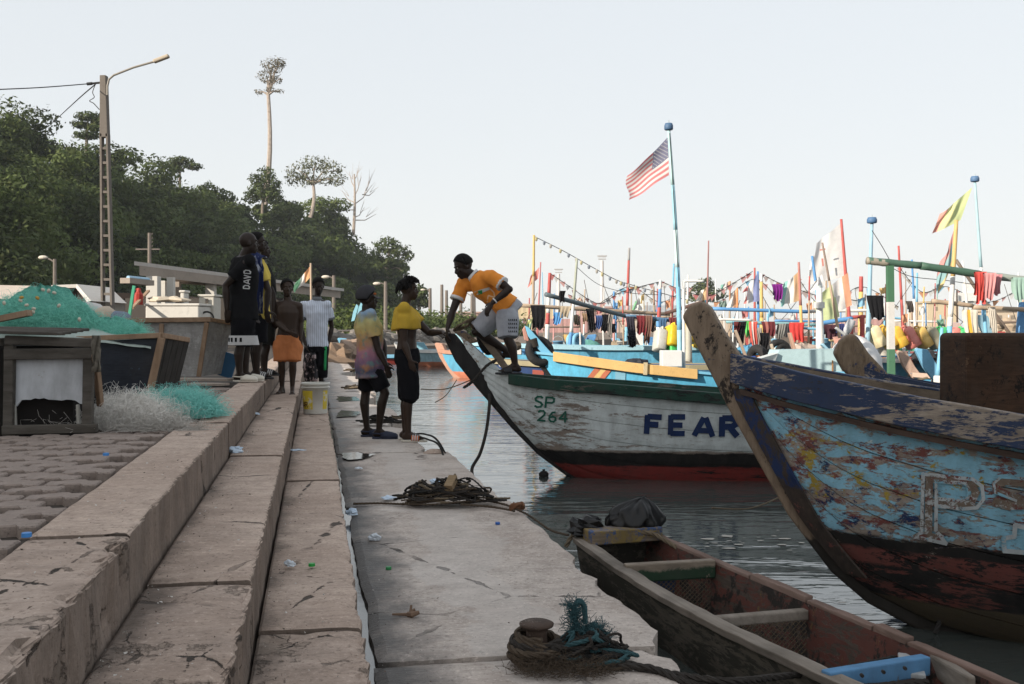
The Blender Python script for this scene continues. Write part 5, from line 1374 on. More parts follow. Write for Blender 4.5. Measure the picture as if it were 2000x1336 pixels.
p2, j2, k2 = person('person in yellow T-shirt with navy scarf on the shoulder, close behind the black T-shirt', P(506, 745, 12.7), 12.7, 15,
    dict(head=(503, 474), neck=(502, 506), pelvis=(502, 612), el=(522, 566, .2), wl=(526, 606, .16), tl=(528, 626, .14), er=(524, 567, -.2), wr=(520, 606, -.22), tr=(524, 626, -.2),
         kr=(504, 672, -.1), ar=(502, 730, -.1), kl=(500, 672, .1), al=(500, 728, .1)),
    H=1.82, hs=1.04, shirt=dict(mat=YELLOW_C, hem=-0.12, loose=0.03, sleeve=0.7), shorts=dict(mat=BLACK_S, len=0.95, w=1.15), hair='short', foot_z=(0.65, 0.65), shw=0.2)
for a in ('al', 'ar'): shoe(p2, j2[a], (1, -0.1), BLACK_R, 'slide', zs=0.63, stripes=(BLACK_R, WHITE_P))
mb = MB(); rows = []
SC = NT('navy_scarf'); SCM = SC.done(SC.mix(SC.step(SC.noise(9, 5, 0.6, stretch=(1, 1, 0.35)), 0.60, 0.05), (0.016, 0.024, 0.075), (0.36, 0.38, 0.44)), 0.95, 0.1)
for i in range(12):
    t = i / 11; y = 497 + t * 116; dd = 12.32 - 0.08 * math.sin(t * 3); rows.append([P(484 + 22 * q / 5 + (4 if t < 0.15 else 8 - 2 * t) + 1.5 * fnoise((t * 4, q, 0)), y + (6 if q > 2 else 0) * (1 - t), dd + 0.03 * math.sin(q * 1.9)) for q in range(6)])
rows = [[p + Vector((0.02, 0.25, 0.02)) for p in rows[0]], [p + Vector((0.01, 0.10, 0.035)) for p in rows[0]]] + rows
mb.grid(rows); o = mb.build('scarf', SCM, p2, True); o.modifiers.new('s', 'SOLIDIFY').thickness = 0.012

p3, j3, k3 = person('person in dark camouflage shirt furthest back of the trio on the top step', P(518, 735, 13.6), 13.6, 5,
    dict(head=(513, 489), neck=(512, 516), pelvis=(520, 622), er=(533, 575, -.15), wr=(534, 620, -.18), tr=(537, 640, -.16), el=(530, 575, .2), wl=(532, 618, .2), tl=(535, 636, .2),
         kr=(520, 680, -.1), ar=(517, 728, -.1), kl=(519, 680, .1), al=(515, 727, .1)),
    shirt=dict(mat=CAMO, hem=-0.1, loose=0.03, sleeve=0.75), shorts=dict(mat=CAMO, len=0.9, w=1.1), hair='short', look=10, foot_z=(0.65, 0.65))
for a in ('al', 'ar'): shoe(p3, j3[a], (1, -0.1), BLACK_R, 'slide', zs=0.63, stripes=(BLACK_R, WHITE_P))

p4, j4, k4 = person('shirtless person in orange shorts standing on the middle step', P(562, 768, 13.5), 13.5, -78,
    dict(head=(561, 563), neck=(563, 588), pelvis=(562, 664), sl=(584, 598), sr=(539, 597), er=(541, 630, -.05), wr=(563, 648, -.20), tr=(579, 656, -.22), el=(588, 630, .05), wl=(587, 660, .0), tl=(586, 676, -.02),
         kr=(550, 712, -.04), ar=(551, 756, .02), kl=(572, 712, -.04), al=(571, 756, .0)),
    skin=SKIN2, shorts=dict(mat=ORANGE_S, len=0.86, w=1.2, top=0.12, loose=0.022), hair='short', look=-70, foot_z=(0.37, 0.37), toe=((.2, -1), (-.25, -1)), H=1.58, hs=0.98, palm=((0, 0.3, 0), (0.2, 1, 0)), shw=0.17)

p5, j5, k5 = person('person in white striped polo shirt looking down beside the white bucket', P(612, 765, 14.6), 14.6, -72,
    dict(head=(622, 559), neck=(619, 585), pelvis=(619, 672), sl=(640, 595), sr=(593, 596), er=(587, 640, -.05), wr=(597, 674, -.14), tr=(604, 692, -.16), el=(648, 640, .1), wl=(641, 672, .05), tl=(640, 690, .0),
         kr=(606, 714, -.06), ar=(606, 760, -.0), kl=(628, 714, -.04), al=(627, 758, .02)),
    shirt=dict(mat=POLO, k=1.03, hem=-0.06, loose=0.022, sleeve=0.62, cuff=GREY_T, collar=GREY_T), H=1.52, shorts=dict(mat=BLACK_S, len=1.5, w=1.1), hair='short', look=-70, tilt=(0.05, -0.30, 0.95), foot_z=(0.37, 0.37), toe=((.1, -1), (-.2, -1)))
for a in ('al', 'ar'): shoe(p5, j5[a], (0, -1), BLACK_R, 'flip', zs=0.36)
mb = MB()
for sgn, kn in ((1, 'kl'),):
    h = k5['hl']; q = j5[kn]; mb.grid([[h.lerp(q, t) + Vector((0.055, -0.10, 0)) for t in (0.1, 0.4, 0.7, 1.0, 1.2)], [h.lerp(q, t) + Vector((0.085, -0.075, 0)) for t in (0.1, 0.4, 0.7, 1.0, 1.2)]])
o = mb.build('trouser_stripe', GREEN_C, p5, True); o.modifiers.new('s', 'SOLIDIFY').thickness = 0.006
BUND = NT('patterned_cloth'); BUNDM = BUND.done(BUND.mix(BUND.step(BUND.noise(16, 4), 0.56, 0.03), (0.03, 0.028, 0.03), (0.38, 0.30, 0.30)), 0.95, 0.1)
mb = MB(); rows = [[P(596 + 2.6 * q + 3 * fnoise((i * .5, q * .7, 2)), 690 + i * 5.5, 14.25 + 0.05 * math.sin(q * 2 + i * .5)) for q in range(9)] for i in range(11)]
mb.grid(rows); o = mb.build('hanging_cloth', BUNDM, None, True); o.modifiers.new('s', 'SOLIDIFY').thickness = 0.03; tag(o, 'dark patterned cloth held by the person in the white polo', 'cloth')

# --- prints, after the garments are fused
bake_all(); BAKE.clear()
def on_cloth(o, quads, frm, name, mat, parent, lift=0.004):
    b = bvh_of([o]); mb = stick(b, quads, frm, lift)
    return mb.build(name, mat, parent, fixn=False) if mb.f else None
def glyphs(text, p0, right, up, h, th, frm, wscale=1.0, gap=0.2):
    qs = []; x = 0.0; right = Vector(right).normalized(); up = Vector(up).normalized()
    for ch in text:
        for q in strokes2d(ch, th): qs.append([Vector(p0) + right * ((x + v.x * wscale) * h) + up * (v.y * h) - Vector(frm) * 0.8 for v in q])
        x += 0.72 * wscale + gap
    return qs
# white print on the black T-shirt, reading down the back
fr = Vector((-0.05, 1, 0))
on_cloth(sh_bvh(p1), glyphs('DAVD', P(493, 565, 12.0), (0.1, 0, 1), (-1, 0, 0.05), 0.072, 0.2, fr, 0.8, 0.25), fr, 'shirt_print', WHITE_P, p1)
# jersey chest patch
fr8 = Vector((0.25, 1, 0.1)).normalized()
jw = cloth('jersey_print', (0.60, 0.60, 0.58))
polyq = []
for k in range(8):
    t0 = k / 8; t1 = (k + 1) / 8; L0 = Vector((914, 566)).lerp(Vector((952, 555)), t0); L1 = Vector((914, 566)).lerp(Vector((952, 555)), t1)
    polyq.append([P(L0.x, L0.y, 10), P(L1.x, L1.y, 10), P(L1.x + 3, L1.y + 9 - 5 * t1, 10), P(L0.x + 3, L0.y + 9 - 5 * t0, 10)])
on_cloth(sh_bvh(p8), polyq, (0, 1, 0), 'jersey_patch', jw, p8)
polyq = []
for a, b in (((930, 578), (946, 592)), ((946, 592), (950, 572)), ((950, 572), (962, 576)), ((952, 556), (962, 566)), ((962, 566), (964, 580)), ((926, 576), (940, 584))):
    a = Vector(a); b = Vector(b); n = (b - a).normalized(); n = Vector((-n.y, n.x)) * 1.3
    for k in range(3): p_, q_ = a.lerp(b, k / 3), a.lerp(b, (k + 1) / 3); polyq.append([P(*(p_ - n), 10), P(*(q_ - n), 10), P(*(q_ + n), 10), P(*(p_ + n), 10)])
on_cloth(sh_bvh(p8), polyq, (0, 1, 0), 'jersey_lines', cloth('jersey_line', (0.75, 0.52, 0.33)), p8)
gq = [[P(928, 563, 10), P(937, 561, 10), P(938, 569, 10), P(930, 571, 10)]]
on_cloth(sh_bvh(p8), gq, (0, 1, 0), 'jersey_crest', GREEN_C, p8, 0.008)
bq = [[P(951, 518, 10), P(959, 518, 10), P(962, 530, 10), P(953, 530, 10)]]
on_cloth(sh_bvh(p8), bq, (0, 1, 0), 'sleeve_badge', BLACK_C, p8, 0.006)
# white strip on the cargo pocket and tie-dye wearer's shorts
pk = [[P(992 + 4 * a, 622 + 8 * b, 10), P(994 + 4 * a, 622 + 8 * b, 10), P(995 + 4 * a, 626 + 8 * b, 10), P(993 + 4 * a, 626 + 8 * b, 10)] for a in range(5) for b in range(4)]
for i, q in enumerate(pk):
    on_cloth(sh_bvh(p8, 'shorts_name'), [q], (0, 1, 0), 'pocket_mark', BLACK_C, p8)
on_cloth(sh_bvh(p6, 'shorts_name'), [[P(746, 742, 10), P(749, 741, 10), P(753, 756, 10), P(750, 757, 10)]], (0, 1, 0), 'shorts_print', WHITE_P, p6)
# ================================================================== quay-side clutter: bollards, ropes, litter, bucket
M_iron = peel('rusty_iron', (0.040, 0.026, 0.020), (0.085, 0.058, 0.044), [((0.15, 0.12, 0.10), 0.58, 9, (1, 1, 1), None, None, 2.0)], rough=0.85)
def bollard(p, s, label):
    t = thing('bollard', label, 'bollard', p)
    def lathe(prof, nm):
        mb = MB(); mb.loft([[p + Vector((r * s * math.cos(a), r * s * math.sin(a), z * s)) for a in [2 * math.pi * k / 24 for k in range(24)]] for r, z in prof]); return mb.build(nm, M_iron, t, True)
    lathe([(0.075, -0.01), (0.062, 0.02), (0.050, 0.06), (0.048, 0.12), (0.055, 0.150)], 'post')
    o = lathe([(0.050, 0.150), (0.078, 0.156), (0.080, 0.166), (0.066, 0.173), (0.0, 0.175)], 'cap'); return t
b_near = P(1048, 1296, 3.84); b_near.z = 0.0
bollard(b_near, 0.84, 'rusty iron bollard wound with rope at the near end of the quay')
b_far = P(812, 985, 7.2); b_far.z = 0.0
bollard(b_far, 0.75, 'low rusty bollard buried in the rope heap in mid quay')
def heap_rope(c, rad, h, n, r, mats, label, seed, stretch=(1.4, 0.8), strands=3, tails=()):
    """a tangle of loops, each strand a part of the heap"""
    r2 = random.Random(seed); t = thing('rope_heap', label, 'rope', c)
    for k in range(n):
        pts = []; cx, cy = r2.uniform(-1, 1) * rad * 0.45 * stretch[0], r2.uniform(-1, 1) * rad * 0.4 * stretch[1]; rr = rad * r2.uniform(0.35, 0.8); z0 = h * r2.uniform(0.1, 0.9); ph = r2.uniform(0, 6.28); tl = r2.uniform(-0.5, 0.5)
        m_ = r2.randint(7, 13)
        for i in range(m_):
            a = ph + i * r2.uniform(0.55, 0.8); q = rr * (1 + 0.25 * r2.uniform(-1, 1))
            x = cx + q * math.cos(a) * stretch[0]; y = cy + q * math.sin(a) * stretch[1]
            edge = max(0.0, 1 - (math.hypot(x / stretch[0], y / stretch[1]) / rad) ** 2)
            pts.append(c + Vector((x, y, max(r, r + (z0 * (0.4 + 0.6 * edge)) * (1 + 0.3 * math.sin(a * 2 + k)) + tl * 0.02 * math.cos(a)))))
        mb = MB(); rope(mb, pts, r * r2.uniform(0.7, 1.15), strands, sub=7); mb.build('rope_strand', mats[k % len(mats)], t)
    for pts in tails:
        mb = MB(); rope(mb, pts, r, 3, sub=12); mb.build('rope_tail', mats[0], t)
    return t
on = lambda px, py, z=0.012: (lambda d: P(px, py, d))(F * (CAMZ - z) / (py - HY))
M_teal = paint('teal_rope', (0.035, 0.085, 0.095), 0.95, 0.4, 15); M_brrope = paint('brown_rope', (0.075, 0.055, 0.038), 0.95, 0.4, 15); M_blk = paint('black_line', (0.016, 0.015, 0.014), 0.9, 0.3, 10)
c = on(872, 985); hh = heap_rope(c, 0.20, 0.19, 40, 0.0085, [M_brrope, M_dkrope, M_blk, M_rope, M_dkrope], 'tangled heap of brown and black mooring rope in mid quay', 3, (1.75, 0.75),
    tails=[[on(790, 985, 0.02), on(740, 983), on(690, 984)], [on(930, 975, 0.03), on(985, 985, 0.02), P(1030, 1005, 6.9), P(1075, 1035, 6.6), P(1110, 1045, 6.4)], [on(900, 985, 0.05), on(960, 990, 0.02), on(1005, 998, 0.03)]])
mb = MB(); mb.bar(c + Vector((0.02, -0.1, 0.13)), c + Vector((0.05, 0.0, 0.19)), 0.06, 0.05); tag(mb.build('wood_block', wood('scrap_wood', (0.16, 0.11, 0.06), (0.28, 0.2, 0.12))), 'small yellowish wood block stuck in the rope heap', 'wood')
knot = on(1010, 995, 0.03)
mb = MB(); 
for k in range(3): rope(mb, [knot + Vector((0.045 * math.cos(a + k), 0.035 * math.sin(a * 1.3 + k), 0.02 + 0.02 * math.sin(a * 2 + k))) for a in [i * 0.8 for i in range(10)]], 0.011, 1, sub=6)
o = mb.build('rope_knot', paint('rust_rope', (0.16, 0.075, 0.04), 0.95)); tag(o, 'reddish rope knot at the quay edge beside the rope heap', 'rope', kind='thing')
c = b_near + Vector((0.06, -0.03, 0))
tc_ = thing('rope_coil', 'coils of brown rope wound round the near bollard', 'rope', b_near)
for k in range(3):
    mb = MB(); rope(mb, [b_near + Vector(((0.074 + 0.012 * k + 0.008 * math.sin(i * 1.7 + k)) * math.cos(i * 0.7 + k), (0.074 + 0.012 * k + 0.008 * math.sin(i * 1.3)) * math.sin(i * 0.7 + k), 0.015 + (0.085 - 0.02 * k) * i / 34 + 0.008 * math.sin(i * 0.9 + k))) for i in range(35)], 0.0135, 3, sub=5); mb.build('rope_turn', (M_brrope, M_dkrope, M_brrope)[k], tc_)
near_tails = [[b_near + Vector((0.05, -0.07, 0.07)), P(1180, 1285, 3.80), P(1290, 1312, 3.72), P(1420, 1330, 3.55), P(1520, 1322, 3.80), P(1640, 1308, 4.0), P(1762, 1283, 4.2)],
              [b_near + Vector((0.06, -0.05, 0.04)), P(1170, 1300, 3.75), P(1270, 1305, 3.72), P(1350, 1335, 3.6), P(1480, 1352, 3.5), P(1600, 1348, 3.6), P(1810, 1332, 3.8)]]
for k, pts in enumerate(near_tails):
    mb = MB(); rope(mb, pts, 0.014, 3, sub=16); tag(mb.build('mooring_rope', M_dkrope), ['dark mooring rope running from near bollard across the skiff to its bow', 'lower dark mooring rope trailing off the quay past the skiff'][k], 'rope')
heap_rope(b_near + Vector((0.20, -0.02, 0.0)), 0.13, 0.11, 30, 0.008, [M_dkrope, M_blk, M_teal, M_dkrope, M_blk], 'dark tangled rope and net beside the near bollard', 9, (1.3, 0.7))
def fuzz(mb, c, rx, ry, h, n, r, seed, ln=0.12, dome=True):
    """loose fine line: short curved strands through a mound"""
    g = random.Random(seed)
    for k in range(n):
        a = g.uniform(0, 6.28); q = math.sqrt(g.random()); x, y = rx * q * math.cos(a), ry * q * math.sin(a)
        top = h * (1 - q * q) ** 0.6 if dome else h
        p = c + Vector((x, y, top * g.random() ** 0.5)); d1 = Vector((g.gauss(0, 1), g.gauss(0, 0.6), g.gauss(0, 0.55))).normalized() * ln * g.uniform(0.5, 1.5)
        bend = Vector((g.gauss(0, 1), g.gauss(0, 1), g.gauss(0, 1))) * ln * 0.35
        p2 = p + d1; p2.z = max(c.z + 0.004, p2.z); m_ = (p + p2) / 2 + bend; m_.z = max(c.z + 0.004, m_.z)
        mb.tube([p, p.lerp(m_, 0.6) + (m_ - p.lerp(p2, 0.5)) * 0.2, m_.lerp(p2, 0.4) + (m_ - p.lerp(p2, 0.5)) * 0.2, p2], r, 3, cap=False)
# teal net twist standing up
mb = MB(); q = b_near + Vector((0.16, 0.03, 0.05))
rope(mb, [q, q + Vector((0.0, 0, 0.06)), q + Vector((-0.015, 0, 0.12)), q + Vector((0.0, 0, 0.165)), q + Vector((0.025, 0, 0.15)), q + Vector((0.03, 0, 0.08))], 0.011, 3, sub=8)
rope(mb, [q + Vector((0.03, 0, 0.03)), q + Vector((0.06, 0, 0.07)), q + Vector((0.085, 0, 0.05)), q + Vector((0.07, 0, 0.02))], 0.013, 3, sub=8)
fuzz(mb, q + Vector((0.055, 0, 0.02)), 0.06, 0.05, 0.06, 500, 0.0010, 6, 0.04); fuzz(mb, q + Vector((-0.01, 0, 0)), 0.03, 0.02, 0.16, 350, 0.0010, 8, 0.035, False); tag(mb.build('net_twist', M_teal), 'frayed teal net twist standing up by the near bollard', 'net', kind='thing')
mb = MB(); fuzz(mb, b_near + Vector((0.10, -0.14, 0)), 0.2, 0.08, 0.035, 700, 0.0009, 4, 0.05); o = mb.build('frayed_line', M_brrope, None, fixn=False); tag(o, 'frayed brown line strewn in front of the near bollard', 'line', kind='stuff')
# mooring lines from the quay down to the water by the two people
for k, (pts, lab) in enumerate((([P(803, 822, 11.6), P(830, 848, 10.9), P(860, 868, 10.4), P(905, 866, 9.6)], 'upper dark line running from the feet of the mustard shirt into the water'), ([P(806, 828, 11.5), P(835, 858, 10.8), P(862, 878, 10.2), P(880, 874, 9.6)], 'lower dark line running from the feet of the mustard shirt into the water'))):
    p = [Vector(q) for q in pts]; p[0].z = 0.03; p[1].z = max(p[1].z, -0.1); p[-1].z = WATER + 0.005
    mb = MB(); rope(mb, p, 0.011, 1, sub=10); tag(mb.build('mooring_line', M_blk), lab, 'rope')
heap_rope(on(740, 828), 0.17, 0.10, 12, 0.012, [M_blk, M_dkrope], 'black rope heap behind the feet of the tie-dye shirt', 12, (1.7, 0.7))
heap_rope(on(780, 818), 0.09, 0.04, 6, 0.010, [M_rope, M_brrope], 'brown rope loops between the two people at the quay edge', 22, (1.6, 0.6))
for k, (px, py, lab) in enumerate(((700, 762, 'small brown scrap heap on the far quay left of the tie-dye shirt'), (692, 728, 'brown rope scrap on the far quay beyond the scrap heap'))):
    heap_rope(on(px, py), 0.22, 0.12, 7, 0.016, [M_brrope, M_rope, M_dkrope], lab, 31 + k, (1.5, 0.7))
# thin lines over the water
for k, (a, b, lab) in enumerate(((P(822, 760, 11.3), P(920, 742, 11.2), 'thin line stretched from the mustard shirt to the white boat'), (P(850, 786, 11.6), P(892, 742, 12.2), 'thin pale line slanting out of the water left of the white boat'), (P(1390, 992, 6.6), P(1535, 966, 7.0), 'thin pale line slanting out of the water left of the near boat'))):
    mid = (a + b) / 2 - Vector((0, 0, 0.05)); mb = MB(); rope(mb, [a, mid, b], 0.006, 1, sub=8); tag(mb.build('thin_line', M_rope), lab, 'rope')
# floating float
mb = MB(); p = P(1062, 930, 10.9); p.z = WATER + 0.02; mb.ell(p, (0.055, 0.05, 0.045), 14, 10); mb.tube([p + Vector((0, 0, 0.04)), p + Vector((0, 0, 0.06))], 0.015, 8)
tag(mb.build('float', M_blk, None, True), 'black float bobbing left of the white boat', 'float')

# bucket
bk = on(616, 807, 0.17); tb = thing('bucket', 'white plastic bucket with yellow label and letters AR on the lower step', 'bucket', bk)
tbm = NT('bucket_plastic'); M_bk = tbm.done(tbm.mix(tbm.step(tbm.noise(4, 4, 0.6), 0.5, 0.3), (0.52, 0.50, 0.44), (0.66, 0.65, 0.60)), 0.45, 0.4)
tyl = NT('bucket_label'); yy = tyl.step(tyl.noise(7, 6, 0.7), 0.44, 0.02); M_yl = tyl.done(tyl.mix(yy, (0.60, 0.58, 0.52), (0.62, 0.47, 0.04)), 0.5, 0.4)
def cyl(c, prof, nm, mat, parent, n=36, a0=0, a1=2 * math.pi, cap=False, smooth=True):
    mb = MB(); full = abs(a1 - a0 - 2 * math.pi) < 1e-6; k = n if full else n + 1
    rings = [[c + Vector((r * math.cos(a0 + (a1 - a0) * i / n), r * math.sin(a0 + (a1 - a0) * i / n), z)) for i in range(k)] for r, z in prof]
    if full: mb.loft(rings, cap=cap)
    else: mb.grid(rings)
    return mb.build(nm, mat, parent, smooth)
cyl(bk, [(0.150, 0.0), (0.152, 0.01), (0.168, 0.33), (0.186, 0.333), (0.186, 0.345), (0.172, 0.348), (0.173, 0.365), (0.186, 0.368), (0.187, 0.398), (0.170, 0.40), (0.150, 0.03), (0, 0.03)], 'body', M_bk, tb)
cyl(bk, [(0.1545, 0.06), (0.1675, 0.30)], 'label_band', M_yl, tb, 20, -2.75, -1.6); cyl(bk, [(0.1545, 0.06), (0.1675, 0.30)], 'label_band', M_yl, tb, 10, -0.75, -0.2)
for k, ch in enumerate('AR'):
    bq = []
    for q in strokes2d(ch, 0.22):
        ps = []
        for v in q:
            a = -2.62 + (k * 0.9 + v.x) * 0.055 / 0.158; z = 0.085 + v.y * 0.07; r = 0.1545 + (z - 0.06) / 0.24 * 0.013 + 0.002; ps.append(bk + Vector((r * math.cos(a), r * math.sin(a), z)))
        bq.append(ps)
    mb = MB()
    for q in bq: mb.add(q, [(0, 1, 2, 3)])
    mb.build('letter', paint('brown_print', (0.12, 0.05, 0.02), 0.6), tb, fixn=False)
mb = MB(); mb.tube([bk + Vector((-0.188, 0, 0.33)), bk + Vector((-0.20, -0.06, 0.25)), bk + Vector((0, -0.19, 0.17)), bk + Vector((0.2, -0.06, 0.25)), bk + Vector((0.188, 0, 0.33))], 0.0, 4) if False else None

# litter
PLB = NT('blue_plastic'); M_plb = PLB.done(PLB.mix(PLB.noise(30, 4), (0.34, 0.47, 0.62), (0.62, 0.70, 0.78)), 0.35, 0.5)
PLW = NT('clear_plastic'); M_plw = PLW.done(PLW.mix(PLW.noise(30, 4), (0.38, 0.43, 0.48), (0.62, 0.66, 0.70)), 0.3, 0.5)
def crumple(p, s, label, mat=None, flat=0.5, seed=0, name='plastic_bag'):
    mb = MB(); mb.ell((0, 0, 0), (s, s * 0.7, s * flat), 14, 9)
    vs = []
    for v in mb.v:
        v = Vector(v); k = 1 + 0.5 * fnoise(v / s, 1.6, seed) + 0.25 * fnoise(v / s, 4.0, seed); q = v * k; q.z = max(q.z + s * flat * 0.55, 0.002); vs.append(tuple(Vector(p) + q))
    mb.v = vs; o = mb.build(name, mat or M_plb); tag(o, label, 'litter'); return o
for k, (px, py, z, s, fl, lab) in enumerate(((462, 884, 0.40, 0.058, 0.5, 'pale blue plastic scrap on the middle step in front of the people'), (500, 810, 0.40, 0.042, 0.35, 'blue plastic scrap on the middle step below the top step trio'),
        (687, 1006, 0.0, 0.040, 0.7, 'pale blue plastic cup lying by the gutter'), (731, 1056, 0.0, 0.036, 0.8, 'crumpled clear plastic bag on the slab below the blue cup'), (566, 1106, 0.17, 0.026, 0.7, 'small clear plastic scrap beside the green bottle cap'),
        (578, 880, 0.17, 0.075, 0.12, 'flat pale plastic sheet on the lower step'), (758, 975, 0.0, 0.055, 0.3, 'blue plastic scrap left of the rope heap'), (852, 945, 0.10, 0.05, 0.5, 'blue plastic tucked into the rope heap'), (700, 916, 0.0, 0.035, 0.3, 'white scrap on the slab beyond the puddle'), (642, 700, 0.0, 0.0, 0, ''))):
    if s: crumple(on(px, py, z), s, lab, M_plw if k in (3, 4, 8) else M_plb, fl, k * 3.3)
capm = MB(); 
def bottle_cap(px, py, z, col, label):
    p = on(px, py, z); mb = MB(); mb.tube([p + Vector((0, 0, 0.001)), p + Vector((0, 0, 0.014))], [0.016, 0.015], 14); tag(mb.build('bottle_cap', col), label, 'litter')
bottle_cap(609, 1106, 0.17, paint('cap_green', (0.02, 0.30, 0.05), 0.4), 'green bottle cap on the lower step')
bottle_cap(759, 1112, 0.0, paint('cap_green2', (0.03, 0.22, 0.07), 0.4), 'green bottle cap on the slab')
bottle_cap(972, 1024, 0.0, paint('cap_blue', (0.03, 0.12, 0.42), 0.4), 'blue bottle cap on the slab right of the rope heap')
bottle_cap(207, 890, 0.62, paint('cap_lblue', (0.05, 0.22, 0.55), 0.4), 'blue scrap on the paving in front of the net heap'); bottle_cap(52, 1049, 0.62, paint('cap_lblue', (0, 0, 0)), 'blue scrap between the pavers at the left edge')
# dried twig
mb = MB(); q = on(797, 1200, 0.012); mb.tube([q + Vector((-0.07, 0, 0)), q, q + Vector((0.03, 0.01, 0.02))], [0.005, 0.009, 0.007], 6); mb.tube([q, q + Vector((0.02, -0.02, 0.005)), q + Vector((0.05, -0.01, 0.012))], [0.012, 0.014, 0.008], 7); mb.tube([q + Vector((0.01, 0, 0)), q + Vector((0.012, 0.02, 0.035))], [0.008, 0.005], 6)
tag(mb.build('dry_scrap', paint('dry_husk', (0.17, 0.11, 0.075), 0.9, 0.4, 30)), 'brown dried scrap lying on the slab left of the near bollard', 'litter', kind='thing')
# grit strewn on steps and slab
mb = MB(); g = random.Random(2)
for k in range(2600):
    zz, w0, w1 = g.choice(((0.63, -0.86, -0.62), (0.402, -0.56, -0.25), (0.402, -0.56, -0.46), (0.402, -0.56, -0.40), (0.172, -0.19, -0.08), (0.172, -0.19, 0.15), (0.004, 0.25, 1.3), (0.004, 0.25, 0.45)))
    l = 2.0 + 7 * g.random() ** 1.6; w = g.uniform(w0, w1); s = 0.0016 + 0.004 * g.random() ** 3; p = Q(w, l, zz + s * 0.3)
    r3 = [Vector((g.uniform(-1, 1), g.uniform(-1, 1), g.uniform(-0.2, 0.8))) * s * 1.4 for _ in range(4)]
    mb.add([p + v for v in r3], [(0, 1, 2), (0, 2, 3), (0, 1, 3), (1, 2, 3)], g.choice((0, 0, 1)))
o = mb.build('grit', [paint('grit_brown', (0.13, 0.10, 0.08), 0.95), paint('grit_pale', (0.55, 0.52, 0.48), 0.9)], None); tag(o, 'grit and leaf crumbs strewn over the steps and slab', 'grit', kind='stuff')

# black plastic bag and rope over the skiff's stern
sb = SK0 + ax * 0.12 + SN * 0.02 + Vector((0, 0, 0.07))
mb = MB(); rings = []; nb = 90
for i_, (rr, zz) in enumerate(((0.80, -0.10), (0.98, -0.05), (1.02, 0.0), (0.98, 0.035), (0.88, 0.07), (0.74, 0.10), (0.56, 0.125), (0.38, 0.145), (0.22, 0.160), (0.16, 0.168), (0.12, 0.172), (0.08, 0.176), (0.03, 0.178))):
    q = i_ / 12; ring = []
    for a_ in range(nb):
        a = 2 * math.pi * a_ / nb; ph = 1.6 * mnoise.noise(Vector((math.cos(a) * 1.3, math.sin(a) * 1.3, zz * 6)))
        f = 1 + (0.05 + 0.20 * q) * math.sin(7 * a + ph * 4) + 0.10 * mnoise.noise(Vector((math.cos(a) * 2.2, math.sin(a) * 2.2, zz * 9 + 3))) - 0.24 * abs(mnoise.noise(Vector((math.cos(a) * 5, math.sin(a) * 5, zz * 22))))
        ring.append(sb + Vector((0.07 + 0.07 * q * q + 0.185 * rr * f * math.cos(a), 0.09 + 0.13 * rr * f * math.sin(a), zz * (0.80 + 0.25 * mnoise.noise(Vector((math.cos(a), math.sin(a), 5)))))))
    rings.append(ring)
mb.loft(rings); vs = mb.v
mb.v = vs; M_bag = paint('black_plastic', (0.004, 0.004, 0.0045), 0.33, 0.3, 5, 0.2, 0.1, 0.35); o = mb.build('plastic_bag', M_bag, None, True); tag(o, 'bulky black plastic bag on the stern of the skiff', 'bag')
crumple(sb + Vector((-0.24, 0.02, -0.07)), 0.10, 'smaller black plastic bag hanging on the skiff corner by the quay', M_bag, 0.7, 8, 'plastic_bag')
mb = MB(); mb.box(P(1155, 1016, 6.3), (0.085, 0.05, 0.035)); o = mb.build('blue_tub', M_plb); bevel(o, 0.01); tag(o, 'small pale blue tub resting on the black bag of the skiff', 'tub')
mb = MB(); rope(mb, [P(1105, 1068, 6.2), P(1120, 1045, 6.2), P(1150, 1032, 6.2), P(1200, 1043, 6.12), P(1260, 1040, 6.12), P(1290, 1050, 6.1), P(1330, 1075, 6.0)], 0.014, 3, sub=14); tag(mb.build('stern_rope', M_rope), 'tan rope draped across the stern of the skiff', 'rope')

# ================================================================== net chests, nets and sheds on the left
GREYW = wood('grey_timber', (0.055, 0.048, 0.040), (0.125, 0.112, 0.098), stretch=(1, 6, 6), scale=4); TANW = wood('tan_timber', (0.21, 0.135, 0.085), (0.36, 0.25, 0.17), stretch=(3, 3, 1), scale=4)
M_sheet = peel('white_sheet', (0.28, 0.24, 0.2), (0.4, 0.36, 0.32), [((0.55, 0.57, 0.60), 0.36, 3, (1, 1, 1), None, None, 3.0), ((0.17, 0.09, 0.05), 0.67, 6, (1, 1, 1), None, None, 8.0)])
M_navysheet = peel('navy_sheet', (0.014, 0.017, 0.024), (0.030, 0.036, 0.05), [((0.05, 0.085, 0.14), 0.60, 3, (1, 1, 1), None, None, 3.0)], rough=0.5)
M_greysheet = peel('grey_sheet', (0.27, 0.26, 0.25), (0.37, 0.36, 0.345), [((0.42, 0.41, 0.40), 0.5, 3, (1, 1, 1), None, None, 3.0)])
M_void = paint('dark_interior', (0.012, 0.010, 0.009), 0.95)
def PQ(px, py, d): return P(px, py, d)
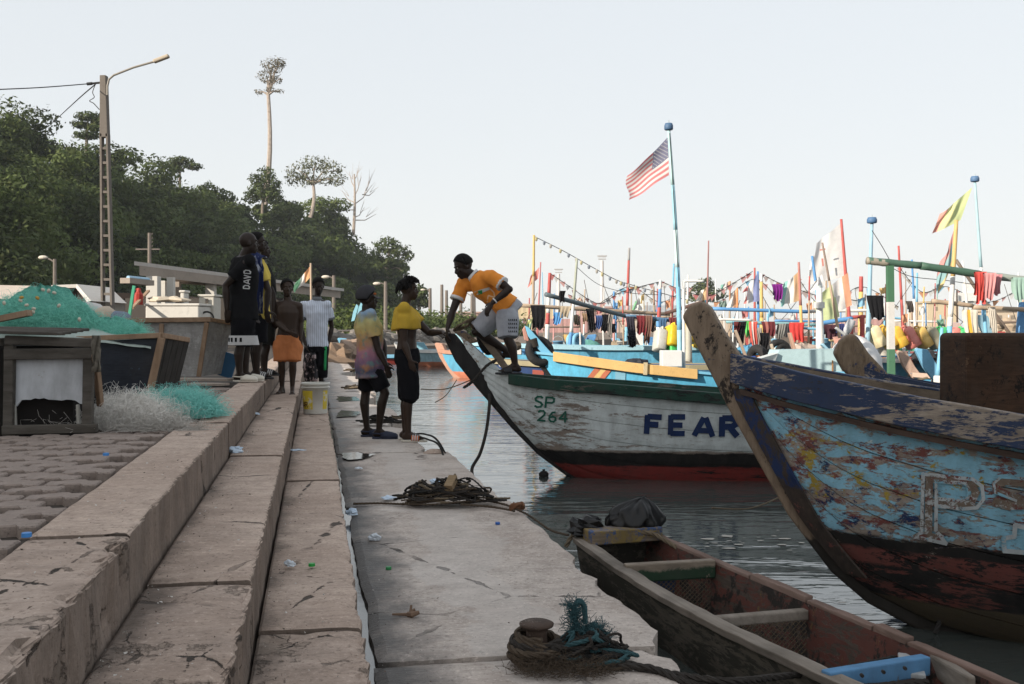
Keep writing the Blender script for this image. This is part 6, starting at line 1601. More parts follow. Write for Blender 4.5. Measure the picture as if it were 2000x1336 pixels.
# chest 1: grey frame, white sheet, torn bottom
d1 = 6.3; c1 = thing('net_chest', 'grey timber chest with torn white front panel at the left edge', 'chest', PQ(95, 858, d1))
def plank(root, a, b, w, h, mat, name='plank', up=(0, 0, 1)):
    mb = MB(); mb.bar(a, b, w, h, up); o = mb.build(name, mat, root); bevel(o, 0.004, 1); return o
for (a, b, wd) in (((12, 664), (192, 670), 0.05), ((10, 692), (190, 690), 0.06), ((6, 840), (190, 836), 0.05)): plank(c1, PQ(*a, d1), PQ(*b, d1), 0.045, wd * 1.15, GREYW)
for x in (20, 174): plank(c1, PQ(x, 675, d1 + 0.01), PQ(x - 3, 862, d1 + 0.01), 0.06, 0.045, GREYW, 'post', (0, 1, 0))
for x in (14, 180): plank(c1, PQ(x, 660, d1 + 0.55), PQ(x - 3, 840, d1 + 0.55), 0.06, 0.045, GREYW, 'post', (0, 1, 0))
g = random.Random(4); top = [PQ(24, 697, d1 + 0.035), PQ(165, 697, d1 + 0.035)]; edge = [PQ(165 - 141 * i / 16, (783 + g.uniform(-3, 3) + (8 if i in (0, 1, 15, 16) else 0) - (4 if 5 < i < 12 else 0)), d1 + 0.035) for i in range(17)]
mb = MB(); mb.prism(top + edge, (0, 0, 0), (0, 0.012, 0)); mb.build('front_panel', M_sheet, c1)
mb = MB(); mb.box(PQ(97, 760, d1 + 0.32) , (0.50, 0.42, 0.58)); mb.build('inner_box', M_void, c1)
for x in (28, 152): plank(c1, PQ(x, 790, d1 + 0.03), PQ(x + 2, 835, d1 + 0.03), 0.022, 0.02, paint('pale_slat', (0.34, 0.33, 0.30), 0.8), 'slat', (0, 1, 0))
# side board leaning to the right
plank(c1, PQ(186, 690, d1 - 0.02), PQ(196, 790, d1 + 0.25), 0.03, 0.05, TANW, 'side_slat', (0, 1, 0))
for k in range(5):     # lid boards
    y = d1 - 0.02 + k * 0.13; plank(c1, PQ(-20, 648 - k * 2, y), PQ(120 + 12 * k, 652 - 2 * k, y), 0.12, 0.02, GREYW, 'lid_board')
# dark box further left
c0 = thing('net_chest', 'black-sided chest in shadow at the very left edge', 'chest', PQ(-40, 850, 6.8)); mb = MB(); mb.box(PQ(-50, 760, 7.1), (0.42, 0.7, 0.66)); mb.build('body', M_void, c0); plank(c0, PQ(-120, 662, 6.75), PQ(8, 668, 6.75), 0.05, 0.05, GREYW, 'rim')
# chest 2: navy
d2 = 8.6; c2 = thing('net_chest', 'dark navy net chest with slanted slatted end behind the white net', 'chest', PQ(280, 782, d2))
A = [PQ(150, 668, d2), PQ(312, 660, d2), PQ(284, 786, d2), PQ(150, 786, d2)]; mb = MB(); mb.prism(A, (0, 0, 0), (0, 0.02, 0)); mb.build('side_panel', M_navysheet, c2)
Bk = Vector((0.0, 0.75, 0.0)); e0, e1 = PQ(312, 660, d2), PQ(284, 786, d2); f0, f1 = PQ(366, 668, d2 + 0.75), PQ(340, 770, d2 + 0.75)
for k in range(5):
    t0 = k / 5 + 0.012; t1 = (k + 1) / 5 - 0.012; mb = MB(); mb.prism([e0.lerp(f0, t0), e0.lerp(f0, t1), e1.lerp(f1, t1), e1.lerp(f1, t0)], (0, 0, 0), (0.015, 0.02, 0)); mb.build('slat', wood('dark_slat', (0.02, 0.018, 0.016), (0.05, 0.044, 0.04), stretch=(3, 3, 1)), c2)
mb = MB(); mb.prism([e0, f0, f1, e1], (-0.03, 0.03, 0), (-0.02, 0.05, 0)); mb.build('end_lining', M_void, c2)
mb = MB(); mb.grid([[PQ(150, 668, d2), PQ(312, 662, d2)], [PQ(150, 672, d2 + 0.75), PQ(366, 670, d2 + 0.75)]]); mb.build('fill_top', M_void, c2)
plank(c2, PQ(150, 662, d2 - 0.01), PQ(314, 655, d2 - 0.01), 0.05, 0.045, TANW, 'rim'); plank(c2, PQ(314, 655, d2), PQ(366, 664, d2 + 0.75), 0.05, 0.045, TANW, 'rim'); plank(c2, PQ(316, 660, d2 - 0.02), PQ(287, 790, d2 - 0.02), 0.06, 0.03, TANW, 'corner_post', (0, 1, 0))
# chest 3: light grey with tan frame
d3 = 12.4; c3 = thing('net_chest', 'pale grey net chest with tan timber frame leaning left of the people', 'chest', PQ(340, 742, d3))
mb = MB(); mb.prism([PQ(224, 630, d3), PQ(404, 628, d3), PQ(385, 735, d3), PQ(236, 735, d3)], (0, 0, 0), (0, 0.02, 0)); mb.build('side_panel', M_greysheet, c3)
e0, e1 = PQ(408, 628, d3), PQ(389, 735, d3); f0, f1 = PQ(452, 636, d3 + 0.5), PQ(432, 730, d3 + 0.5)
for k in range(6):
    t0 = k / 6 + 0.015; t1 = (k + 1) / 6 - 0.05; mb = MB(); mb.prism([e0.lerp(f0, t0), e0.lerp(f0, t1), e1.lerp(f1, t1), e1.lerp(f1, t0)], (0, 0, 0), (0.02, 0.03, 0)); mb.build('slat', M_greysheet, c3)
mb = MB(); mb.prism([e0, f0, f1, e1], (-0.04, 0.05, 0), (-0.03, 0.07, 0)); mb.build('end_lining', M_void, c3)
for a, b in (((220, 626), (412, 624)), ((228, 636), (238, 738))): plank(c3, PQ(*a, d3 - 0.03), PQ(*b, d3 - 0.03), 0.05, 0.06, TANW, 'frame_rail', (0, 1, 0) if a[0] == 228 else (0, 0, 1))
for a, b in (((316, 632), (314, 672)), ((404, 630), (388, 736)), ((224, 627), (224, 645))): plank(c3, PQ(*a, d3 - 0.05), PQ(*b, d3 - 0.05), 0.055, 0.03, TANW, 'frame_post', (0, 1, 0))
plank(c3, PQ(408, 624, d3), PQ(454, 632, d3 + 0.5), 0.05, 0.05, TANW, 'frame_rail')
# boards on the ground in front of it
for k, (a, b, w) in enumerate((((345, 742), (452, 738), 0.3), ((372, 752), (440, 748), 0.2))): mb = MB(); p0 = PQ(*a, 12.0 - 0.5 * k); p1 = PQ(*b, 11.9 - 0.5 * k); p0.z = p1.z = 0.66 - 0.03 * k; mb.bar(p0, p1, w, 0.025); tag(mb.build('board', wood('pale_board', (0.26, 0.21, 0.17), (0.40, 0.34, 0.29))), ['pale board lying in front of the grey chest', 'lower pale board lying by the top step'][k], 'board')
mb = MB(); mb.bar(PQ(450, 690, 12.9), PQ(436, 735, 12.9), 0.22, 0.04, (0, 1, 0)); tag(mb.build('blue_drum', paint('blue_drum', (0.04, 0.13, 0.25), 0.6)), 'blue panel behind the legs of the black T-shirt', 'panel')
# net heap on the paving: white and teal monofilament
def netmat(name, c):
    t = NT(name); a = t.noise(9, 5, 0.65, stretch=(1, 1, 0.6)); b = t.noise(150, 4, 0.7, stretch=(1, 1, 0.5), seed=3)  # crevice shade is put into the net colour along with the bump
    t.bump(t.math('ADD', t.math('MULTIPLY', a, 2.0), b), 1.0, 0.02); t.done(t.mix(t.step(b, 0.5, 0.25), t.mix(a, tuple(x * 0.5 for x in c), tuple(x * 0.85 for x in c)), c), 0.7, 0.2); return t.mat
M_netw = netmat('white_net', (0.74, 0.70, 0.64)); M_nett = netmat('teal_net', (0.16, 0.48, 0.43)); M_netg = netmat('green_net', (0.16, 0.54, 0.43))
nh = PQ(290, 826, 7.0); nh.z = 0.61
def net_mound(c, rx, ry, h, name, mat, label, n, seed, r=0.0012, ln=0.14, core=0.62, loose=None):
    root = thing(name, label, 'net', c)
    mb = MB(); rows = []
    for i in range(31):
        th = math.pi / 2 * i / 30
        rows.append([c + Vector((rx * core * math.cos(th) * math.cos(a) * (1 + 0.18 * fnoise((math.cos(a), math.sin(a), th), 2.2, seed)), ry * core * math.cos(th) * math.sin(a), h * core * 1.15 * math.sin(th) * (1 + 0.25 * fnoise((math.cos(a) * 2, math.sin(a) * 2, th), 1.3, seed) + 0.10 * fnoise((math.cos(a) * 5, math.sin(a) * 5, th * 1.5), 1.5, seed)))) for a in [2 * math.pi * k / 70 for k in range(71)]])
    mb.grid(rows); o = mb.build('packed_net', mat, root, True)
    mb = MB(); fuzz(mb, c, rx, ry, h, n, r, seed, ln); o = mb.build('loose_mesh', loose or mat, root, fixn=False); o['kind'] = 'stuff'
    return root
net_mound(PQ(250, 830, 6.9) * 1.0, 0.36, 0.30, 0.19, 'net_heap', M_netw, 'heap of loose white fishing net on the paving', 8000, 1, 0.0009, 0.10, 0.8, paint('loose_white', (0.80, 0.77, 0.72), 0.6, 0.1))
net_mound(PQ(345, 812, 7.2), 0.30, 0.28, 0.16, 'net_heap', M_nett, 'heap of loose teal fishing net beside the white one', 7000, 2, 0.0009, 0.10, 0.8, paint('loose_teal', (0.25, 0.62, 0.56), 0.6, 0.15))
mb = MB(); q = PQ(230, 850, 6.5); q.z = 0.615; fuzz(mb, q, 0.55, 0.12, 0.03, 900, 0.0012, 7, 0.13); o = mb.build('loose_net', M_netw, None, fixn=False); tag(o, 'thin spread of white net along the front of the heaps', 'net', kind='stuff')
# the big green net on the stacked chests
gn = PQ(80, 650, 9.0); t = net_mound(gn, 0.50, 0.42, 0.345, 'net_pile', M_netg, 'large bright green fishing net piled high at the left', 12000, 11, 0.0011, 0.10, 0.95, paint('loose_green', (0.24, 0.64, 0.52), 0.6, 0.15))
net_mound(PQ(215, 660, 9.2), 0.34, 0.3, 0.16, 'net_pile', M_netg, 'low trailing end of green net right of the large pile', 3500, 15, 0.0009, 0.085, 0.95, paint('loose_green', (0, 0, 0)))
g = random.Random(8)
M_float = paint('float_cream', (0.55, 0.52, 0.42), 0.6); M_floatY = paint('float_ochre', (0.50, 0.30, 0.06), 0.6)
for k, (px, py) in enumerate(((40, 587), (52, 596), (106, 572), (115, 597), (66, 603), (73, 582), (42, 581), (84, 566), (95, 568), (65, 609), (155, 624), (8, 592))):
    mb = MB(); p = PQ(px, py, 8.55 if py > 560 else 8.8); mb.ell(p, (0.02, 0.016, 0.014), 10, 7, Matrix.Rotation(g.uniform(0, 3), 3, 'Y')); tag(mb.build('net_float', M_floatY if k in (5, 6) else M_float, None, True), 'ochre oval float on the green net pile' if k in (5, 6) else 'cream oval float on the green net pile', 'float', 'net floats on the green net pile')
tm = NT('mesh_tarp'); M_tarp = tm.done(tm.mix(tm.noise(40, 3, stretch=(1, 1, 0.3)), (0.24, 0.30, 0.27), (0.42, 0.47, 0.44)), 0.8, 0.2)
tp_ = thing('mesh_tarp', 'pale green mesh sheet draped over the chests under the net', 'sheet', PQ(140, 690, 8.6))
mb = MB(); rows = []
for i in range(14):
    t = i / 13; row = []
    for k in range(30):
        px = -30 + 325 * k / 29; topy = 622 + 3 * math.sin(px * 0.03) + max(0, (px - 120)) * 0.24; boty = 662 + max(0, px - 150) * 0.14
        y = topy + (max(boty, topy + 6) - topy) * t + 3 * fnoise((px * 0.02, t * 2, 1)); dd = 9.1 - 0.55 * math.sin(t * math.pi / 2)
        row.append(PQ(px, y, dd))
    rows.append(row)
rows = [[p + Vector((0, 0.6, -0.02)) for p in rows[0]]] + rows; mb.grid(rows); mb.build('sheet', M_tarp, tp_, True)
mb = MB(); mb.bar(PQ(-10, 625, 8.45), PQ(58, 611, 8.45), 0.09, 0.05); tag(mb.build('timber', TANW), 'tan timber end resting on the mesh sheet', 'timber')
# stack carrying the nets (hidden carcass of chests)
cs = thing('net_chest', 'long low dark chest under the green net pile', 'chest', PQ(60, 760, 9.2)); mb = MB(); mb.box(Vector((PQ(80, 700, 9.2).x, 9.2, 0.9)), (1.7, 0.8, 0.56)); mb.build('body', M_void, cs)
# rag hanging at chest corner
mb = MB(); rows = [[PQ(180 + 3.2 * k + 3 * fnoise((i * .6, k, 0)), 655 + 9 * i, 6.22 + 0.02 * math.sin(k * 2 + i)) for k in range(6)] for i in range(9)]; mb.grid(rows); o = mb.build('rag', cloth('dirty_rag', (0.16, 0.145, 0.12)), None, True); o.modifiers.new('s', 'SOLIDIFY').thickness = 0.006; tag(o, 'dirty rag hanging over the corner of the grey chest', 'rag')
# white sacks behind
for k, (px, py, s_, lab) in enumerate(((175, 600, 0.5, 'pale white sack behind the green net'), (205, 606, 0.45, 'cream sack right of the white one behind the net'), (232, 612, 0.35, 'blue grey sack at the foot of the lamp pole'))):
    p = PQ(px, py + 14, 13.5); mb = MB(); mb.ell((0, 0, 0), (s_ * 0.5, s_ * 0.4, s_ * 0.34), 16, 10); mb.v = [tuple(p + Vector(v) * (1 + 0.3 * fnoise(v, 4, k))) for v in mb.v]
    mb.v = [(x, y, max(z, 0.6)) for x, y, z in mb.v]; o = mb.build('sack', [cloth('sack_white', (0.55, 0.54, 0.52)), cloth('sack_cream', (0.50, 0.42, 0.33)), cloth('sack_blue', (0.20, 0.24, 0.30))][k], None, True); tag(o, lab, 'sack')
    mb = MB(); mb.box((p.x, p.y, 0.6 + (p.z - 0.75) / 2), (s_ * 0.8, s_ * 0.6, max(0.1, p.z - 0.75))); tag(mb.build('crate', GREYW), ['grey crate carrying the white sack', 'grey crate carrying the cream sack', 'grey crate carrying the blue grey sack'][k], 'crate')

# ---- pavilion, long shed, lamp poles
WALLW = paint('white_wall', (0.52, 0.50, 0.46), 0.9, 0.15, 2.0, 0.3); ROOFC = paint('roof_concrete', (0.30, 0.255, 0.215), 0.9, 0.3, 2.0, 0.4); DKW = paint('dark_wall', (0.06, 0.052, 0.046), 0.9)
dp = 30.0; pv_ = thing('pavilion', 'open pavilion with flat concrete roof and white columns behind the chests', 'pavilion', Vector((PQ(350, 640, dp).x, dp, 0.6)))
r0 = PQ(266, 522, dp); 
mb = MB(); a, b = PQ(262, 518, dp), PQ(600, 560, dp + 9); off = Vector((0.6, 5, 0)); mb.prism([a, b, b + off, a + off], (0, 0, 0.0), (0, 0, 0.12)); mb.build('roof', paint('roof_top', (0.44, 0.41, 0.38), 0.9), pv_)
mb = MB(); a2, b2 = a + Vector((0.12, 0.1, 0)), b + Vector((-0.1, 0.1, 0)); mb.prism([a2, b2, b2 + off * 0.95, a2 + off * 0.95], (0, 0, -0.30), (0, 0, -0.002)); mb.build('roof_beam', ROOFC, pv_)
for k, (px, dd, w, mat) in enumerate(((300, dp + 0.5, 0.34, WALLW), (318, dp + 2.5, 0.22, WALLW), (334, dp + 0.9, 0.20, WALLW), (346, dp + 3, 0.2, ROOFC), (412, dp + 4, 0.3, WALLW), (470, dp + 6, 0.3, WALLW))):
    p = PQ(px, 600, dd); mb = MB(); top = a.z - 0.302 - max(0, (dd - dp) * 0.02); mb.box((p.x, p.y, (0.6 + top) / 2), (w, w, top - 0.6)); mb.build('column', mat, pv_)
mb = MB(); p = PQ(400, 575, dp + 8); mb.box((p.x, p.y, 1.5), (6, 0.2, 1.8)); mb.build('back_wall', DKW, pv_)
mb = MB(); p = PQ(395, 548, dp + 3); mb.bar(PQ(330, 549, dp + 3), PQ(520, 562, dp + 6), 0.15, 0.12); mb.build('tie_beam', ROOFC, pv_)
# white chests before it
def crate_box(px0, px1, py0, py1, d, depth, mat, label, rz=0.0, name='white_box', z0=0.6):
    a = PQ(px0, py0, d); b = PQ(px1, py1, d); mb = MB(); t = thing(name, label, 'box', Vector(((a.x + b.x) / 2, d, z0)))
    mb.box(((a.x + b.x) / 2, d + depth / 2, (z0 + a.z) / 2), (abs(b.x - a.x), depth, a.z - z0)); bevel(mb.build('body', mat, t), 0.02)
    mb = MB(); mb.box(((a.x + b.x) / 2, d + depth / 2, a.z + 0.03), (abs(b.x - a.x) + 0.05, depth + 0.05, 0.05)); bevel(mb.build('lid', mat, t), 0.02); return t
crate_box(284, 388, 598, 626, 20, 0.9, WALLW, 'long white cool box in front of the pavilion'); crate_box(352, 360, 572, 590, 20.5, 0.3, WALLW, 'white upright stub behind the cool box'); crate_box(388, 418, 580, 626, 20.8, 0.5, paint('cream_cab', (0.45, 0.43, 0.38), 0.8), 'cream cabinet with a vent right of the cool box', name='cabinet')
mb = MB(); mb.box(PQ(404, 588, 20.76), (0.055, 0.02, 0.10)); tag(mb.build('vent_plate', DKW), 'dark vent on the cream cabinet', 'vent')
mb = MB(); pts = [PQ(404 + 13 * math.cos(a), 622 - 13 * math.sin(a), 20.3) for a in [math.pi * i / 12 for i in range(13)]]; mb.tube(pts, 0.02, 6); tag(mb.build('hoop', paint('black_hoop', (0.02, 0.02, 0.02), 0.6)), 'black hoop standing behind the pale grey chest', 'hoop')
crumple(PQ(330, 590, 20.3) - Vector((0, 0, 0)), 0.42, 'crumpled cream sheet on top of the white cool box', cloth('cream_sheet', (0.50, 0.43, 0.34)), 0.16, 4, 'sheet')
mb = MB(); mb.bar(PQ(252, 622, 19), PQ(262, 558, 19), 0.05, 0.05); tag(mb.build('green_plank', paint('green_paint', (0.05, 0.30, 0.18), 0.6)), 'leaning green plank left of the pavilion', 'plank')
mb = MB(); mb.tube([PQ(270, 595, 20), PQ(271, 575, 20), PQ(271, 570, 20), PQ(272, 563, 20)], [0.09, 0.085, 0.05, 0.03], 10); mb.tube([PQ(271, 564, 20), PQ(266, 566, 20)], 0.02, 6); tag(mb.build('gas_bottle', paint('red_paint', (0.32, 0.03, 0.02), 0.5)), 'small red gas bottle hanging left of the pavilion column', 'bottle')
plk = MB(); plk.bar(PQ(258, 602, 19.5), PQ(290, 568, 20.5), 0.06, 0.04); tag(plk.build('pale_prop', TANW), 'pale slanting prop under the pavilion edge', 'prop')
mb = MB(); mb.bar(PQ(244, 548, 26), PQ(292, 553, 27), 0.3, 0.14); tag(mb.build('side_beam', ROOFC), 'short concrete beam jutting left of the pavilion roof', 'beam'); mb = MB(); mb.tube([PQ(250, 542, 26), PQ(290, 546, 27)], 0.05, 8); tag(mb.build('blue_pipe', paint('pale_blue', (0.30, 0.48, 0.62), 0.5)), 'pale blue pipe on the short concrete beam', 'pipe')
ls = thing('long_shed', 'long low shed with pale wall and brown roof edge behind the net', 'shed', Vector((PQ(120, 640, 44).x, 44, 0.6)))
a, b = PQ(-60, 574, 44), PQ(300, 574, 50); mb = MB(); mb.prism([Vector((a.x, a.y, 0.6)), Vector((b.x, b.y, 0.6)), Vector((b.x, b.y + 5, 0.6)), Vector((a.x, a.y + 5, 0.6))], (0, 0, 0), (0, 0, 2.05)); mb.build('wall', WALLW, ls)
mb = MB(); a3, b3_ = a + Vector((-1, -1.2, 0)), b + Vector((1, -1.2, 0)); zt = 0.6 + 2.06; mb.prism([Vector((a3.x, a3.y, zt)), Vector((b3_.x, b3_.y, zt)), Vector((b3_.x, b3_.y + 8, zt)), Vector((a3.x, a3.y + 8, zt))], (0, 0, 0), (0, 0, 0.28)); mb.build('roof', paint('brown_roof', (0.12, 0.085, 0.065), 0.9), ls)
mb = MB(); p = PQ(140, 585, 30); mb.prism([PQ(100, 557, 30), PQ(150, 555, 30), PQ(178, 588, 27), PQ(170, 590, 27), PQ(148, 562, 30), PQ(100, 563, 30)], (0, 0, 0), (0, 2.5, 0)); t = thing('tin_shelter', 'small shelter with slanting white sheet roof behind the green net', 'shelter', Vector((p.x, 30, 0.6))); mb.build('roof', paint('white_sheet_roof', (0.48, 0.46, 0.43), 0.7), t)
for px in (104, 146): mb = MB(); q = PQ(px, 560, 30.4); mb.box((q.x, q.y, (0.6 + q.z) / 2), (0.1, 0.1, q.z - 0.62)); mb.build('post', GREYW, t)
mb = MB(); q = PQ(130, 590, 32.8); mb.box((q.x, q.y, 1.5), (1.4, 0.1, 1.6)); mb.build('back_panel', DKW, t)
mb = MB(); mb.prism([PQ(-40, 556, 26), PQ(60, 558, 26), PQ(60, 584, 25), PQ(-40, 584, 25)], (0, 0, 0), (0, 0.3, 0)); t = thing('canopy', 'pale roof edge of a stall behind the green net at the left edge', 'stall', Vector((PQ(0, 640, 26).x, 26, 0.6))); mb.build('roof', paint('stall_roof', (0.44, 0.38, 0.33), 0.8), t)
for px in (-30, 50): mb = MB(); q = PQ(px, 584, 25.4); mb.box((q.x, q.y, (0.6 + q.z) / 2), (0.12, 0.12, q.z - 0.6)); mb.build('post', GREYW, t)

# concrete lamp pole with rung openings
dl = 28.0; base = PQ(212, 640, dl); base.z = 0.6; lp_ = thing('lamp_pole', 'tall concrete lamp pole with ladder-like openings and long arm', 'lamp pole', base)
M_pole = paint('pole_concrete', (0.150, 0.132, 0.115), 0.9, 0.3, 3.0, 0.4); topc = PQ(203, 148, dl); lean = Vector((topc.x - base.x, 0, 0)) / (topc.z - base.z)
def at_h(z, x=0.0, y=0.0): return Vector((base.x, base.y, z)) + lean * (z - base.z) + Vector((x, y, 0))
zt = topc.z; zs = PQ(205, 262, dl).z
for sgn in (-1, 1): mb = MB(); mb.bar(at_h(0.5, sgn * 0.145), at_h(zs, sgn * 0.085), 0.20, 0.055, (1, 0, 0)); mb.build('flange', M_pole, lp_)
mb = MB(); mb.bar(at_h(zs - 0.1), at_h(zt), 0.20, 0.235, (1, 0, 0), h2=0.17); o = mb.build('shaft', M_pole, lp_); bevel(o, 0.02)
nr = 14
for k in range(nr + 1):
    z = 1.0 + (zs - 1.0) * k / nr; w = 0.145 + (0.085 - 0.145) * (z - 0.5) / (zs - 0.5); mb = MB(); mb.box(at_h(z), (2 * w - 0.05, 0.16, 0.07)); mb.build('rung', M_pole, lp_)
mb = MB(); armp = [PQ(210, 186, dl - 0.1), PQ(210, 168, dl - 0.1), PQ(213, 155, dl - 0.1), PQ(222, 147, dl - 0.1), PQ(260, 132, dl - 0.1), PQ(302, 120, dl - 0.1)]; mb.tube(armp, 0.03, 8); mb.build('arm', paint('galvanised', (0.24, 0.22, 0.19), 0.5), lp_)
mb = MB(); mb.bar(PQ(300, 120.5, dl - 0.1), PQ(330, 109, dl - 0.1), 0.16, 0.10); o = mb.build('lamp_head', paint('lamp_cream', (0.42, 0.36, 0.28), 0.6), lp_); bevel(o, 0.03)
mb = MB(); mb.tube([PQ(180, 163, dl), PQ(200, 161, dl)], 0.03, 6); mb.tube([PQ(170, 164, dl), PQ(180, 163, dl)], 0.045, 8); mb.build('insulator', paint('insulator', (0.03, 0.03, 0.03), 0.5), lp_)
M_wire = paint('wire_black', (0.02, 0.02, 0.02), 0.6)
mb = MB(); rope(mb, [PQ(-60, 177, 22), PQ(60, 172, 25), PQ(120, 168, 26.5), PQ(180, 163, dl)], 0.014, 1); tag(mb.build('power_line', M_wire), 'power line running left from the lamp pole top', 'wire')
mb = MB(); rope(mb, [PQ(186, 165, dl), PQ(150, 196, 36), PQ(95, 247, 60)], 0.02, 1); tag(mb.build('power_line', M_wire), 'power line slanting from the lamp pole down to the wood', 'wire')
mb = MB(); rope(mb, [PQ(186, 165, dl), PQ(181, 180, dl), PQ(184, 190, dl), PQ(175, 197, dl), PQ(183, 202, dl), PQ(194, 214, dl)], 0.012, 1); tag(mb.build('loose_wire', M_wire), 'loose tangle of wire dangling beside the lamp pole', 'wire')
# smaller lamp posts and bare poles behind
M_post = paint('grey_post', (0.18, 0.155, 0.135), 0.9, 0.3, 3)
for (px, y0, y1, d, arm, lab) in ((107, 506, 560, 60, (84, 503), 'short street lamp above the green net'), (652, 538, 640, 70, (636, 541), 'street lamp beside the person in the white polo'), (753, 550, 640, 75, (736, 554), 'street lamp between the cap and the mustard shirt'), (840, 563, 640, 120, (826, 566), 'far street lamp nearest the mustard shirt'), (863, 556, 640, 110, None, 'bare pole right of the far street lamp'), (872, 567, 640, 125, None, 'shorter bare pole beside the jersey arm'), (900, 578, 640, 130, None, 'bare pole under the outstretched arm'), (922, 573, 640, 130, (905, 572), 'far street lamp under the jersey chest'), (926, 575, 640, 135, None, 'last bare pole under the jersey'), (292, 455, 540, 55, None, 'power post with side brackets behind the pavilion')):
    b = PQ(px, 640, d); b.z = 0.5; t = thing('street_lamp' if arm else 'bare_pole', lab, 'lamp post' if arm else 'pole', b); mb = MB(); top = PQ(px, y0, d); mb.tube([b, top], [0.14 * d / 80 + 0.03, 0.10 * d / 80 + 0.03], 8); mb.build('post', M_post, t)
    if arm:
        mb = MB(); mb.tube([PQ(px, y0 + 6, d), PQ((px + arm[0]) / 2, (y0 + arm[1]) / 2 + 1, d), PQ(arm[0] + 4, arm[1], d)], 0.05, 6); mb.build('arm', M_post, t)
        mb = MB(); mb.ell(PQ(arm[0], arm[1], d), (0.30, 0.18, 0.13), 10, 7); mb.build('lamp_head', paint('lamp_white', (0.55, 0.50, 0.42), 0.5), t)
    if px == 292:
        for k in range(4): mb = MB(); mb.tube([PQ(292, 460 + 8 * k, d), PQ(297, 458 + 8 * k, d), PQ(298, 455 + 8 * k, d)], 0.03, 6); mb.build('bracket', M_post, t)
        mb = MB(); mb.tube([PQ(265, 487, d), PQ(312, 487, d)], 0.04, 6); mb.build('crossarm', M_post, t)

# scum, foam and scraps drifting between the boats
mb = MB(); g = random.Random(14)
for (px, py, n, sp) in ((1500, 1070, 22, 0.30), (1440, 1052, 12, 0.25), (960, 800, 14, 0.6), (1700, 1160, 8, 0.2)):
    d0 = F * (CAMZ - WATER) / (py - HY)
    for k in range(n):
        c = P(px, py, d0) + Vector((g.gauss(0, sp * 1.4), g.gauss(0, sp * 0.5), 0)); c.z = WATER + 0.006; s_ = 0.006 + 0.03 * g.random() ** 3
        poly = [c + Vector((s_ * 2.2 * math.cos(a) * g.uniform(0.6, 1.2), s_ * math.sin(a) * g.uniform(0.6, 1.2), 0)) for a in [i * 1.05 for i in range(6)]]
        mb.add(poly, [tuple(range(6))])
o = mb.build('water_scum', paint('scum', (0.40, 0.38, 0.34), 0.8), None, fixn=False); tag(o, 'flecks of foam and scum drifting between the boats', 'scum', kind='stuff')
# ================================================================== the fleet in the sun
LB = (0.13, 0.42, 0.62); SB = (0.05, 0.25, 0.55); WH = (0.62, 0.62, 0.60); RD = (0.45, 0.06, 0.05); OR = (0.60, 0.22, 0.05); YE = (0.62, 0.40, 0.09); GN = (0.04, 0.24, 0.13); GY = (0.38, 0.46, 0.48); PK = (0.58, 0.26, 0.24); TN = (0.40, 0.29, 0.19); NV = (0.03, 0.06, 0.17); TE = (0.06, 0.33, 0.33); LM = (0.45, 0.52, 0.18)
CN = {}
def pc(c, rough=0.55):
    m_ = sum(c) / 3; c = tuple(0.80 * x + 0.20 * m_ for x in c)
    k = 'paint_%d_%d_%d' % tuple(int(x * 99) for x in c); return paint(k, c, rough, 0.22, 4.0, 0.45)
def coatm(c, bottom, z=0.0, key=''):
    return peel('boat_coat_%s_%s' % (key, '%d%d%d' % tuple(int(x * 99) for x in c)), (0.2, 0.16, 0.12), (0.34, 0.28, 0.22), [(c, 0.335, 3, (0.4, 1, 2), None, None, 2.0), (bottom, 0.30, 3, (0.5, 1, 2), None, z, 4.0)])
def pirogue(label, bow, d, L, gun, col, rail, bottom=RD, head=0.0, beam=0.6, hidden=False, stem_w=18, rise=0.0, railh=0.12, group='fishing boats moored across the basin', stemc=None, lining=None, stemth=0.16, name='fishing_boat'):
    """bow: pixel of the stem head; gun: pixel rows of the gunwale near the bow and amidships"""
    hd = R(head); b0 = P(bow[0], bow[1], d); k = d / F
    zg0 = CAMZ - (gun[0] - HY) * k; zg1 = CAMZ - (gun[1] - HY) * k; zt = max(b0.z, zg0 + 0.1); rk = (zt - WATER)
    H = Hull((b0.x, d), hd, [(0.0, zt), (0.20 * rk, zt - 0.40 * rk), (0.46 * rk, zt - 0.76 * rk), (0.75 * rk, WATER), (1.1 * rk, WATER - 0.2)], [(0.0, zg0 + 0.05), (0.35 * rk, zg0), (0.3 * L, (zg0 + zg1) / 2 - 0.02), (0.55 * L, zg1), (L, zg1 + rise)], [(0.0, 0.0), (0.3, 0.1), (0.15 * L, beam * 0.55), (0.35 * L, beam), (0.8 * L, beam * 0.95), (L, beam * 0.5)], L, p=0.45)
    t = thing(name, label, 'boat', (b0.x, d, 0), hd, group)
    H.shell(t, coatm(col, bottom, -0.15, label[:6].replace(' ', '')), nu=20, nt=6)
    H.inside(t, pc(lining or tuple(x * 0.8 for x in col)), nu=12)
    H.rail(t, pc(rail), railh, 0.05, nu=20)
    w = stem_w * k
    pl = [(-0.02, zt), (0.03, zt + 0.05), (w * 0.9, zt + 0.02), (0.20 * rk + w, zt - 0.38 * rk), (0.46 * rk + w, zt - 0.74 * rk), (0.75 * rk + w, WATER), (0.75 * rk - 0.05, WATER - 0.05), (0.44 * rk, zt - 0.77 * rk), (0.17 * rk, zt - 0.41 * rk)]
    bevel(H.post(t, pl, stemth, pc(stemc or rail)), 0.015)
    for u in (0.35, 0.6, 0.82):
        a = H.pt(u * L, 0.86, 1, -0.04); b = H.pt(u * L, 0.86, -1, -0.04); mb = MB(); mb.bar(a, b, 0.16, 0.04); mb.build('thwart', pc(TN), t)
    return t, H
